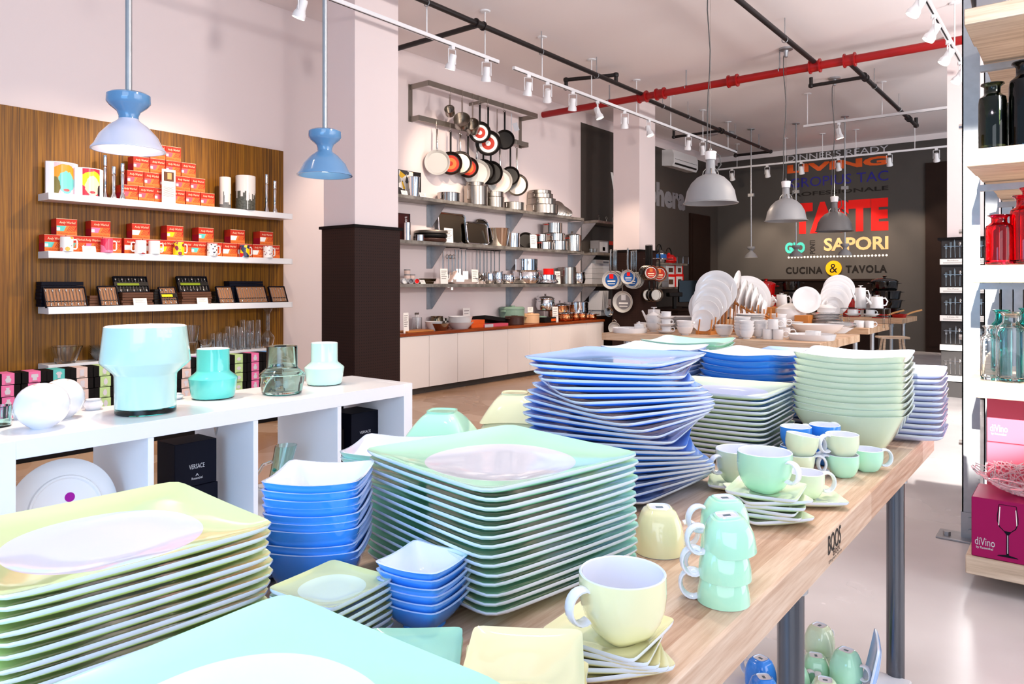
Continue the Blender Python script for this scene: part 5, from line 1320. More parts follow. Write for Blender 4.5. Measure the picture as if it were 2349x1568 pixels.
tool_hung(1140, RX1, ZR1 - 0.07, 0.40, 'spoon', 'long steel strainer handle hanging before the upper bar right of the pans', group=None)
tool_hung(1173, RX1, ZR1 - 0.07, 0.42, 'tag', 'utensil with a white paper tag at the right of the upper bar', m='p_silver')

# ---- three steel shelves on brackets
WS = [2.176, 1.686, 1.206]
WX = -5.80
PX0 = 905
for i, z in enumerate(WS):
    y1 = yX(1340, WX); y0 = 4.9
    sh = G().cham(WL, WX, y0, y1, z - 0.038, z, 0.002)
    parts = [('board', sh.mesh('board', 'shelf_steel'))]
    for px in (978, 1160, 1302):
        y = yX(px, WL)
        T = Matrix(((0,0,0,0),(0,0,0,0),(0,0,0,0),(0,0,0,1)))
        b = G().prism([(0, 0), (0.24, 0), (0.24, -0.015), (0.02, -0.26), (0, -0.26)], 0.006, Matrix.Translation((WL, y + 0.07, z - 0.038)) @ Matrix(((1,0,0,0),(0,0,1,0),(0,1,0,0),(0,0,0,1))))
        b.bb(WL, WL + 0.008, y, y + 0.076, z - 0.30, z - 0.038)
        parts.append(('bracket', b.mesh('bracket', 'galvanised')))
    thing('steel_shelf', parts, 'long grey steel shelf on the white wall, %s of three' % ('top one', 'middle one', 'bottom one')[i], 'wall shelf', (0,0,0), 0, 'steel shelves on the white wall')

def pot(px0, px1, pt_, z, label, kind='steel', x=-5.94, pb=None, lid=None, handles='loop', cat='pot', group=None, name='cooking_pot', flare=1.0, bulge=0.0, hm=None, sq=0.86):
    """pot between two pixel columns standing on height z, its rim at pixel row pt_"""
    y0, y1 = yX(px0, x), yX(px1, x)
    r = (y1 - y0) / 2 * sq; yc = (y0 + y1) / 2
    h = onX((px0 + px1) / 2, pt_, x).z - z
    b = r * flare
    if bulge: pr = [(0, 0), (b*0.7, 0), (b*0.9, 0.01), (r*(1+bulge), h*0.35), (r*(1+bulge*0.6), h*0.6), (r*0.94, h*0.9), (r, h), (r - 0.003, h), (r*0.9, h*0.88), (r*0.9, 0.02), (0, 0.01)]
    else: pr = [(0, 0), (b - 0.004, 0), (b, 0.004), (r, h - 0.003), (r + 0.003, h), (r - 0.003, h), (b - 0.004, 0.008), (0, 0.007)]
    parts = [('body', G().lathe(pr, 36).mesh('body', kind))]
    hm = hm or kind
    if handles == 'loop':
        for s_ in (-1, 1):
            hp = [(s_*0.0 - 0.0 + 0.03, s_*(r*0.96), h*0.80), (0.03, s_*(r + 0.028), h*0.83), (-0.03, s_*(r + 0.028), h*0.83), (-0.03, s_*(r*0.96), h*0.80)]
            parts.append(('handle', G().tube(hp, 0.004, 8).mesh('handle', hm)))
    elif handles == 'long':
        parts.append(('handle', G().tube([(0.0, r*0.96, h*0.75), (0.03, r + 0.08, h*0.85), (0.03, r + 0.16, h*0.88)], 0.0055, 8).mesh('handle', hm)))
    elif handles == 'side':
        parts.append(('handle', G().tube([(0.01, -r*0.97, h*0.8), (0.05, -r - 0.03, h*0.8), (0.05, -r - 0.03, h*0.3), (0.01, -r*0.97, h*0.25)], 0.0045, 8).mesh('handle', hm)))
    if lid:
        lh = h * 0.0 + r * 0.28
        parts.append(('lid', G().lathe([(r + 0.003, h), (r + 0.003, h + 0.005), (r*0.7, h + lh*0.7), (0.016, h + lh), (0.010, h + lh + 0.012), (0.020, h + lh + 0.026), (0, h + lh + 0.03)][::-1], 36).mesh('lid', lid)))
    if len(parts) == 1: return thing(name, parts[0][1], label, cat, (x, yc, z), 0, group)
    return thing(name, parts, label, cat, (x, yc, z), R(random.uniform(-12, 12)), group)
def wbox(px0, px1, pt_, z, label, m, x1=-5.95, depth=0.06, cat='box', name=None, pb=None, texts=None, lean=0.0, z0=None):
    y0, y1 = yX(px0, x1), yX(px1, x1); h = onX((px0 + px1) / 2, pt_, x1).z - z
    g = G().cham(-depth, 0, -(y1-y0)/2, (y1-y0)/2, 0, h, 0.0015)
    ms = [m]
    if texts:
        for i_, (tx, fy, fz, fw, fh, tm) in enumerate(texts):
            ms.append(tm)
            if tx is None: g.quad([(0.0008, -(y1-y0)/2 + (y1-y0)*fy, h*fz), (0.0008, -(y1-y0)/2 + (y1-y0)*(fy+fw), h*fz), (0.0008, -(y1-y0)/2 + (y1-y0)*(fy+fw), h*(fz+fh)), (0.0008, -(y1-y0)/2 + (y1-y0)*fy, h*(fz+fh))], i_ + 1)
            else: g.text(tx, (0.0012, -(y1-y0)/2 + (y1-y0)*fy, h*fz), (0,1,0), (0,0,1), (y1-y0)*fw, h*fh, i_ + 1)
    o = thing(name or cat.replace(' ', '_'), g.mesh(cat.replace(' ', '_'), ms), label, cat, (x1, (y0+y1)/2, z), 0)
    if lean: o.rotation_euler = (0, -lean, 0)
    return o
pattern_mat('geo_pattern', (236, 232, 226), [(230, 180, 40), (60, 56, 56), (236, 232, 226), (150, 146, 140)], 18, 2)
Z1, Z2, Z3 = WS
# top shelf
wbox(912, 966, 392, Z1, 'dark book with a yellow and grey geometric cover on the top steel shelf', 'p_dark', -6.02, 0.03, 'book', texts=[(None, 0.05, 0.02, 0.6, 0.96, 'geo_pattern')])
pot(938, 961, 406, Z1, 'mirror-polished steel vase before the patterned book', 'chrome', -5.90, handles=None, cat='vase', name='steel_vase', flare=0.82)
price_card(922, 936, 436, -5.83, Z1, 'small white card before the patterned book', 0.3)
price_card(964, 978, 441, -5.83, Z1, 'small white card right of the steel vase', 0.3)
pot(1008, 1050, 443, Z1, 'low wide steel pan on the top steel shelf', 'steel', handles='side')
pot(1070, 1112, 428, Z1, 'large steel stock pot under the big lamp-lit pan', 'steel_brushed', -5.93, handles='side')
pot(1072, 1106, 419, onX(1090, 428, -5.93).z + 0.001, 'narrower steel pot standing on the large stock pot', 'steel_brushed', -5.93, handles='side', sq=0.8)
pot(1114, 1150, 453, Z1, 'steel pot under a second one, middle of the top steel shelf', 'steel_brushed', handles='loop')
pot(1115, 1149, 441, onX(1132, 453, -5.94).z + 0.001, 'steel pot stacked on another one, middle of the top steel shelf', 'steel_brushed', handles='loop')
pot(1158, 1195, 465, Z1, 'shallow steel pan right of the stacked pots', 'steel_brushed', handles='side')
zt = Z1
for i, (a, b_, tp) in enumerate(((1218, 1268, 471), (1219, 1264, 457), (1219, 1259, 446), (1220, 1256, 438))):
    zn = onX((a + b_) / 2, tp, -5.94).z
    pot(a, b_, tp, zt, 'steel pot in the tall tower at the right of the top shelf, %s' % nth_top(i, 4), 'steel_brushed', handles='side', group='tower of steel pots')
    zt = zn + 0.001
for i, (px, r_) in enumerate(((1276, 0.125), (1281, 0.120), (1286, 0.094), (1290, 0.078), (1293, 0.062))):
    T = Matrix.Rotation(R(90 - 12), 4, 'Y')
    g = G().lathe([(0, 0.02), (0.012, 0.02), (0.012, 0.03), (0, 0.03)], 12, T).lathe([(0, 0.012), (r_*0.5, 0.010), (r_*0.94, 0.004), (r_, 0.0), (r_, -0.003), (0, 0.008)], 36, T)
    thing('pot_lid', g.mesh('pot_lid', 'steel_brushed'), 'round steel lid leaning at the end of the top shelf, %s' % ('backmost', 'second', 'third', 'fourth', 'frontmost')[i], 'lid', (-6.04 + 0.035 * i, yX(px, -5.98), Z1 + r_), -0.75, 'leaning steel lids')
# second shelf
wbox(912, 941, 489, Z2, 'dark maroon book with a pale spine word on the middle steel shelf', 'p_maroon', -5.99, 0.03, 'book', texts=[(None, 0.9, 0.0, 0.1, 1.0, 'p_dark')])
y = yX(936, -5.985)
g = G().text('net', (-5.983, y + 0.02, Z2 + 0.20), (0,0,1), (0,-1,0), 0.11, 0.035)
bpy.data.objects['book.001'].name = 'book.001'
tx = put('lettering', G().text('net', (0.0014, 0.045, 0.17), (0,0,1), (0,-1,0), 0.11, 0.035).mesh('lettering', 'p_silver'), bpy.data.objects['book.001'])
pot(928, 941, 510, Z2, 'tall narrow chrome shaker at the left of the middle steel shelf', 'chrome', -5.90, handles=None, cat='shaker', name='shaker')
for i in range(3):
    pot(955 + 5*i, 972 + 5*i, 538 + 3*i, Z2, 'little crumpled chrome dish beside the shaker, %s' % nth_left(i, 3), 'chrome', -5.86 + 0.0*i - (i % 2)*0.10, handles=None, cat='dish', name='chrome_dish') if i < 2 else None
for i, m_ in enumerate(('pot_brown', 'nonstick', 'rack_metal')):
    yc = yX(988, -5.94)
    lathe_thing('round_dish', [(0, 0), (0.17, 0), (0.19, 0.012), (0.195, 0.03), (0.19, 0.042), (0.175, 0.044), (0, 0.040)], m_, 'thick flat round dish stacked on the middle steel shelf, %s' % ('lowest, brown', 'middle, black', 'topmost, olive grey')[i], 'dish', (-5.95, yc + 0.01*i, Z2 + 0.046*i), 40)
def tray(px0, px1, pt_, x, lean, label, rr=0.05):
    y0, y1 = yX(px0, x), yX(px1, x); w_ = (y1 - y0); h = onX((px0+px1)/2, pt_, x).z - Z2
    T = Matrix.Translation((0, 0, h/2)) @ Matrix.Rotation(R(90) - lean, 4, 'Y')
    def rr_poly(a, b, r): 
        out = []
        for cx_, cy_, s0 in ((a - r, b - r, 0), (-a + r, b - r, 90), (-a + r, -b + r, 180), (a - r, -b + r, 270)):
            out += [(cx_ + r*cos(R(s0 + 18*k)), cy_ + r*sin(R(s0 + 18*k))) for k in range(6)]
        return out
    g = G().prism(rr_poly(h/2 - 0.012, w_/2 - 0.012, rr), 0.006, T)
    rim = G().tube([T @ Vector((p[0], p[1], 0.012)) for p in rr_poly(h/2 - 0.008, w_/2 - 0.008, rr)], 0.011, 8, closed=True, up=(1,0,0))
    thing('serving_tray', [('tray_floor', g.mesh('tray_floor', 'steel_dark')), ('rim', rim.mesh('rim', 'chrome'))], label, 'tray', (x, (y0+y1)/2, Z2 + 0.006), 0)
mat('steel_dark', (120, 104, 84), 0.12, 1.0)
tray(1004, 1068, 490, -6.00, 0.10, 'large rectangular steel tray standing upright on the middle shelf')
tray(1088, 1120, 503, -6.05, 0.06, 'small round-cornered tray behind the second tray', 0.10)
tray(1068, 1118, 511, -5.96, 0.12, 'second steel tray with a wide polished rim on the middle shelf', 0.045)
price_card(1020, 1040, 523, -5.835, Z2, 'tall white price card before the large steel tray', 0.05, None, 6)
pot(1121, 1162, 524, Z2, 'tall polished wine bucket on the middle steel shelf', 'chrome', -5.93, handles=None, cat='wine bucket', name='wine_bucket', flare=0.8)
pot(1163, 1188, 535, Z2, 'small hammered chrome bucket next to the wine bucket', 'chrome', -5.92, handles=None, cat='bucket', name='chrome_bucket')
for i, px in enumerate((1212, 1203)):
    r_ = 0.115
    Tm = Matrix.Rotation(R(78), 4, 'Y')
    g = G().lathe([(0, -0.03), (r_*0.8, -0.03), (r_, 0.0), (r_ - 0.004, 0.0), (r_*0.78, -0.026), (0, -0.026)], 36, Tm)
    h = G().tube([(0.0, 0.05, -r_*0.9), (0.06, 0.12, -r_*0.95)], 0.007, 8, 0, 1.6)
    thing('frying_pan', [('body', g.mesh('body', 'nonstick')), ('handle', h.mesh('handle', 'orange'), 'orange handle')], '%s black frying pan with an orange rim standing on the middle shelf' % ('rear', 'front')[i], 'frying pan', (-6.02 + 0.05*i, yX(px, -6.0), Z2 + r_), -0.7, 'standing pans')
price_card(1217, 1232, 538, -5.84, Z2, 'tall white price card right of the two black pans', 0.05, None, 5)
hm = 'handle_red'
zl = onX(1250, 555, -5.93).z
pot(1234, 1262, 555, Z2, 'steel pan with red handles, lower left of the group', 'steel', -5.92, handles='loop', hm=hm)
pot(1260, 1294, 553, Z2, 'wide steel pan with red handles, lower middle of the group', 'steel', -5.92, handles='loop', hm=hm)
zl2 = onX(1275, 553, -5.92).z
pot(1231, 1250, 537, onX(1248, 555, -5.92).z + 0.002, 'small steel pan with red handles, upper left of the group', 'steel', -5.92, handles='loop', hm=hm, lid=None)
pot(1258, 1288, 536, zl2 + 0.002, 'steel pot with red handles stacked in the middle of the group', 'steel', -5.92, handles='loop', hm=hm)
pot(1252, 1282, 512, onX(1273, 536, -5.92).z + 0.002, 'topmost steel pot with red handles', 'steel', -5.92, handles='loop', hm=hm)
pot(1298, 1326, 541, Z2, 'tall steel pot with red handles at the right end', 'steel', -5.92, handles='loop', hm=hm, lid='steel')
# utensil rails under the second shelf
for a, b_, zz, lb in ((1008, 1072, 566, 'short dark rail with hooks below the middle steel shelf, left one'), (1086, 1148, 572, 'short dark rail with ladles below the middle steel shelf, right one')):
    p, q = onX(a, zz, -5.98), onX(b_, zz + 3, -5.98)
    g = G().cyl(p, q, 0.006, 8)
    thing('utensil_rail', g.cyl(p, (WL, p.y, p.z), 0.005, 8).cyl(q, (WL, q.y, q.z), 0.005, 8).mesh('utensil_rail', 'black'), lb, 'utensil rail')
zr = onX(1040, 568, -5.98).z
for i, (px, kd) in enumerate(((1016, 'turner'), (1029, 'scissors'), (1037, 'scissors'), (1044, 'spoon'), (1052, 'packed'), (1059, 'spoon'), (1068, 'turner'))):
    tool_hung(px, -5.97, zr - (0.09 if kd == 'scissors' else 0.02), 0.36 + 0.03 * (i % 3), kd, 'steel kitchen tool on the left hook rail, %s' % nth_left(i, 7), group='tools on the left rail')
zr = onX(1117, 573, -5.98).z
for i, px in enumerate((1094, 1101, 1110, 1117, 1126, 1134, 1145)):
    tool_hung(px, -5.97, zr - 0.005, 0.40 + 0.03 * (i % 2), 'ladle' if i % 3 != 2 else 'spoon', 'steel ladle or spoon on the right rail, %s' % nth_left(i, 7), cat='ladle', group='ladles on the right rail')
# bottom shelf
for i, (px, ptp) in enumerate(((935, 640), (946, 640), (934, 625), (945, 626), (934, 612))):
    z0_ = Z3 + (0.055 * (i // 2)); x = -5.96
    yc = yX(px, x)
    thing('jar_pack', [('glass_body', G().lathe([(0, 0), (0.032, 0), (0.034, 0.004), (0.034, 0.04), (0, 0.04)], 20).mesh('glass_body', 'p_beige')), ('lid', G().lathe([(0, 0.0402), (0.036, 0.0402), (0.036, 0.052), (0, 0.052)], 20).mesh('lid', 'p_grey'))],
          'little jar with grey lid at the left of the bottom steel shelf, %s' % ('lower left', 'lower right', 'middle left', 'middle right', 'topmost')[i], 'jar', (x, yc, z0_), 0, 'little jars')
for i, (px, m_) in enumerate(((929, 'p_white'), (943, 'p_grey'), (957, 'p_bright_red'))):
    x = -5.86
    T = Matrix.Rotation(PI/2, 4, 'Y')
    g = G().lathe([(0, -0.10), (0.030, -0.10), (0.031, 0.0), (0.027, 0.0), (0.027, -0.09), (0, -0.09)], 24, Matrix.Translation((0, 0, 0.031)) @ T)
    g.lathe([(0, -0.02), (0.027, -0.02)], 24, Matrix.Translation((0, 0, 0.031)) @ T, 1)
    thing('canister', g.mesh('canister', ['p_silver', m_]), 'small canister lying on its side, %s one' % ('white', 'grey', 'red')[i], 'canister', (x, yX(px, x), Z3), -0.5)
for i in range(2):
    thing('grater', G().prism([(-0.05, 0), (0.05, 0), (0.065, 0.03), (-0.065, 0.03)], 0.24, Matrix.Rotation(PI/2, 4, 'X')).mesh('grater', 'steel_dark'), '%s dark steel trough lying behind the canisters' % ('lower', 'upper')[i], 'trough', (-5.98, yX(987, -5.98) + 0.03*i, Z3 + 0.031 * i), 0.1*i)
price_card(966, 977, 640, -5.85, Z3, 'tiny white card beside the red canister', 0.5)
price_card(1011, 1028, 616, -5.86, Z3, 'tall white card left of the beige tray', 0.06, None, 5)
thing('long_tray', G().rings([(0, 0, 2), (0.13, 0, 5), (0.15, 0.022, 6), (0.146, 0.022, 6), (0.127, 0.006, 5), (0, 0.005, 2)], 40, Matrix.Scale(0.55, 4, (1,0,0)) @ Matrix.Scale(1.6, 4, (0,1,0))).mesh('long_tray', 'p_beige'), 'long beige tray lying on the bottom steel shelf', 'tray', (-5.93, yX(1060, -5.93), Z3))
thing('tilted_tray', G().cham(-0.06, 0.06, -0.10, 0.10, 0, 0.012, 0.003).mesh('tilted_tray', 'p_beige'), 'small beige plate leaning on the long tray', 'plate', (-5.97, yX(1034, -5.97), Z3 + 0.075)).rotation_euler = (0.75, -0.2, 0)
price_card(1083, 1098, 618, -5.95, Z3, 'white card behind the long beige tray', 0.05, None, 4)
for i, (a, b_, tp) in enumerate(((1115, 1131, 625), (1133, 1151, 622), (1153, 1176, 628))):
    pot(a, b_, tp, Z3, 'rounded chrome beaker in the row of three, %s' % nth_left(i, 3), 'chrome', -5.90, handles=None, cat='beaker', name='chrome_beaker', bulge=0.05, group='chrome beakers')
pot(1182, 1228, 620, Z3, 'wide bulging chrome pot below another, bottom steel shelf', 'chrome', -5.92, handles='side', bulge=0.04)
pot(1187, 1225, 594, onX(1205, 620, -5.92).z + 0.001, 'chrome pot standing on the wide bulging one', 'chrome', -5.92, handles='side')
pot(1232, 1271, 641, Z3, 'low chrome pan under another one, bottom steel shelf', 'chrome', -5.92, handles=None, bulge=0.03)
pot(1234, 1268, 630, onX(1251, 641, -5.92).z + 0.001, 'second low chrome pan carrying a red tin', 'chrome', -5.92, handles='long')
pot(1250, 1266, 616, onX(1251, 630, -5.92).z + 0.001, 'small red and white tin standing on the low pans', 'p_bright_red', -5.92, handles=None, cat='tin', name='tin')
price_card(1274, 1286, 622, -5.85, Z3, 'tall narrow white card left of the tall steamer pot', 0.05, None, 5)
pot(1286, 1314, 613, Z3, 'tall steel steamer pot at the right of the bottom shelf', 'steel_brushed', -5.93, handles='loop')
pot(1314, 1336, 624, Z3, 'chrome beaker at the right end of the bottom shelf', 'chrome', -5.91, handles=None, cat='beaker', name='chrome_beaker', bulge=0.04)

# ---- base cabinets with a wooden counter
CF = -5.67
CT = 0.678
yc0, yc1 = 4.75, yX(1385, CF)
edges = [yX(p, CF) for p in (984.6, 1050, 1109.6, 1165, 1215.7, 1263, 1306, 1346)]
edges = [edges[0] - (edges[1] - edges[0])] + edges + [yc1]
for i in range(len(edges) - 1):
    a, b_ = edges[i], edges[i + 1]
    bd = G().bb(WL, CF - 0.02, a + 0.001, b_ - 0.001, 0.08, CT - 0.035)
    dr = G().cham(CF - 0.019, CF, a + 0.0025, b_ - 0.0025, 0.075, CT - 0.040, 0.0015)
    tk = G().bb(WL + 0.05, CF - 0.07, a + 0.001, b_ - 0.001, 0, 0.08)
    thing('base_cabinet', [('body', bd.mesh('body', 'white_matte')), ('door', dr.mesh('door', 'cream_door')), ('toe_kick', tk.mesh('toe_kick', 'wall_dark'), 'dark recessed plinth')],
          'cream base cabinet under the wooden counter, %s' % nth_left(i, len(edges) - 1), 'cabinet', (0,0,0), 0, 'cream base cabinets')
thing('countertop', G().cham(WL, CF + 0.012, edges[0], yc1 + 0.01, CT - 0.034, CT, 0.002).mesh('countertop', 'counter_wood'), 'long reddish brown wooden counter on the cream cabinets', 'countertop')
xc = -5.86
price_card(926, 938, 717, -5.74, CT, 'white card at the left end of the wooden counter', 0.03, None, 6)
thing('cutting_board', G().cham(-0.10, 0.10, -0.20, 0.20, 0, 0.018, 0.004).mesh('cutting_board', 'bamboo'), 'pale wooden board at the left end of the counter', 'board', (-5.80, yX(952, -5.8), CT))
e = pot(947, 966, 727, CT + 0.0, 'clear jar holding a few spoons', 'glass_clear', -5.98, handles=None, cat='jar', name='glass_jar')
for k in range(3):
    thing('spoon', G().tube([(0, 0, 0), (0, 0.012*(k-1), 0.17)], 0.003, 6).lathe([(0, 0.16), (0.012, 0.175), (0, 0.195)], 10, Matrix.Translation((0, 0.012*(k-1), 0))).mesh('spoon', 'steel'), 'spoon standing in the clear jar, %s' % nth_left(k, 3), 'spoon', (-5.98, yX(956, -5.98) + 0.01*(k-1), CT + 0.012), 0, 'spoons in the jar')
def dish(px0, px1, pt_, label, m, x=xc, flare=0.6, cat='bowl', z=CT, name='dish_bowl'):
    return pot(px0, px1, pt_, z, label, m, x, handles=None, cat=cat, name=name, flare=flare)
dish(978, 1012, 737, 'white bowl with blue pattern on the wooden counter', 'porcelain', -5.82)
dish(990, 1028, 741, 'flat silver dish before the white bowl on the counter', 'steel', -5.76)
pot(990, 1014, 725, CT, 'shiny dark wire basket behind the white bowl', 'steel_dark', -6.0, handles=None, cat='basket', name='wire_basket', bulge=0.1)
g = G()
for i in range(5):
    for j in range(4):
        g.bb(0.0, 0.0012, -0.08 + 0.032*i, -0.08 + 0.032*(i+1), 0.03*j, 0.03*(j+1), (i + j) % 2)
thing('checkered_box', g.cham(-0.10, 0, -0.08, 0.08, 0, 0.12, 0.002).mesh('checkered_box', ['p_dark', 'p_white']), 'black and white chequered box behind the wicker bowl', 'box', (-5.97, yX(1018, -5.97), CT))
pot(1030, 1080, 738, CT, 'large pale bowl in a wire holder, lower one', 'porcelain', -5.82, handles=None, cat='bowl', name='dish_bowl', flare=0.6)
pot(1034, 1078, 725, onX(1055, 738, -5.82).z - 0.03, 'pale round bowl nested above the large one', 'porcelain', -5.82, handles=None, cat='bowl', name='dish_bowl', flare=0.8)
price_card(1063, 1079, 706, -6.0, CT, 'white card standing behind the pale bowls', 0.03)
for i in range(2):
    wbox(1081, 1112, 742.5 - 9*i, CT + 0.045*i, 'orange carton before the black tray, %s one' % ('lower', 'upper')[i], 'orange', -5.76, 0.12, 'carton') 
wbox(1112, 1166, 742, CT, 'flat pink and white boxes before the dark pot', 'p_rose', -5.74, 0.13, 'flat box', texts=[(None, 0.0, 0.0, 0.35, 1.0, 'p_silver')])
thing('black_tray_box', [('box', G().cham(-0.14, 0.14, -0.24, 0.24, 0, 0.05, 0.003).mesh('box', 'nonstick')), ('contents', G().cham(-0.11, 0.11, -0.20, 0.12, 0.0502, 0.056, 0.002).mesh('contents', 'p_paper'), 'white papers in the tray')],
      'black open box with white contents on the counter', 'tray box', (-5.97, yX(1122, -5.97), CT + 0.05)).rotation_euler = (-0.12, -0.1, 0)
def cast(px0, px1, pt_, m, label, x=-5.88, lid=True, z=CT):
    y0, y1 = yX(px0, x), yX(px1, x); r = (y1-y0)/2*0.86; h = onX((px0+px1)/2, pt_, x).z - z
    bd = G().lathe([(0, 0), (r*0.92, 0), (r*0.98, 0.008), (r, h*0.82), (r*0.97, h*0.82), (0, h*0.4)], 36)
    ld = G().lathe([(0, h*0.83), (r*1.02, h*0.83), (r*1.02, h*0.90), (r*0.9, h*0.97), (0, h*0.98)], 36).bb(-0.03, 0.03, -0.03, 0.03, h*0.97, h*1.04)
    hd = [('handle', G().cham(-0.035, 0.035, s_*(r + 0.012) - 0.016, s_*(r + 0.012) + 0.016, h*0.68, h*0.78, 0.004).mesh('handle', m)) for s_ in (-1, 1)]
    thing('casserole', [('body', bd.mesh('body', m)), ('lid', ld.mesh('lid', m))] + hd, label, 'casserole', (x, (y0+y1)/2, z))
cast(1153, 1195, 702, 'pot_green', 'large grey-green casserole on the counter', -5.97)
cast(1164, 1196, 724, 'pot_brown', 'low dark brown casserole before the green one', -5.80)
cast(1202, 1231, 718, 'pot_tan', 'tan straight-sided casserole on the counter', -5.86)
price_card(1211, 1223, 704, -5.86, onX(1216, 718, -5.86).z + 0.012, 'clear-framed card standing on the tan casserole', 0.03)
cast(1232, 1250, 725, 'pot_green', 'small low green casserole right of the tan one', -5.88)
wbox(1250, 1276, 727, CT, 'black and orange flat box before the copper pots', 'nonstick', -5.76, 0.12, 'flat box', texts=[(None, 0.55, 0.2, 0.4, 0.5, 'orange')])
zs = onX(1250, 712, -5.95).z
thing('acrylic_stand', G().cham(-0.09, 0.09, -0.10, 0.10, zs - CT - 0.004, zs - CT, 0.001).cham(-0.09, -0.085, -0.10, 0.10, 0, zs - CT - 0.004, 0.001).cham(0.085, 0.09, -0.10, 0.10, 0, zs - CT - 0.004, 0.001).mesh('acrylic_stand', 'glass_clear'), 'clear acrylic stand below the copper-bottomed pot', 'stand', (-5.95, yX(1250, -5.95), CT))
pot(1236, 1265, 684, zs + 0.001, 'raised copper-bottomed lidded pot on the clear stand', 'chrome', -5.95, handles='loop', lid='chrome', bulge=0.06)
pot(1268, 1299, 700, CT, 'lidded copper-bottomed pan behind the white card', 'copper', -5.98, handles='loop', lid='chrome', bulge=0.05)
price_card(1268, 1281, 703, -5.80, CT, 'tall white card among the copper pots', 0.03, None, 4)
pot(1283, 1306, 719, CT, 'small lidded copper-bottomed casserole in front', 'copper', -5.80, handles='loop', lid='chrome', bulge=0.05)
pot(1304, 1340, 692, CT, 'tall cylindrical steel pot behind the little copper pots', 'chrome', -5.97, handles=None)
for i, (a, b_) in enumerate(((1294, 1310), (1313, 1326), (1326, 1341))):
    pot(a, b_, 718, CT, 'little round copper-bottomed pot, %s of three at the right' % ('left one', 'middle one', 'right one')[i], 'copper', -5.80, handles=None, lid='chrome', bulge=0.08, group='little copper pots')
pot(1348, 1364, 720, CT, 'last little copper pan with a long handle at the end of the counter', 'copper', -5.80, handles='long', lid='chrome', bulge=0.06)
# ================================================================ stepped tables with white crockery
def dep(p): return -p.x * sin(YAW) + p.y * cos(YAW)
def pr_(wpx, p): return wpx / 2.0 * dep(p) / F
worktable(-3.46, -1.555, 5.70, 6.92, 'maple table with white crockery, front one of the stepped row', 0, [(-3.32, 5.92), (-1.72, 5.92), (-3.32, 6.78), (-1.72, 6.78)])
worktable(-3.90, -1.71, 7.95, 8.95, 'maple table in the middle of the row, under the second dome lamp', 0, [(-3.75, 8.05), (-1.86, 8.07), (-3.75, 8.83), (-1.86, 8.83)])
worktable(-3.70, -1.83, 10.35, 11.4, 'farthest maple table of the row, carrying the cast iron pots', 0, [(-3.55, 10.47), (-1.98, 10.47), (-3.55, 11.28), (-1.98, 11.28)])
WH = 'porcelain'
def at(px, py, z=TT): return onZ(px, py, z)
def rplate(r): return [(0, 0.002), (r*0.55, 0.0), (r*0.6, 0.002), (r*0.72, 0.006), (r*0.97, 0.018), (r, 0.021), (r*0.98, 0.022), (r*0.72, 0.010), (r*0.6, 0.006), (0, 0.005)]
def rbowl(r, h, f=0.45): return [(0, 0.003), (r*f*0.9, 0.0), (r*f, 0.0), (r*f, 0.008), (r*(f+0.22), h*0.2), (r*0.83, h*0.5), (r*0.955, h*0.85), (r*1.0, h*0.97), (r, h), (r*0.965, h), (r*0.79, h*0.5), (r*(f+0.12), h*0.2), (0, h*0.12)]
def rcyl(r, h): return [(0, 0), (r*0.96, 0), (r, 0.004), (r, h), (r - 0.004, h), (r - 0.005, 0.008), (0, 0.007)]
MC = {}
def mm(key, prof, n=32):
    k = (key,) + tuple(round(a, 4) for q in prof for a in q[:2])
    if k not in MC: MC[k] = G().lathe(prof, n).mesh(key, WH)
    return MC[k]
def w_thing(name, prof, label, cat, p, group=None, extra=None):
    return thing(name, mm(name if not extra else 'body', prof) if not extra else [('body', mm('body', prof))] + extra, label, cat, p, 0, group)
def ring_handle(r, h, rr=0.3, th=0.0045, ang=0.0):
    R_ = h * rr
    return G().tube([(r + R_*0.75 + R_*cos(a), 0, h*0.52 + R_*sin(a)) for a in [2*PI*k/18 for k in range(18)]], th, 8, closed=True, up=(0,1,0)).mesh('handle', WH)
HR = math.atan2(0.62, 0.785)              # towards the right of the picture
def w_cup(p, r, h, label, group=None, ang=None, bowl=False):
    e = thing('white_cup', [('body', mm('body', rbowl(r, h, 0.6) if bowl else rcyl(r, h))), ('handle', ring_handle(r, h))], label, 'cup', p, HR if ang is None else ang, group)
    return e
def stack_w(n, prof, name, what, where, cat, p, pitch, group):
    for i in range(n):
        thing(name, mm(name, prof), '%s %s, %s' % (what, where, nth_top(i, n) if n > 1 else 'single'), cat, (p.x + random.uniform(-.002, .002), p.y + random.uniform(-.002, .002), p.z + i * pitch), 0, group)
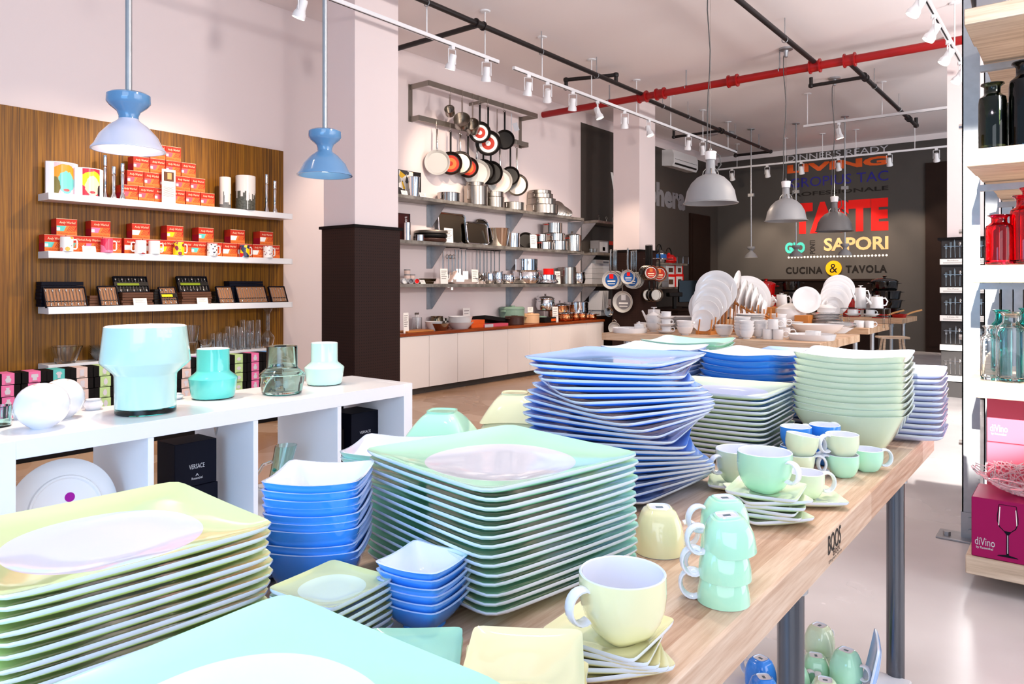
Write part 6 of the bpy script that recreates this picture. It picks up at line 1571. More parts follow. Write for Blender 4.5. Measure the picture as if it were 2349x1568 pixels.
# --- left part of the front table
p = at(1437, 763) + Vector((0, 0.06, 0))
r = pr_(83, p)
w_thing('low_dish', [(0, 0), (r*0.92, 0), (r*0.95, 0.01), (r, 0.045), (r*0.97, 0.045), (r*0.91, 0.012), (0, 0.01)], 'large low round white dish at the left front corner', 'dish', p)
w_thing('small_bowl', rcyl(0.052, 0.030), 'small white bowl standing in the large low dish', 'small bowl', Vector((p.x - 0.045, p.y - 0.02, TT + 0.0405 - 0.028)))
q = Vector((p.x + 0.07, p.y + 0.05, TT + 0.012))
w_thing('sugar_bowl', rcyl(0.044, 0.060), 'small lidded white pot in the large low dish', 'sugar bowl', q, None, [('lid', G().lathe([(0, 0.061), (0.046, 0.061), (0.046, 0.066), (0.008, 0.072), (0.008, 0.09), (0, 0.09)], 24).mesh('lid', WH))])
p = at(1467, 757); 
def coffee_pot(p, r, h, label, hand=True, spout=True, ang=HR):
    pts = [('body', G().lathe([(0, 0), (r*0.96, 0), (r, 0.004), (r*0.90, h), (0, h)], 32).mesh('body', WH)),
           ('lid', G().lathe([(0, h*1.001), (r*0.9, h*1.001), (r*0.88, h*1.04), (0.010, h*1.07), (0.008, h*1.12), (r*0.45, h*1.14), (r*0.42, h*1.165), (0, h*1.17)], 28).mesh('lid', WH))]
    if spout: pts.append(('spout', G().tube([(-r*0.8, 0, h*0.35), (-r*1.25, 0, h*0.62), (-r*1.75, 0, h*0.98)], [r*0.28, r*0.2, r*0.12], 12).mesh('spout', WH)))
    if hand: pts.append(('handle', G().tube([(r*0.9, 0, h*0.88), (r*1.4, 0, h*0.90), (r*1.75, 0, h*0.62), (r*1.5, 0, h*0.28), (r*0.95, 0, h*0.22)], 0.007, 10).mesh('handle', WH)))
    return thing('coffee_pot', pts, label, 'coffee pot', p, ang)
coffee_pot(p + Vector((0, 0.30, 0)), pr_(31, p) * 1.04, 0.185, 'white coffee pot with a knobbed lid at the left of the front table', False, True)
w_cup(at(1471, 757), 0.046, 0.075, 'white cup standing before the left coffee pot', None, HR + 1.2)
p = at(1499, 760)
rb = pr_(35, p)
stack_w(3, rbowl(rb, 0.085), 'soup_bowl', 'white bowl', 'below the left tureen lid', 'bowl', p, 0.032, 'bowls under the lid')
thing('bowl_lid', G().lathe([(0, 0.03), (0.008, 0.03), (0.008, 0.055), (0, 0.055)], 16).lathe([(0, 0.032), (rb*0.35, 0.026), (rb*0.9, 0.004), (rb*1.02, 0), (rb, -0.002), (0, 0.024)], 32).mesh('bowl_lid', WH), 'pointed white lid with a tall knob on the left bowl stack', 'lid', (p.x, p.y, TT + 0.064 + 0.085 + 0.003))
p = at(1528, 764)
for i in range(3):
    z = TT + i * 0.066
    thing('round_saucer', mm('round_saucer', rplate(0.083)), 'white saucer in the tower of cups at the left, %s' % nth_top(i, 3), 'saucer', (p.x, p.y, z), 0, 'tower of cups')
    w_cup(Vector((p.x, p.y, z + 0.006)), 0.046, 0.058, 'white cup in the tower of cups at the left, %s' % nth_top(i, 3), 'tower of cups', HR + 0.4 * i, True)
p = at(1565, 753)
stack_w(9, rplate(0.165), 'dinner_plate', 'white dinner plate', 'left of the bamboo rack', 'plate', p, 0.0125, 'dinner plates left of the rack')
p = at(1572, 768)
stack_w(3, rbowl(pr_(39, p), 0.075), 'rice_bowl', 'white footed bowl', 'left of the bamboo rack', 'bowl', p, 0.025, 'footed bowls left of the rack')
p = at(1506, 751)
stack_w(3, [(0, 0.002), (0.10, 0), (0.13, 0.014), (0.127, 0.016), (0.10, 0.006), (0, 0.005)], 'dinner_plate', 'white plate', 'under the white tubs at the back left', 'plate', p, 0.014, 'plates under the tubs')
stack_w(4, rcyl(0.075, 0.045), 'white_tub', 'round white tub', 'on plates at the back left', 'tub', Vector((p.x, p.y, TT + 0.045)), 0.018, 'white tubs')
w_cup(at(1592, 739), 0.045, 0.05, 'white cup behind the dinner plates at the left', None, PI + HR)
# --- bamboo rack with plates facing the camera
def stand_plate(px, py, rpx, Y, rz, lean, label, group, aspect=1.0):
    c = onY(px, py, Y); r = rpx * dep(c) / F
    T = Matrix.Rotation(PI/2, 4, 'X')          # plate opens towards -Y
    me = G().lathe(rplate(r), 48, Matrix.Translation((0, 0, 0)) @ T).mesh('standing_plate', WH)
    o = thing('standing_plate', me, label, 'plate', c, 0, group)
    o.rotation_euler = (-lean, 0, rz)
    return o
fr = [(1613, 735, 25.5, 6.10), (1620, 719, 31, 6.17), (1624, 711, 34, 6.23), (1628, 697, 39, 6.29), (1635, 684, 43, 6.37), (1643, 667, 47, 6.46)]
for i, (px, py, rp, Y) in enumerate(fr):
    stand_plate(px, py, rp, Y, 0.25, 0.10, 'white plate upright in the bamboo rack, %s' % ('frontmost and smallest', 'second from the front', 'third from the front', 'fourth from the front', 'fifth from the front', 'biggest, at the back')[i], 'plates in the bamboo rack')
stand_plate(1628, 705, 47, 6.70, 0.25, 0.1, 'white plate peeping out left behind the big rack plates', None)
a, b_ = at(1600, 775), at(1628, 775)
g = G()
ya, yb = 6.03, 6.75
xa = onY(1601, 770, 6.05).x; xb_ = onY(1629, 770, 6.05).x
for x in (xa, xb_):
    g.bb(x - 0.012, x + 0.012, ya, yb, TT, TT + 0.03)
    for k in range(8):
        y = ya + 0.03 + k * 0.085; hh = 0.13 + 0.020 * k
        g.cyl((x, y, TT + 0.03), (x, y + 0.03, TT + hh), 0.006, 8)
for y in (ya + 0.03, yb - 0.03): g.bb(xa, xb_, y - 0.012, y + 0.012, TT + 0.005, TT + 0.028)
thing('dish_rack', g.mesh('dish_rack', 'bamboo'), 'bamboo dish rack holding the upright round plates', 'dish rack')
# second rack with plates seen edge-on
ed = [(1693, 665, 45), (1711, 678, 37), (1724, 684, 35), (1736, 690, 32), (1747, 700, 26), (1757, 710, 23)]
for i, (px, py, rp) in enumerate(ed):
    c = onY(px, py, 6.66); r = rp * dep(c) / F
    me = G().lathe(rplate(r), 48, Matrix.Rotation(-PI/2, 4, 'Y')).mesh('standing_plate', WH)
    o = thing('standing_plate', me, 'white plate seen nearly edge-on in the second rack, %s' % nth_left(i, 6), 'plate', c, 0, 'edge-on plates')
    o.rotation_euler = (0, 0.16, R(8))
g = G(); xa = onY(1676, 700, 6.5).x; xb_ = onY(1772, 700, 6.5).x
for y in (6.57, 6.75):
    T = Matrix.Translation((0, y, 0))
    g.bb(xa, xb_, y - 0.011, y + 0.011, TT, TT + 0.028)
    q1, q2 = Vector((xa + 0.01, y, TT + 0.27)), Vector((xb_ - 0.05, y, TT + 0.10))
    g.tube([q1, q2], 0.011, 4)
    for k in range(7):
        f = k / 6.0; x = xa + 0.015 + (xb_ - xa - 0.06) * f
        g.cyl((x, y, TT + 0.02), (x, y, TT + 0.40 - 0.22 * f), 0.0065, 8)
thing('dish_rack', g.mesh('dish_rack', 'bamboo'), 'second bamboo rack with slanting rails for the edge-on plates', 'dish rack')
stand_plate(1711, 687, 55, 8.12, 0.35, 0.12, 'large plate standing behind the edge-on plates', None)
stand_plate(1711, 693, 47, 8.03, 0.35, 0.12, 'medium plate standing before the large one, behind the edge-on plates', None)
# --- middle of the front table
stack_w(12, rplate(0.130), 'dinner_plate', 'white plate', 'behind the footed bowls in the middle', 'plate', at(1721, 767), 0.0145, 'plates in the middle')
for a, py, w_, n_, wh in ((1661, 771, 42, 2, 'right of the front rack'), (1703, 774, 38, 5, 'tall pile, left of three in the middle'), (1713, 777, 34, 4, 'nearest pile in the middle'), (1743, 775, 36, 4, 'right pile in the middle')):
    p = at(a, py); stack_w(n_, rbowl(pr_(w_, p), 0.072), 'rice_bowl', 'white footed bowl', wh, 'bowl', p, 0.025, 'footed bowls ' + wh)
for i, (px, py, dz, wh) in enumerate(((1761, 777, 0, 'lower left, in front'), (1785, 778, 0, 'lower right, in front'), (1773, 777.5, 0.0815, 'standing on the two front ones'), (1777, 772, 0, 'lower left, in the second row'), (1801, 773, 0, 'lower right, in the second row'), (1792, 772, 0.0815, 'upper, in the second row'))):
    p = at(px, py); w_cup(p + Vector((0, 0, dz)), pr_(23, p), 0.080, 'white ring-handled mug, %s' % wh, 'ring-handled mugs', HR - 0.2)
p = at(1784, 759)
stack_w(2, rbowl(pr_(42, p), 0.10, 0.7), 'salad_bowl', 'round white bowl', 'behind the mugs', 'bowl', p + Vector((0, 0, 0.0)), 0.062, 'bowls behind the mugs')
stack_w(6, rplate(pr_(36, at(1822, 762))), 'small_round_plate', 'white dessert plate', 'between mugs and oval bowl', 'plate', at(1824, 762), 0.0150, 'dessert plates')
p = at(1814, 743); r = pr_(68, p)
w_thing('casserole', rcyl(r, 0.165), 'large round lidded white casserole', 'casserole', p, None, [('lid', G().lathe([(0, 0.236), (0.010, 0.236), (0.012, 0.275), (0, 0.277)], 16).lathe([(0, 0.235), (r*0.4, 0.225), (r*0.85, 0.185), (r*1.01, 0.168), (r*1.01, 0.166), (0, 0.166)], 40).mesh('lid', WH))])
p = at(1897, 745)
stack_w(4, rplate(pr_(78, p)), 'dinner_plate', 'broad white plate', 'lower part of the lidded pile', 'plate', p, 0.0150, 'broad plates of the lidded pile')
stack_w(4, rplate(pr_(67, p)), 'dinner_plate', 'medium white plate', 'upper part of the lidded pile', 'plate', p + Vector((0, 0, 0.062)), 0.0150, 'medium plates of the lidded pile')
r = pr_(51, p); zq = TT + 0.062 + 0.06 + 0.004
w_thing('lidded_bowl', rbowl(r, 0.06, 0.6), 'white lidded bowl on top of the plate pile', 'bowl', (p.x, p.y, zq), None, [('lid', G().lathe([(0, 0.10), (0.007, 0.10), (0.008, 0.135), (0, 0.137)], 14).lathe([(0, 0.10), (r*0.5, 0.09), (r*1.01, 0.064), (r*1.01, 0.0605), (0, 0.0605)], 32).mesh('lid', WH))])
stack_w(3, rplate(pr_(62, at(1935, 748))), 'dinner_plate', 'white plate', 'right behind the lidded pile', 'plate', at(1918, 753) + Vector((-0.02, 0.30, 0)), 0.014, 'plates right of the lidded pile')
p = at(1868, 768); r = pr_(115, p)
thing('oval_bowl', G().rings([(0, 0, 2), (r*0.55, 0, 2), (r*0.62, 0.006, 2), (r*0.88, 0.05, 2), (r, 0.09, 2), (r*0.97, 0.09, 2), (r*0.85, 0.05, 2), (r*0.55, 0.012, 2), (0, 0.01, 2)], 48, Matrix.Scale(0.62, 4, (0, 1, 0))).mesh('oval_bowl', WH), 'wide oval white serving bowl at the right of the front table', 'serving bowl', p + Vector((0, 0.10, 0)), R(22))
p2 = at(1915, 766); 
thing('oval_dish', G().rings([(0, 0, 2), (0.08, 0, 2), (0.15, 0.05, 2), (0.146, 0.05, 2), (0.075, 0.008, 2), (0, 0.007, 2)], 40, Matrix.Scale(0.6, 4, (0, 1, 0))).mesh('oval_dish', WH), 'smaller oval white dish right behind the wide oval bowl', 'dish', p2 + Vector((-0.03, 0.16, 0)), R(22))
p = at(1861, 782); r = pr_(107, p)
w_thing('low_dish', [(0, 0), (r*0.92, 0), (r*0.95, 0.008), (r, 0.046), (r*0.975, 0.046), (r*0.91, 0.012), (0, 0.01)], 'large low round white dish at the right front corner', 'dish', p + Vector((-0.04, 0.155, 0)))
w_thing('small_round_plate', rplate(r*0.6), 'white plate inside the right low dish', 'plate', p + Vector((-0.04, 0.155, 0.012)))
w_thing('small_bowl', rcyl(pr_(35, p), 0.045), 'small white bowl on the plate in the right low dish', 'small bowl', p + Vector((-0.03, 0.155, 0.026)))
# --- second table
p = onY(1849.6, 688, 8.2)
stand_plate(1849.6, 688, 31, 8.15, 0.45, 0.2, 'deep cream plate standing upright beside the black pots', None)
for i, (px, py, rp, Y) in enumerate(((1924, 664, 34, 8.62), (1921, 671, 33, 8.55), (1918, 678, 33, 8.48), (1912, 692, 32.5, 8.40), (1909, 704, 24, 8.33), (1907, 712, 17, 8.26))):
    stand_plate(px, py, rp, Y, 0.30, 0.2, 'white plate in the standing group on the second table, %s' % ('backmost', 'second from the back', 'third from the back', 'fourth from the back', 'fifth from the back', 'smallest, in front')[i], 'standing plates on the second table')
zr = 0.945
thing('riser', G().cham(onY(1834, 700, 8.2).x, onY(1866, 700, 8.2).x, 8.02, 8.30, TT, 0.868, 0.003).mesh('riser', 'bamboo'), 'wooden riser under the deep cream plate', 'riser')
thing('riser', G().cham(-3.05, -2.62, 8.15, 8.55, TT, zr, 0.004).mesh('riser', 'bamboo'), 'wooden riser carrying the teapot behind the white casserole', 'riser')
p = onY(1793, 704, 8.35); p.z = zr
coffee_pot(p, 0.062, 0.135, 'white teapot with a curved spout behind the round casserole')
p = onY(1766, 704, 8.30); p.z = zr
stack_w(2, rbowl(0.062, 0.06), 'rice_bowl', 'small white bowl', 'left of the teapot', 'bowl', p, 0.055, 'bowls left of the teapot')
# acrylic stand with cups below and pots on top
xs0, xs1 = onY(1936, 715, 8.20).x, onY(2036, 715, 8.20).x
g = G().cham(xs0, xs1, 8.06, 8.36, 0.948, 0.955, 0.001).cham(xs0, xs1, 8.06, 8.36, 0.868, 0.874, 0.001)
for x in (xs0 + 0.01, xs1 - 0.01):
    for y in (8.07, 8.35): g.bb(x - 0.008, x + 0.008, y - 0.008, y + 0.008, TT, 0.948)
thing('acrylic_stand', g.mesh('acrylic_stand', 'glass_clear'), 'clear acrylic two-level stand with white pots on the second table', 'stand')
coffee_pot(Vector((onY(1974, 707, 8.24).x, 8.24, 0.956)), 0.056, 0.20, 'tall slim white coffee pot on the acrylic stand')
coffee_pot(Vector((onY(2011, 714, 8.16).x, 8.16, 0.956)), 0.064, 0.115, 'round white teapot with a large ring handle on the acrylic stand')
for i, px in enumerate((1956, 1996)):
    x = onY(px, 722, 8.16).x
    w_thing('round_saucer', rplate(0.085), 'white saucer on the lower level of the acrylic stand, %s' % ('left', 'right')[i], 'saucer', (x, 8.19, 0.875), 'saucers on the stand')
    w_cup(Vector((x, 8.17, 0.881)), 0.052 - 0.01*i, 0.058, 'white cup on a saucer, %s one on the acrylic stand' % ('left', 'right')[i], 'cups on the stand')
    x = onY(1971 + 23*i, 747, 8.03).x
    w_cup(Vector((x, 8.04, TT)), 0.052 - 0.012*i, 0.07, 'white cup at the edge of the second table, %s one' % ('left', 'right')[i], 'cups at the table edge')
# --- cast iron on the far table
def cocotte(px, w_, Y, z, h, m, label, lid=False, group=None):
    c = onY(px, 700, Y); r = w_ / 2 * dep(c) / F
    pts = [('body', G().lathe([(0, 0), (r*0.86, 0), (r*0.92, 0.01), (r, h*0.92), (r*1.02, h), (0, h)], 40).mesh('body', m))]
    for s_ in (-1, 1): pts.append(('handle', G().cham(s_*r if s_ > 0 else -r - 0.05, r + 0.05 if s_ > 0 else -r, -0.045, 0.045, h*0.82, h*0.90, 0.005).mesh('handle', m)))
    if lid: pts.append(('lid', G().lathe([(0, h + 0.001), (r*1.03, h + 0.001), (r*1.03, h + 0.012), (r*0.9, h + 0.03), (r*0.5, h + 0.05), (0.02, h + 0.055), (0.015, h + 0.07), (0.035, h + 0.085), (0, h + 0.09)], 40).mesh('lid', m)))
    return thing('cocotte', pts, label, 'cast iron pot', (c.x, Y, z), HR, group)
for i, (px, w_) in enumerate(((2032, 60), (2033, 64), (2032, 62), (2029, 56))):
    cocotte(px, w_, 10.90, TT + 0.118 * i, 0.116, 'black_gloss', 'black cast iron pot in the tall tower at the right, %s' % nth_top(i, 4), i == 3, 'black pot tower')
for i, (px, w_) in enumerate(((1814, 48), (1814, 46), (1815, 40))):
    cocotte(px, w_, 10.75, TT + 0.148 * i + 0.04, 0.146, 'black_gloss', 'black cast iron pot in the left tower, %s' % nth_top(i, 3), False, 'left black pots')
for i, (px, w_) in enumerate(((1760, 46), (1759, 44), (1757, 42))):
    cocotte(px, w_, 10.62, TT + 0.146 * i, 0.144, 'enamel_red', 'red cast iron pot behind the standing plates, %s' % nth_top(i, 3), i == 2, 'red pots')
for i in range(2):
    cocotte(1953, 40, 10.60, TT + 0.125 * i, 0.12, 'enamel_red', 'red cast iron pot left of the tall coffee pot, %s' % ('lower', 'upper')[i], False, 'red pots right')
for i, (px, w_, py) in enumerate(((2018, 40, 729), (2062, 34, 728))):
    c = at(px, py); r = pr_(w_, c)
    b = G().lathe([(0, 0), (r*0.8, 0), (r, 0.045), (r*0.97, 0.045), (r*0.78, 0.008), (0, 0.008)], 32)
    h = G().tube([(r*0.9, 0, 0.035), (r + 0.08, 0, 0.07), (r + 0.20, 0, 0.10)], 0.012, 8, 0, 1.4)
    thing('skillet', [('body', b.mesh('body', 'enamel_red')), ('handle', h.mesh('handle', 'p_tan'), 'pale handle')], '%s red skillet with a long pale handle on the far table' % ('left', 'right')[i], 'skillet', c + Vector((0, 0.02 * i, 0)), HR)
# stool behind the tables and dark counter along the back wall
thing('back_counter', G().cham(onY(1700, 650, 14.3).x, onY(2002, 650, 14.3).x, 14.2, 14.74, 0, 1.26, 0.004).cham(onY(1695, 650, 14.3).x, onY(2006, 650, 14.3).x, 14.15, 14.745, 1.261, 1.30, 0.004).mesh('back_counter', 'brown_door'), 'dark brown counter along the grey back wall', 'counter')
for i, (px, w_) in enumerate(((1896, 10), (1980, 9), (1992, 8))):
    c = onY(px, 640, 14.0)
    thing('carton', G().cham(-0.05, 0.05, -0.05, 0.05, 0, 0.30, 0.002).mesh('carton', ('p_grey', 'p_paper', 'lilac_card' if 'lilac_card' in MATS else 'p_silver')[i]), ('grey carton behind the standing plates at the back', 'white carton left of the black pot tower', 'pale carton next to the white one by the black pot tower')[i], 'carton', (onY(px, 700, 11.2).x, 11.2, TT))
g = G()
for s_ in (-1, 1):
    g.tube([(s_*0.16, -0.12, 0), (s_*0.10, -0.05, 0.55)], 0.014, 8); g.tube([(s_*0.16, 0.12, 0), (s_*0.10, 0.05, 0.55)], 0.014, 8)
thing('step_stool', [('legs', g.mesh('legs', 'plank')), ('seat', G().cham(-0.16, 0.16, -0.12, 0.12, 0.551, 0.575, 0.004).mesh('seat', 'plank'))], 'wooden stool standing behind the legs of the tables', 'stool', (onY(2047, 770, 9.7).x, 9.7, 0), 0.5)

# ================================================================ dark wall and middle pillar: pans, shelves and boxes
# pans hung on the front (-Y) face of the middle pillar
def pillar_pan(px, py, rpx, Y, label, st, rz=0.0, group=None, ceramic=True, X=None, handle=0.30, hm='steel'):
    c = onY(px, py, Y) if X is None else onX(px, py, X); r = rpx * dep(c) / F
    T = Matrix.Rotation(PI/2, 4, 'X')
    d = 0.04
    g = G().lathe([(0, -d, 1), (r*0.8, -d, 1), (r, -0.001, 1), (r - 0.003, 0.001, 0), (r*0.79, -d + 0.005, 0), (0, -d + 0.004, 0)], 36, T)
    h = G().tube([(0, 0.005, r - 0.01), (0, -0.012, r + handle*0.4), (0, 0.0, r + handle)], 0.007, 8, 0, 1.8, up=(0,1,0))
    h.tube([(0.010*cos(a), 0, r + handle + 0.010*sin(a)) for a in [2*PI*k/12 for k in range(12)]], 0.003, 6, closed=True, up=(0,1,0))
    parts = [('body', g.mesh('body', ['stone_coat' if ceramic else 'steel_brushed', 'steel_brushed' if ceramic else 'nonstick'])), ('handle', h.mesh('handle', hm))]
    if st:
        s_ = G().lathe([(0, -d + 0.0062), (r*0.70, -d + 0.0062)], 32, T)
        s_.bb(-r*0.22, r*0.22, d - 0.0075, d - 0.0068, r*0.15, r*0.66, 1)
        s_.bb(-r*0.45, r*0.45, d - 0.0072, d - 0.0066, -r*0.20, -r*0.05, 2)
        s_.bb(-r*0.40, r*0.40, d - 0.0072, d - 0.0066, -r*0.45, -r*0.36, 2)
        parts.append(('paper_label', s_.mesh('paper_label', st), 'printed round label'))
    e = thing('frying_pan', parts, label, 'frying pan', c, rz, group)
    return e
YP = 9.38 - 0.012
BL = ['p_blue', 'p_bright_red', 'p_white']
for i, (px, dy) in enumerate(((1414, 0.045), (1411, 0.085), (1408, 0.125), (1401, 0.20))):
    pillar_pan(px, 642, 21, YP - dy, 'pale frying pan left on the middle pillar, %s' % ('at the back', 'third from front', 'second from front', 'in front, with blue label')[i], BL if i >= 2 else None, 0.25, 'pans left on the pillar')
for i, (px, py, rp, dy) in enumerate(((1459, 642, 19, 0.045), (1456, 643, 19, 0.085), (1452, 643, 19, 0.125), (1448, 643, 18, 0.165), (1440, 635, 17, 0.22))):
    pillar_pan(px, py, rp, YP - dy, 'pale frying pan right on the middle pillar, %s' % ('at the back', 'fourth from front', 'third from front', 'second from front', 'in front, small with blue label')[i], BL if i >= 3 else None, 0.2, 'pans right on the pillar')
pillar_pan(1428, 692, 25, YP - 0.06, 'single pale frying pan with a grey label hung low on the middle pillar', ['p_grey', 'p_silver', 'p_white'], 0.1)
XP = -5.06 + 0.012
for i, px in enumerate((1482, 1485, 1488, 1491, 1495)):
    pillar_pan(px, 625, 17, 0, 'dark frying pan on the side of the middle pillar, %s' % nth_left(i, 5), ['p_red', 'p_orange', 'p_cream'] if i >= 3 else None, 0.75, 'dark pans on the pillar side', False, XP + 0.12 + 0.03 * i, 0.28, 'nonstick')
pillar_pan(1513, 628, 18, 0, 'dark frying pan with a red label beyond the pillar side group', ['p_red', 'p_orange', 'p_cream'], 0.6, None, False, XP + 0.18, 0.28, 'nonstick')
thing('pan_rail', G().cyl((XP + 0.02, 9.45, 1.57), (XP + 0.32, 9.45, 1.57), 0.006, 8).cyl((XP + 0.02, 9.80, 1.57), (XP + 0.32, 9.80, 1.57), 0.006, 8).cyl((XP + 0.32, 9.45, 1.57), (XP + 0.32, 9.80, 1.57), 0.006, 8).mesh('pan_rail', 'chrome'), 'chrome pan rail on the side of the middle pillar', 'rail')
for i, px in enumerate((1489, 1500, 1508)):
    pillar_pan(px, 676, 15, 0, 'dark pan hung low on the side of the middle pillar, %s' % nth_left(i, 3), None, 0.9, 'low dark pans', False, XP + 0.10 + 0.05*i, 0.1, 'nonstick')
# shelves left of the pillar on the dark wall
for i, (z, lb) in enumerate(((2.176, 'upper'), (1.686, 'middle'), (1.206, 'lower'))):
    y0, y1 = yX(1357, WL + 0.2), yX(1420, WL)
    g = G().cham(WL, WL + 0.30, y0, y1, z - 0.038, z, 0.002)
    b = G().prism([(0, 0), (0.26, 0), (0.26, -0.015), (0.02, -0.26), (0, -0.26)], 0.006, Matrix.Translation((WL, y0 + 0.02, z - 0.038)) @ Matrix(((1,0,0,0),(0,0,1,0),(0,1,0,0),(0,0,0,1))))
    thing('steel_shelf', [('board', g.mesh('board', 'shelf_steel')), ('bracket', b.mesh('bracket', 'galvanised'))], 'short steel shelf on the dark wall left of the middle pillar, %s one' % lb, 'wall shelf', (0,0,0), 0, 'short shelves on the dark wall')
for k, px in enumerate((1374, 1391, 1406)):
    y = yX(px, -5.95)
    g = G().tube([(0, 0, 0), (0, 0, 0.05)], 0.006, 8).tube([(0, 0.022*cos(a), 0.075 + 0.022*sin(a)) for a in [2*PI*j/14 for j in range(14)]], 0.005, 6, closed=True, up=(1,0,0)).lathe([(0, 0), (0.02, 0), (0.02, 0.008), (0, 0.008)], 12)
    thing('corkscrew', g.mesh('corkscrew', 'rack_metal'), 'small metal opener standing on the upper dark-wall shelf, %s' % nth_left(k, 3), 'opener', (-5.95, y, 2.176), 0, 'openers on the upper shelf')
wbox(1373, 1396, 552, 1.686, 'grey boxed appliance with a picture on the middle dark-wall shelf', 'p_grey', -5.90, 0.15, 'boxed appliance', texts=[(None, 0.1, 0.1, 0.8, 0.8, 'p_silver'), (None, 0.4, 0.2, 0.25, 0.3, 'p_red')])
wbox(1397, 1406, 553, 1.686, 'black and red box beside the pillar on the middle dark-wall shelf', 'p_dark', -5.90, 0.15, 'box', texts=[(None, 0.0, 0.7, 1.0, 0.3, 'p_red')])
for k in range(2):
    pot(1353 + 8*k, 1360 + 8*k, 570, 1.686, 'small drinking glass at the left of the middle dark-wall shelf, %s' % ('left', 'right')[k], 'glass_clear', -5.95, handles=None, cat='glass', name='drinking_glass', group='two glasses')
for k in range(4):
    wbox(1358, 1398, 650 - 11.5*(k + 0) - 11.5, 1.206 + 0.079*k, 'flat white carton in the pile on the lower dark-wall shelf, %s' % nth_top(k, 4), 'p_silver', -5.93, 0.2, 'carton')
wbox(1366, 1398, 596, 1.206 + 0.079*4, 'white carton standing on the pile on the lower dark-wall shelf', 'p_paper', -5.93, 0.15, 'carton', texts=[(None, 0.55, 0.15, 0.4, 0.5, 'p_grey')])
# low unit below them with books
zz = 0.72
thing('low_unit', G().cham(WL, -5.75, yX(1360, -5.75), 11.3, 0, zz, 0.004).mesh('low_unit', 'brown_door'), 'low dark unit below the short shelves beside the middle pillar', 'low cabinet')
for k in range(4):
    y = yX(1371, -5.85) + 0.05*k
    o = thing('magazine', G().cham(-0.12, 0.12, 0, 0.03, 0, 0.30, 0.001).mesh('magazine', 'p_silver'), 'grey magazine standing slanted on the low dark unit, %s' % nth_left(k, 4), 'magazine', (-5.90, y, zz + 0.085), 0, 'slanted magazines')
    o.rotation_euler = (-0.12, 0, 0)
wbox(1389, 1402, 686, zz + 0.085, 'picture box beside the slanted magazines', 'p_beige', -5.88, 0.15, 'box')
for k in range(2):
    thing('flat_carton', G().cham(-0.15, 0.10, 0, 0.42, 0, 0.04, 0.001).mesh('flat_carton', 'p_silver'), 'flat white carton under the slanted magazines, %s' % ('lower', 'upper')[k], 'carton', (-5.90, yX(1366, -5.9), zz + 0.041*k))
# big round pan and steel pan lids at the foot of the pillar
for i, (px, py, rp, m) in enumerate(((1397, 715, 11, 'steel'), (1409, 752, 14, 'stone_coat'))):
    c = onY(px, py, YP - 0.06); r = rp * dep(c) / F
    g = G().lathe([(0, -0.05), (r*0.8, -0.05), (r, 0), (r - 0.004, 0), (r*0.78, -0.045), (0, -0.045)], 36, Matrix.Rotation(PI/2, 4, 'X'))
    h = G().tube([(r*0.35*cos(a), -0.0, r + 0.03*sin(a)) for a in [PI*k/10 for k in range(11)]], 0.006, 8)
    thing('hanging_pan', [('body', g.mesh('body', m)), ('handle', h.mesh('handle', 'steel'))], ('shiny steel pan hung near the foot of the middle pillar', 'pale round pan with a loop handle near the table corner')[i], 'pan', c, (1.0, 0.3)[i])
# shelf beyond the pillar
xs = WL + 0.35
y0, y1 = 11.35, yX(1577, xs)
for i, (z, a, b_) in enumerate(((1.58, y0, y1), (1.155, y0, yX(1562, xs)))):
    thing('steel_shelf', G().cham(WL, xs, a, b_, z - 0.035, z, 0.002).mesh('steel_shelf', 'shelf_steel'), 'steel shelf beyond the middle pillar on the dark wall, %s one' % ('upper', 'lower')[i], 'wall shelf', (0,0,0), 0, 'shelves beyond the pillar')
x = -5.85
y = yX(1534, x)
g = G().lathe([(0, 0), (0.12, 0), (0.145, 0.04), (0.135, 0.10), (0.08, 0.15), (0.03, 0.16), (0.02, 0.185), (0, 0.19)], 32)
thing('kettle', [('body', g.mesh('body', 'enamel_red')), ('handle', G().tube([(0, 0.11*cos(a), 0.15 + 0.12*sin(a)) for a in [PI*k/12 for k in range(13)]], 0.010, 8).mesh('handle', 'nonstick'), 'black handle'), ('spout', G().tube([(0, -0.11, 0.07), (0, -0.20, 0.13)], [0.03, 0.016], 10).mesh('spout', 'enamel_red'))],
      'bright red kettle with a black handle beyond the middle pillar', 'kettle', (x, y, 1.58))
y = yX(1512, x)
thing('kettle', [('body', G().lathe([(0, 0), (0.11, 0), (0.13, 0.05), (0.12, 0.16), (0.06, 0.22), (0, 0.24)], 28).mesh('body', 'steel')), ('band', G().lathe([(0.131, 0.06), (0.133, 0.065), (0.127, 0.14), (0.122, 0.145)], 28).mesh('band', 'p_blue')), ('handle', G().tube([(0, 0.10*cos(a), 0.20 + 0.12*sin(a)) for a in [PI*k/12 for k in range(13)]], 0.010, 8).mesh('handle', 'nonstick'))],
      'steel kettle with a blue wrapper beside the red kettle', 'kettle', (x, y, 1.58))
thing('toast_rack', G().tube([(0, 0, 0), (0, 0, 0.13), (0, 0.22, 0.13), (0, 0.22, 0)], 0.005, 6).tube([(0.12, 0, 0), (0.12, 0, 0.13), (0.12, 0.22, 0.13), (0.12, 0.22, 0)], 0.005, 6).cyl((0, 0, 0.004), (0.12, 0, 0.004), 0.004, 6).cyl((0, 0.22, 0.004), (0.12, 0.22, 0.004), 0.004, 6).mesh('toast_rack', 'chrome'), 'wire rack at the right end of the shelf with the kettles', 'wire rack', (-5.9, yX(1553, -5.9), 1.58))
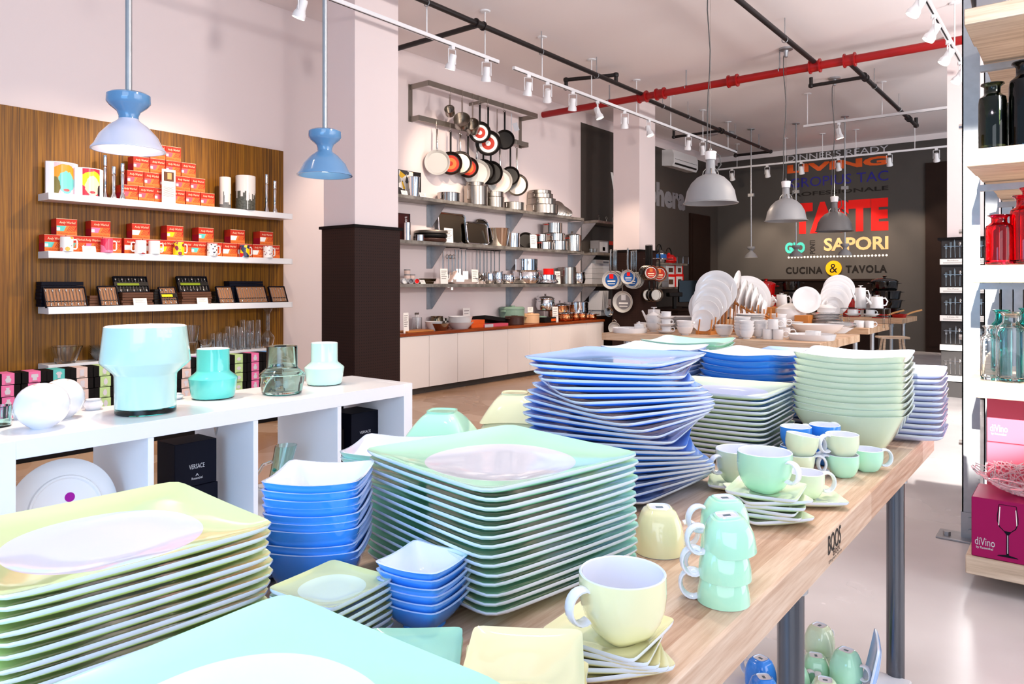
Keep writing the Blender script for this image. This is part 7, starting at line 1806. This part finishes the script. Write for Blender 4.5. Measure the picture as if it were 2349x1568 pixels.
for i, (a, b_, tp, z, k) in enumerate(((1528, 1551, 629, 1.155, 0), (1551, 1568, 628, 1.155, 0), (1528, 1550, 604, None, 0), (1551, 1567, 604, None, 0))):
    z_ = z if z else onX(1540, 629, -5.85).z + 0.002
    wbox(a, b_, tp, z_, 'white and red box with a cooking pot picture beyond the pillar, %s' % ('lower left', 'lower right', 'upper left', 'upper right')[i], 'p_paper', -5.85, 0.2, 'boxed pot', texts=[(None, 0, 0.80, 1, 0.2, 'p_bright_red'), (None, 0.85, 0, 0.15, 0.8, 'p_bright_red'), (None, 0.25, 0.2, 0.45, 0.4, 'p_brown')])
price_card(1519, 1534, 624, -5.80, 1.155, 'blue-grey card before the boxes beyond the pillar', 0.03, None, 4, 'p_grey')
# till with a black monitor
y = yX(1583, -5.3)
thing('monitor', [('screen', G().cham(-0.02, 0.02, -0.26, 0.26, 0.10, 0.47, 0.006).mesh('screen', 'black_gloss')), ('stand', G().cham(-0.08, 0.08, -0.12, 0.12, 0, 0.012, 0.003).cham(-0.015, 0.015, -0.03, 0.03, 0.012, 0.12, 0.002).mesh('stand', 'black'))], 'black till monitor left of the large rack plates', 'monitor', (-5.3, y, 0.80), -0.4)
thing('till_counter', G().cham(-5.9, -5.05, y - 1.0, y + 0.7, 0, 0.77, 0.004).cham(-5.92, -5.03, y - 1.03, y + 0.72, 0.771, 0.80, 0.003).mesh('till_counter', 'brown_door'), 'dark till counter in the far left corner', 'counter')
thing('card_terminal', G().cham(-0.05, 0.05, -0.14, 0.14, 0.20, 0.27, 0.01).cham(-0.02, 0.02, -0.03, 0.03, 0, 0.20, 0.003).mesh('card_terminal', 'p_dark'), 'dark display on a stem left of the till monitor', 'display', (-5.3, yX(1547, -5.3), 0.80), -0.4)
# ================================================================ right-hand shelving of galvanised posts and rough planks
QX0, QX1, QY0 = -0.372, 1.15, 3.35
BWD = 0.34
parts = []
for (x, y) in ((-0.455, 4.0), (-0.455, 4.95), (QX1, 4.0), (QX1, 4.95)):
    g = G().bb(x, x + 0.072, y, y + 0.006, 0, 3.6).bb(x, x + 0.006, y, y + 0.072, 0, 3.6)
    f = G().cham(x - 0.10, x + 0.09, y - 0.06, y + 0.08, 0.0, 0.010, 0.002).bb(x - 0.004, x + 0.0, y - 0.0, y + 0.06, 0.01, 0.13).bb(x, x + 0.075, y - 0.006, y, 0.01, 0.13)
    for bx_, bz_ in ((x + 0.035, 0.045), (x + 0.035, 0.10)): f.cyl((bx_, y - 0.018, bz_), (bx_, y - 0.005, bz_), 0.011, 8)
    f.cyl((x - 0.06, y - 0.01, 0.01), (x - 0.06, y - 0.01, 0.028), 0.016, 6)
    parts.append(('post', g.mesh('post', 'galvanised'), [('foot_plate', f.mesh('foot_plate', 'galvanised'))]))
for z in (0.45, 0.95, 1.45, 1.95):
    g = G().cyl((-0.47, 4.03, z), (-0.455, 4.03, z), 0.012, 8)
    parts.append(('bolt', g.mesh('bolt', 'steel')))
thing('shelving_frame', parts, 'tall galvanised steel frame of the shelving at the right edge', 'shelving frame')
QZ = [(0.064, 0.136), (0.758, 0.822), (1.207, 1.275), (1.664, 1.730), (2.22, 2.285)]
nm = ['lowest', 'second lowest', 'middle', 'second highest', 'highest']
for i, (z0, z1) in enumerate(QZ):
    for k in range(5):
        y0 = QY0 + k * BWD
        zz0 = z0 if k == 0 else z0 + 0.012
        thing('plank', G().cham(QX0 + random.uniform(-.004, .004), QX1, y0, y0 + BWD - 0.008, zz0, z1, 0.003).mesh('plank', 'plank'),
              'rough pale plank of the %s right-hand shelf, %s board from the front' % (nm[i], ORD[k]), 'plank', (0,0,0), 0, 'rough planks of the right shelving')
    # steel brackets that carry the boards
    for yb_, wb_ in ((4.001, 'front'), (4.90, 'rear')):
        g = G().bb(-0.383, QX1, yb_, yb_ + 0.03, z0 - 0.03 if i else 0.012, z0 - 0.001)
        thing('shelf_bearer', g.mesh('shelf_bearer', 'galvanised'), 'thin steel bearer under the %s right-hand shelf, %s one' % (nm[i], wb_), 'bearer')
for i, (y, lb) in enumerate(((5.95, 'nearer'), (7.0, 'farther'))):
    thing('steel_post', G().bb(-0.45, -0.385, y, y + 0.006, 0, 3.0).bb(-0.45, -0.444, y, y + 0.065, 0, 3.0).mesh('steel_post', 'galvanised'), 'galvanised post behind the right-hand shelving, %s one' % lb, 'post')

def bottle(px, Y, w_, ptop, z, m, label, sq=False, group=None, lipm=None):
    c = onY(px, 600, Y); c.z = z
    r = w_ / 2 * dep(c) / F; h = onY(px, ptop, Y).z - z
    n = 2 if not sq else 4.5
    o = [(0, 0.006, 2), (r*0.80, 0.0, n), (r*0.97, 0.006, n), (r, 0.015, n), (r*0.99, h*0.72, n), (r*0.93, h*0.79, n if not sq else 3), (r*0.62, h*0.835, 2), (r*0.56, h*0.86, 2), (r*0.56, h*0.94, 2), (r*0.66, h*0.965, 2), (r*0.84, h*0.985, 2), (r*0.82, h, 2), (r*0.60, h, 2)]
    t = 0.003
    i_ = [(r*0.56 - t, h*0.97, 2), (r*0.56 - t, h*0.86, 2), (r*0.62 - t, h*0.83, 2), (r*0.93 - t, h*0.78, n if not sq else 3), (r - t, h*0.71, n), (r - t, 0.02, n), (r*0.8, 0.014, n), (0, 0.014, 2)]
    return thing('glass_bottle', G().rings(o + i_, 40).mesh('glass_bottle', m), label, 'bottle', c, 0.1, group)
Z2_, Z3_, Z4_ = 1.730, 1.275, 0.822
bottle(2277, 3.45, 56, 192, Z2_, 'glass_green', 'olive green glass bottle with a flared lip on the second highest right shelf')
bottle(2316, 3.62, 26, 237, Z2_, 'glass_green', 'small dark green bottle between the two larger dark bottles')
bottle(2352, 3.46, 64, 142, Z2_, 'glass_dark', 'large black glass bottle cut by the right edge of the picture')
bottle(2292, 3.44, 56, 493, Z3_, 'glass_red', 'short ruby red glass bottle on the middle right shelf')
bottle(2352, 3.46, 62, 448, Z3_, 'glass_red', 'taller bright red glass bottle cut by the right edge')
bottle(2360, 3.60, 44, 430, Z3_, 'glass_red', 'third red bottle just behind the taller red one')
bottle(2271, 3.43, 38, 746, Z4_, 'glass_clear', 'small square clear glass bottle on the second lowest right shelf', True)
bottle(2319, 3.42, 59, 715, Z4_, 'glass_clear', 'big square clear glass bottle on the second lowest right shelf', True)
bottle(2297, 3.58, 42, 710, Z4_, 'glass_teal_deep', 'turquoise glass bottle behind the two clear bottles', True)
bottle(2358, 3.50, 44, 706, Z4_, 'glass_teal_deep', 'second turquoise bottle cut by the right edge of the picture', True)
# things on the highest shelf
thing('slim_vase', G().lathe([(0, 0), (0.035, 0), (0.05, 0.10), (0.03, 0.24), (0.028, 0.24), (0.045, 0.10), (0, 0.01)], 28).mesh('vase_black', 'black_gloss'), 'slim black vase at the left of the highest right shelf', 'vase', (onY(2256, 10, 3.45).x, 3.45, 2.285))
thing('grey_carton', G().cham(-0.05, 0.05, -0.06, 0.06, 0, 0.22, 0.002).mesh('grey_carton', 'p_grey'), 'grey carton beside the black vase on the highest shelf', 'carton', (onY(2277, 5, 3.46).x, 3.46, 2.285))
# wine glass cartons
def glass_box(x0, x1, y0, y1, z0, z1, label, big=False, m='p_magenta'):
    g = G().cham(x0, x1, y0, y1, z0, z1, 0.003)
    ms = [m, 'p_silver', 'p_paper', 'navy_box']
    t = G()
    H_ = z1 - z0
    if big:
        t.text('diVino', (x0 + 0.012, y0 - 0.0008, z0 + 0.047), (1,0,0), (0,0,1), 0.065, 0.030, 1)
        t.text('by Rosenthal', (x0 + 0.016, y0 - 0.0008, z0 + 0.031), (1,0,0), (0,0,1), 0.055, 0.012, 1, 0.01)
        cx_ = x0 + 0.118; T = Matrix.Translation((cx_, y0 - 0.0006, z0 + 0.018)) @ Matrix.Rotation(PI/2, 4, 'X')
        pts = [(0.004, 0.008), (0.0035, 0.085), (0.012, 0.098), (0.027, 0.112), (0.034, 0.135), (0.034, 0.155), (0.028, 0.200)]
        foot = [(-0.034, 0.0), (0.034, 0.0), (0.030, 0.004), (0.004, 0.009), (-0.004, 0.009), (-0.030, 0.004)]
        t.prism([(-a, b) for a, b in pts[1:]][::-1] + [(-pts[0][0], pts[0][1]), pts[0]] + pts[1:], 0.0003, T, 3)
        t.prism(foot, 0.0004, T, 3)
        inn = [(0.010, 0.100), (0.024, 0.114), (0.031, 0.136), (0.031, 0.155), (0.026, 0.198)]
        t.prism([(-a, b) for a, b in inn][::-1] + inn, 0.0006, T, 0)
        t.prism([(-0.030, 0.118), (-0.027, 0.118), (-0.023, 0.190), (-0.026, 0.190)], 0.0008, T, 2)
        t.prism([(0.028, 0.125), (0.0305, 0.130), (0.027, 0.185), (0.0245, 0.185)], 0.0008, T, 2)
        t.prism([(-0.001, 0.015), (0.0015, 0.015), (0.0015, 0.085), (-0.001, 0.085)], 0.0008, T, 1)
        t.text('WINE GLASSES', (x0 + 0.175, y0 - 0.0008, z0 + 0.02), (0,0,1), (-1,0,0), 0.19, 0.005, 1)
    else:
        t.text('diVino', (x0 + 0.012, y0 - 0.0008, z0 + 0.045), (1,0,0), (0,0,1), 0.062, 0.030, 1)
        t.text('by Rosenthal', (x0 + 0.016, y0 - 0.0008, z0 + 0.029), (1,0,0), (0,0,1), 0.053, 0.011, 1, 0.01)
    return thing('glass_carton', [('carton', g.mesh('carton', ms)), ('printed_front', t.mesh('printed_front', ms), 'pale lettering and picture')], label, 'carton')
glass_box(-0.350, 0.02, 3.355, 3.60, 0.137, 0.368, 'magenta carton with a wine glass picture on the lowest plank', True)
glass_box(-0.330, 0.05, 3.70, 3.98, 0.137, 0.330, 'rose red carton, lowest of the pile behind the magenta one', False, 'p_rose')
glass_box(-0.330, 0.05, 3.70, 3.98, 0.332, 0.527, 'rose red carton, middle of the pile behind the magenta one', False, 'p_rose')
glass_box(-0.330, 0.05, 3.70, 3.98, 0.529, 0.722, 'rose red lettered carton, top of the pile under the shelf', False, 'p_rose')
# spun-glass bowl
g = G()
rb_, hb_ = 0.19, 0.075
for k in range(150):
    a0 = random.uniform(0, 2*PI); f0 = random.uniform(0.12, 1.0); pts = []
    a, f = a0, f0; da = random.uniform(-0.22, 0.22); df = random.uniform(-0.10, 0.10)
    for j in range(9):
        rr = rb_ * f; f = min(max(f, 0.06), 1.05); rr = rb_ * f; z = 0.006 + hb_ * f ** 2.4 + random.uniform(-0.004, 0.006)
        pts.append((rr * cos(a), rr * sin(a), z))
        a += da; f += df
        if f > 1.03 or f < 0.1: df = -df
        da += random.uniform(-0.09, 0.09); df += random.uniform(-0.04, 0.04)
    g.tube(pts, 0.0022, 5)
cb = onZ(2338, 1130, 0.372)
thing('wire_glass_bowl', g.mesh('wire_glass_bowl', 'glass_wire'), 'shallow bowl of tangled clear glass threads on the magenta carton', 'bowl', (-0.165, 3.50, 0.369)) if 'glass_wire' in MATS else None
# ================================================================ cutlery display boards on the right pillar
def piece(kind, L_=0.165):
    g = G()
    g.tube([(0, 0, 0), (0, -0.003, L_*0.35), (0, 0, L_*0.66)], [0.005, 0.0035, 0.003], 6, 0, 0.55, up=(1,0,0))
    if kind == 'fork':
        g.bb(-0.009, 0.009, -0.0015, 0.0015, L_*0.64, L_*0.76)
        for k in range(4): g.bb(-0.009 + 0.0052*k, -0.0065 + 0.0052*k, -0.0015, 0.0015, L_*0.76, L_)
    elif kind == 'knife': g.prism([(-0.006, L_*0.6), (0.006, L_*0.6), (0.008, L_*0.9), (0.0, L_*1.1), (-0.006, L_*0.9)], 0.002, Matrix(((1,0,0,0),(0,0,1,0),(0,1,0,0),(0,0,0,1))))
    else: g.lathe([(0, -0.014), (0.009, -0.006), (0.011, 0.004), (0.006, 0.014), (0, 0.017)], 14, Matrix.Translation((0, 0, L_*0.86)) @ Matrix.Scale(0.3, 4, (0,1,0)) @ Matrix.Scale(1.3, 4, (0,0,1)))
    return g.mesh('cutlery_piece', 'steel')
PC = {k: piece(k, l) for k, l in (('fork', 0.165), ('knife', 0.175), ('spoon', 0.165))}
PC['teaspoon'] = piece('spoon', 0.13); PC['dessert_fork'] = piece('fork', 0.145)
YF = 8.955
for c_, (x0, x1) in enumerate(((-1.205, -0.945), (-0.930, -0.665))):
    for r_, (yt, yb, nm_) in enumerate(((548, 607, 'Bamboo'), (612, 672, 'Gio Ponti'), (674, 736, 'Linea Q'), (738, 803, 'Imagine'), (806, 873, 'Hannah'))):
        zt, zb = onY(2180, yt, YF).z, onY(2180, yb, YF).z
        e = put('cutlery_display', None, None, (0, 0, 0))
        tag(e, 'grey board with five cutlery pieces on the right pillar, %s row, %s column' % (('top', 'second', 'third', 'fourth', 'bottom')[r_], ('left', 'right')[c_]), 'cutlery display', 'cutlery boards on the right pillar')
        put('back_board', G().cham(x0, x1, YF - 0.006, YF - 0.0005, zb + 0.004, zt, 0.001).mesh('back_board', 'peg_grey'), e)
        s_ = G().cham(x0 - 0.01, x1 - 0.02, YF - 0.052, YF - 0.046, zb + 0.002, zb + 0.062, 0.001, 0).bb(x0 - 0.01, x1 - 0.02, YF - 0.046, YF - 0.006, zb + 0.004, zb + 0.010, 1)
        s_.text(nm_, (x0 + 0.06, YF - 0.0525, zb + 0.036), (1,0,0), (0,0,1), 0.10, 0.016, 2)
        for q_ in range(2): s_.bb(x0 + 0.02, x1 - 0.05 - 0.02*q_, YF - 0.0524, YF - 0.052, zb + 0.014 + 0.009*q_, zb + 0.017 + 0.009*q_, 2)
        c = put('price_strip', s_.mesh('price_strip', ['p_paper', 'peg_grey', 'p_ink']), e); c['label'] = 'white printed price strip'
        put('holder_bar', G().bb(x0 + 0.02, x1 - 0.03, YF - 0.030, YF - 0.026, (zt + zb)/2 + 0.055, (zt + zb)/2 + 0.059).bb(x0 + 0.02, x0 + 0.024, YF - 0.030, YF - 0.006, (zt + zb)/2 + 0.055, (zt + zb)/2 + 0.059).bb(x1 - 0.034, x1 - 0.03, YF - 0.030, YF - 0.006, (zt + zb)/2 + 0.055, (zt + zb)/2 + 0.059).mesh('holder_bar', 'chrome'), e)
        for k, kd in enumerate(('dessert_fork', 'fork', 'knife', 'spoon', 'teaspoon')):
            put('cutlery_piece', PC[kd], e, (x0 + 0.045 + 0.042 * k, YF - 0.032, zb + 0.075), (0.0, random.uniform(-0.04, 0.04), 0))
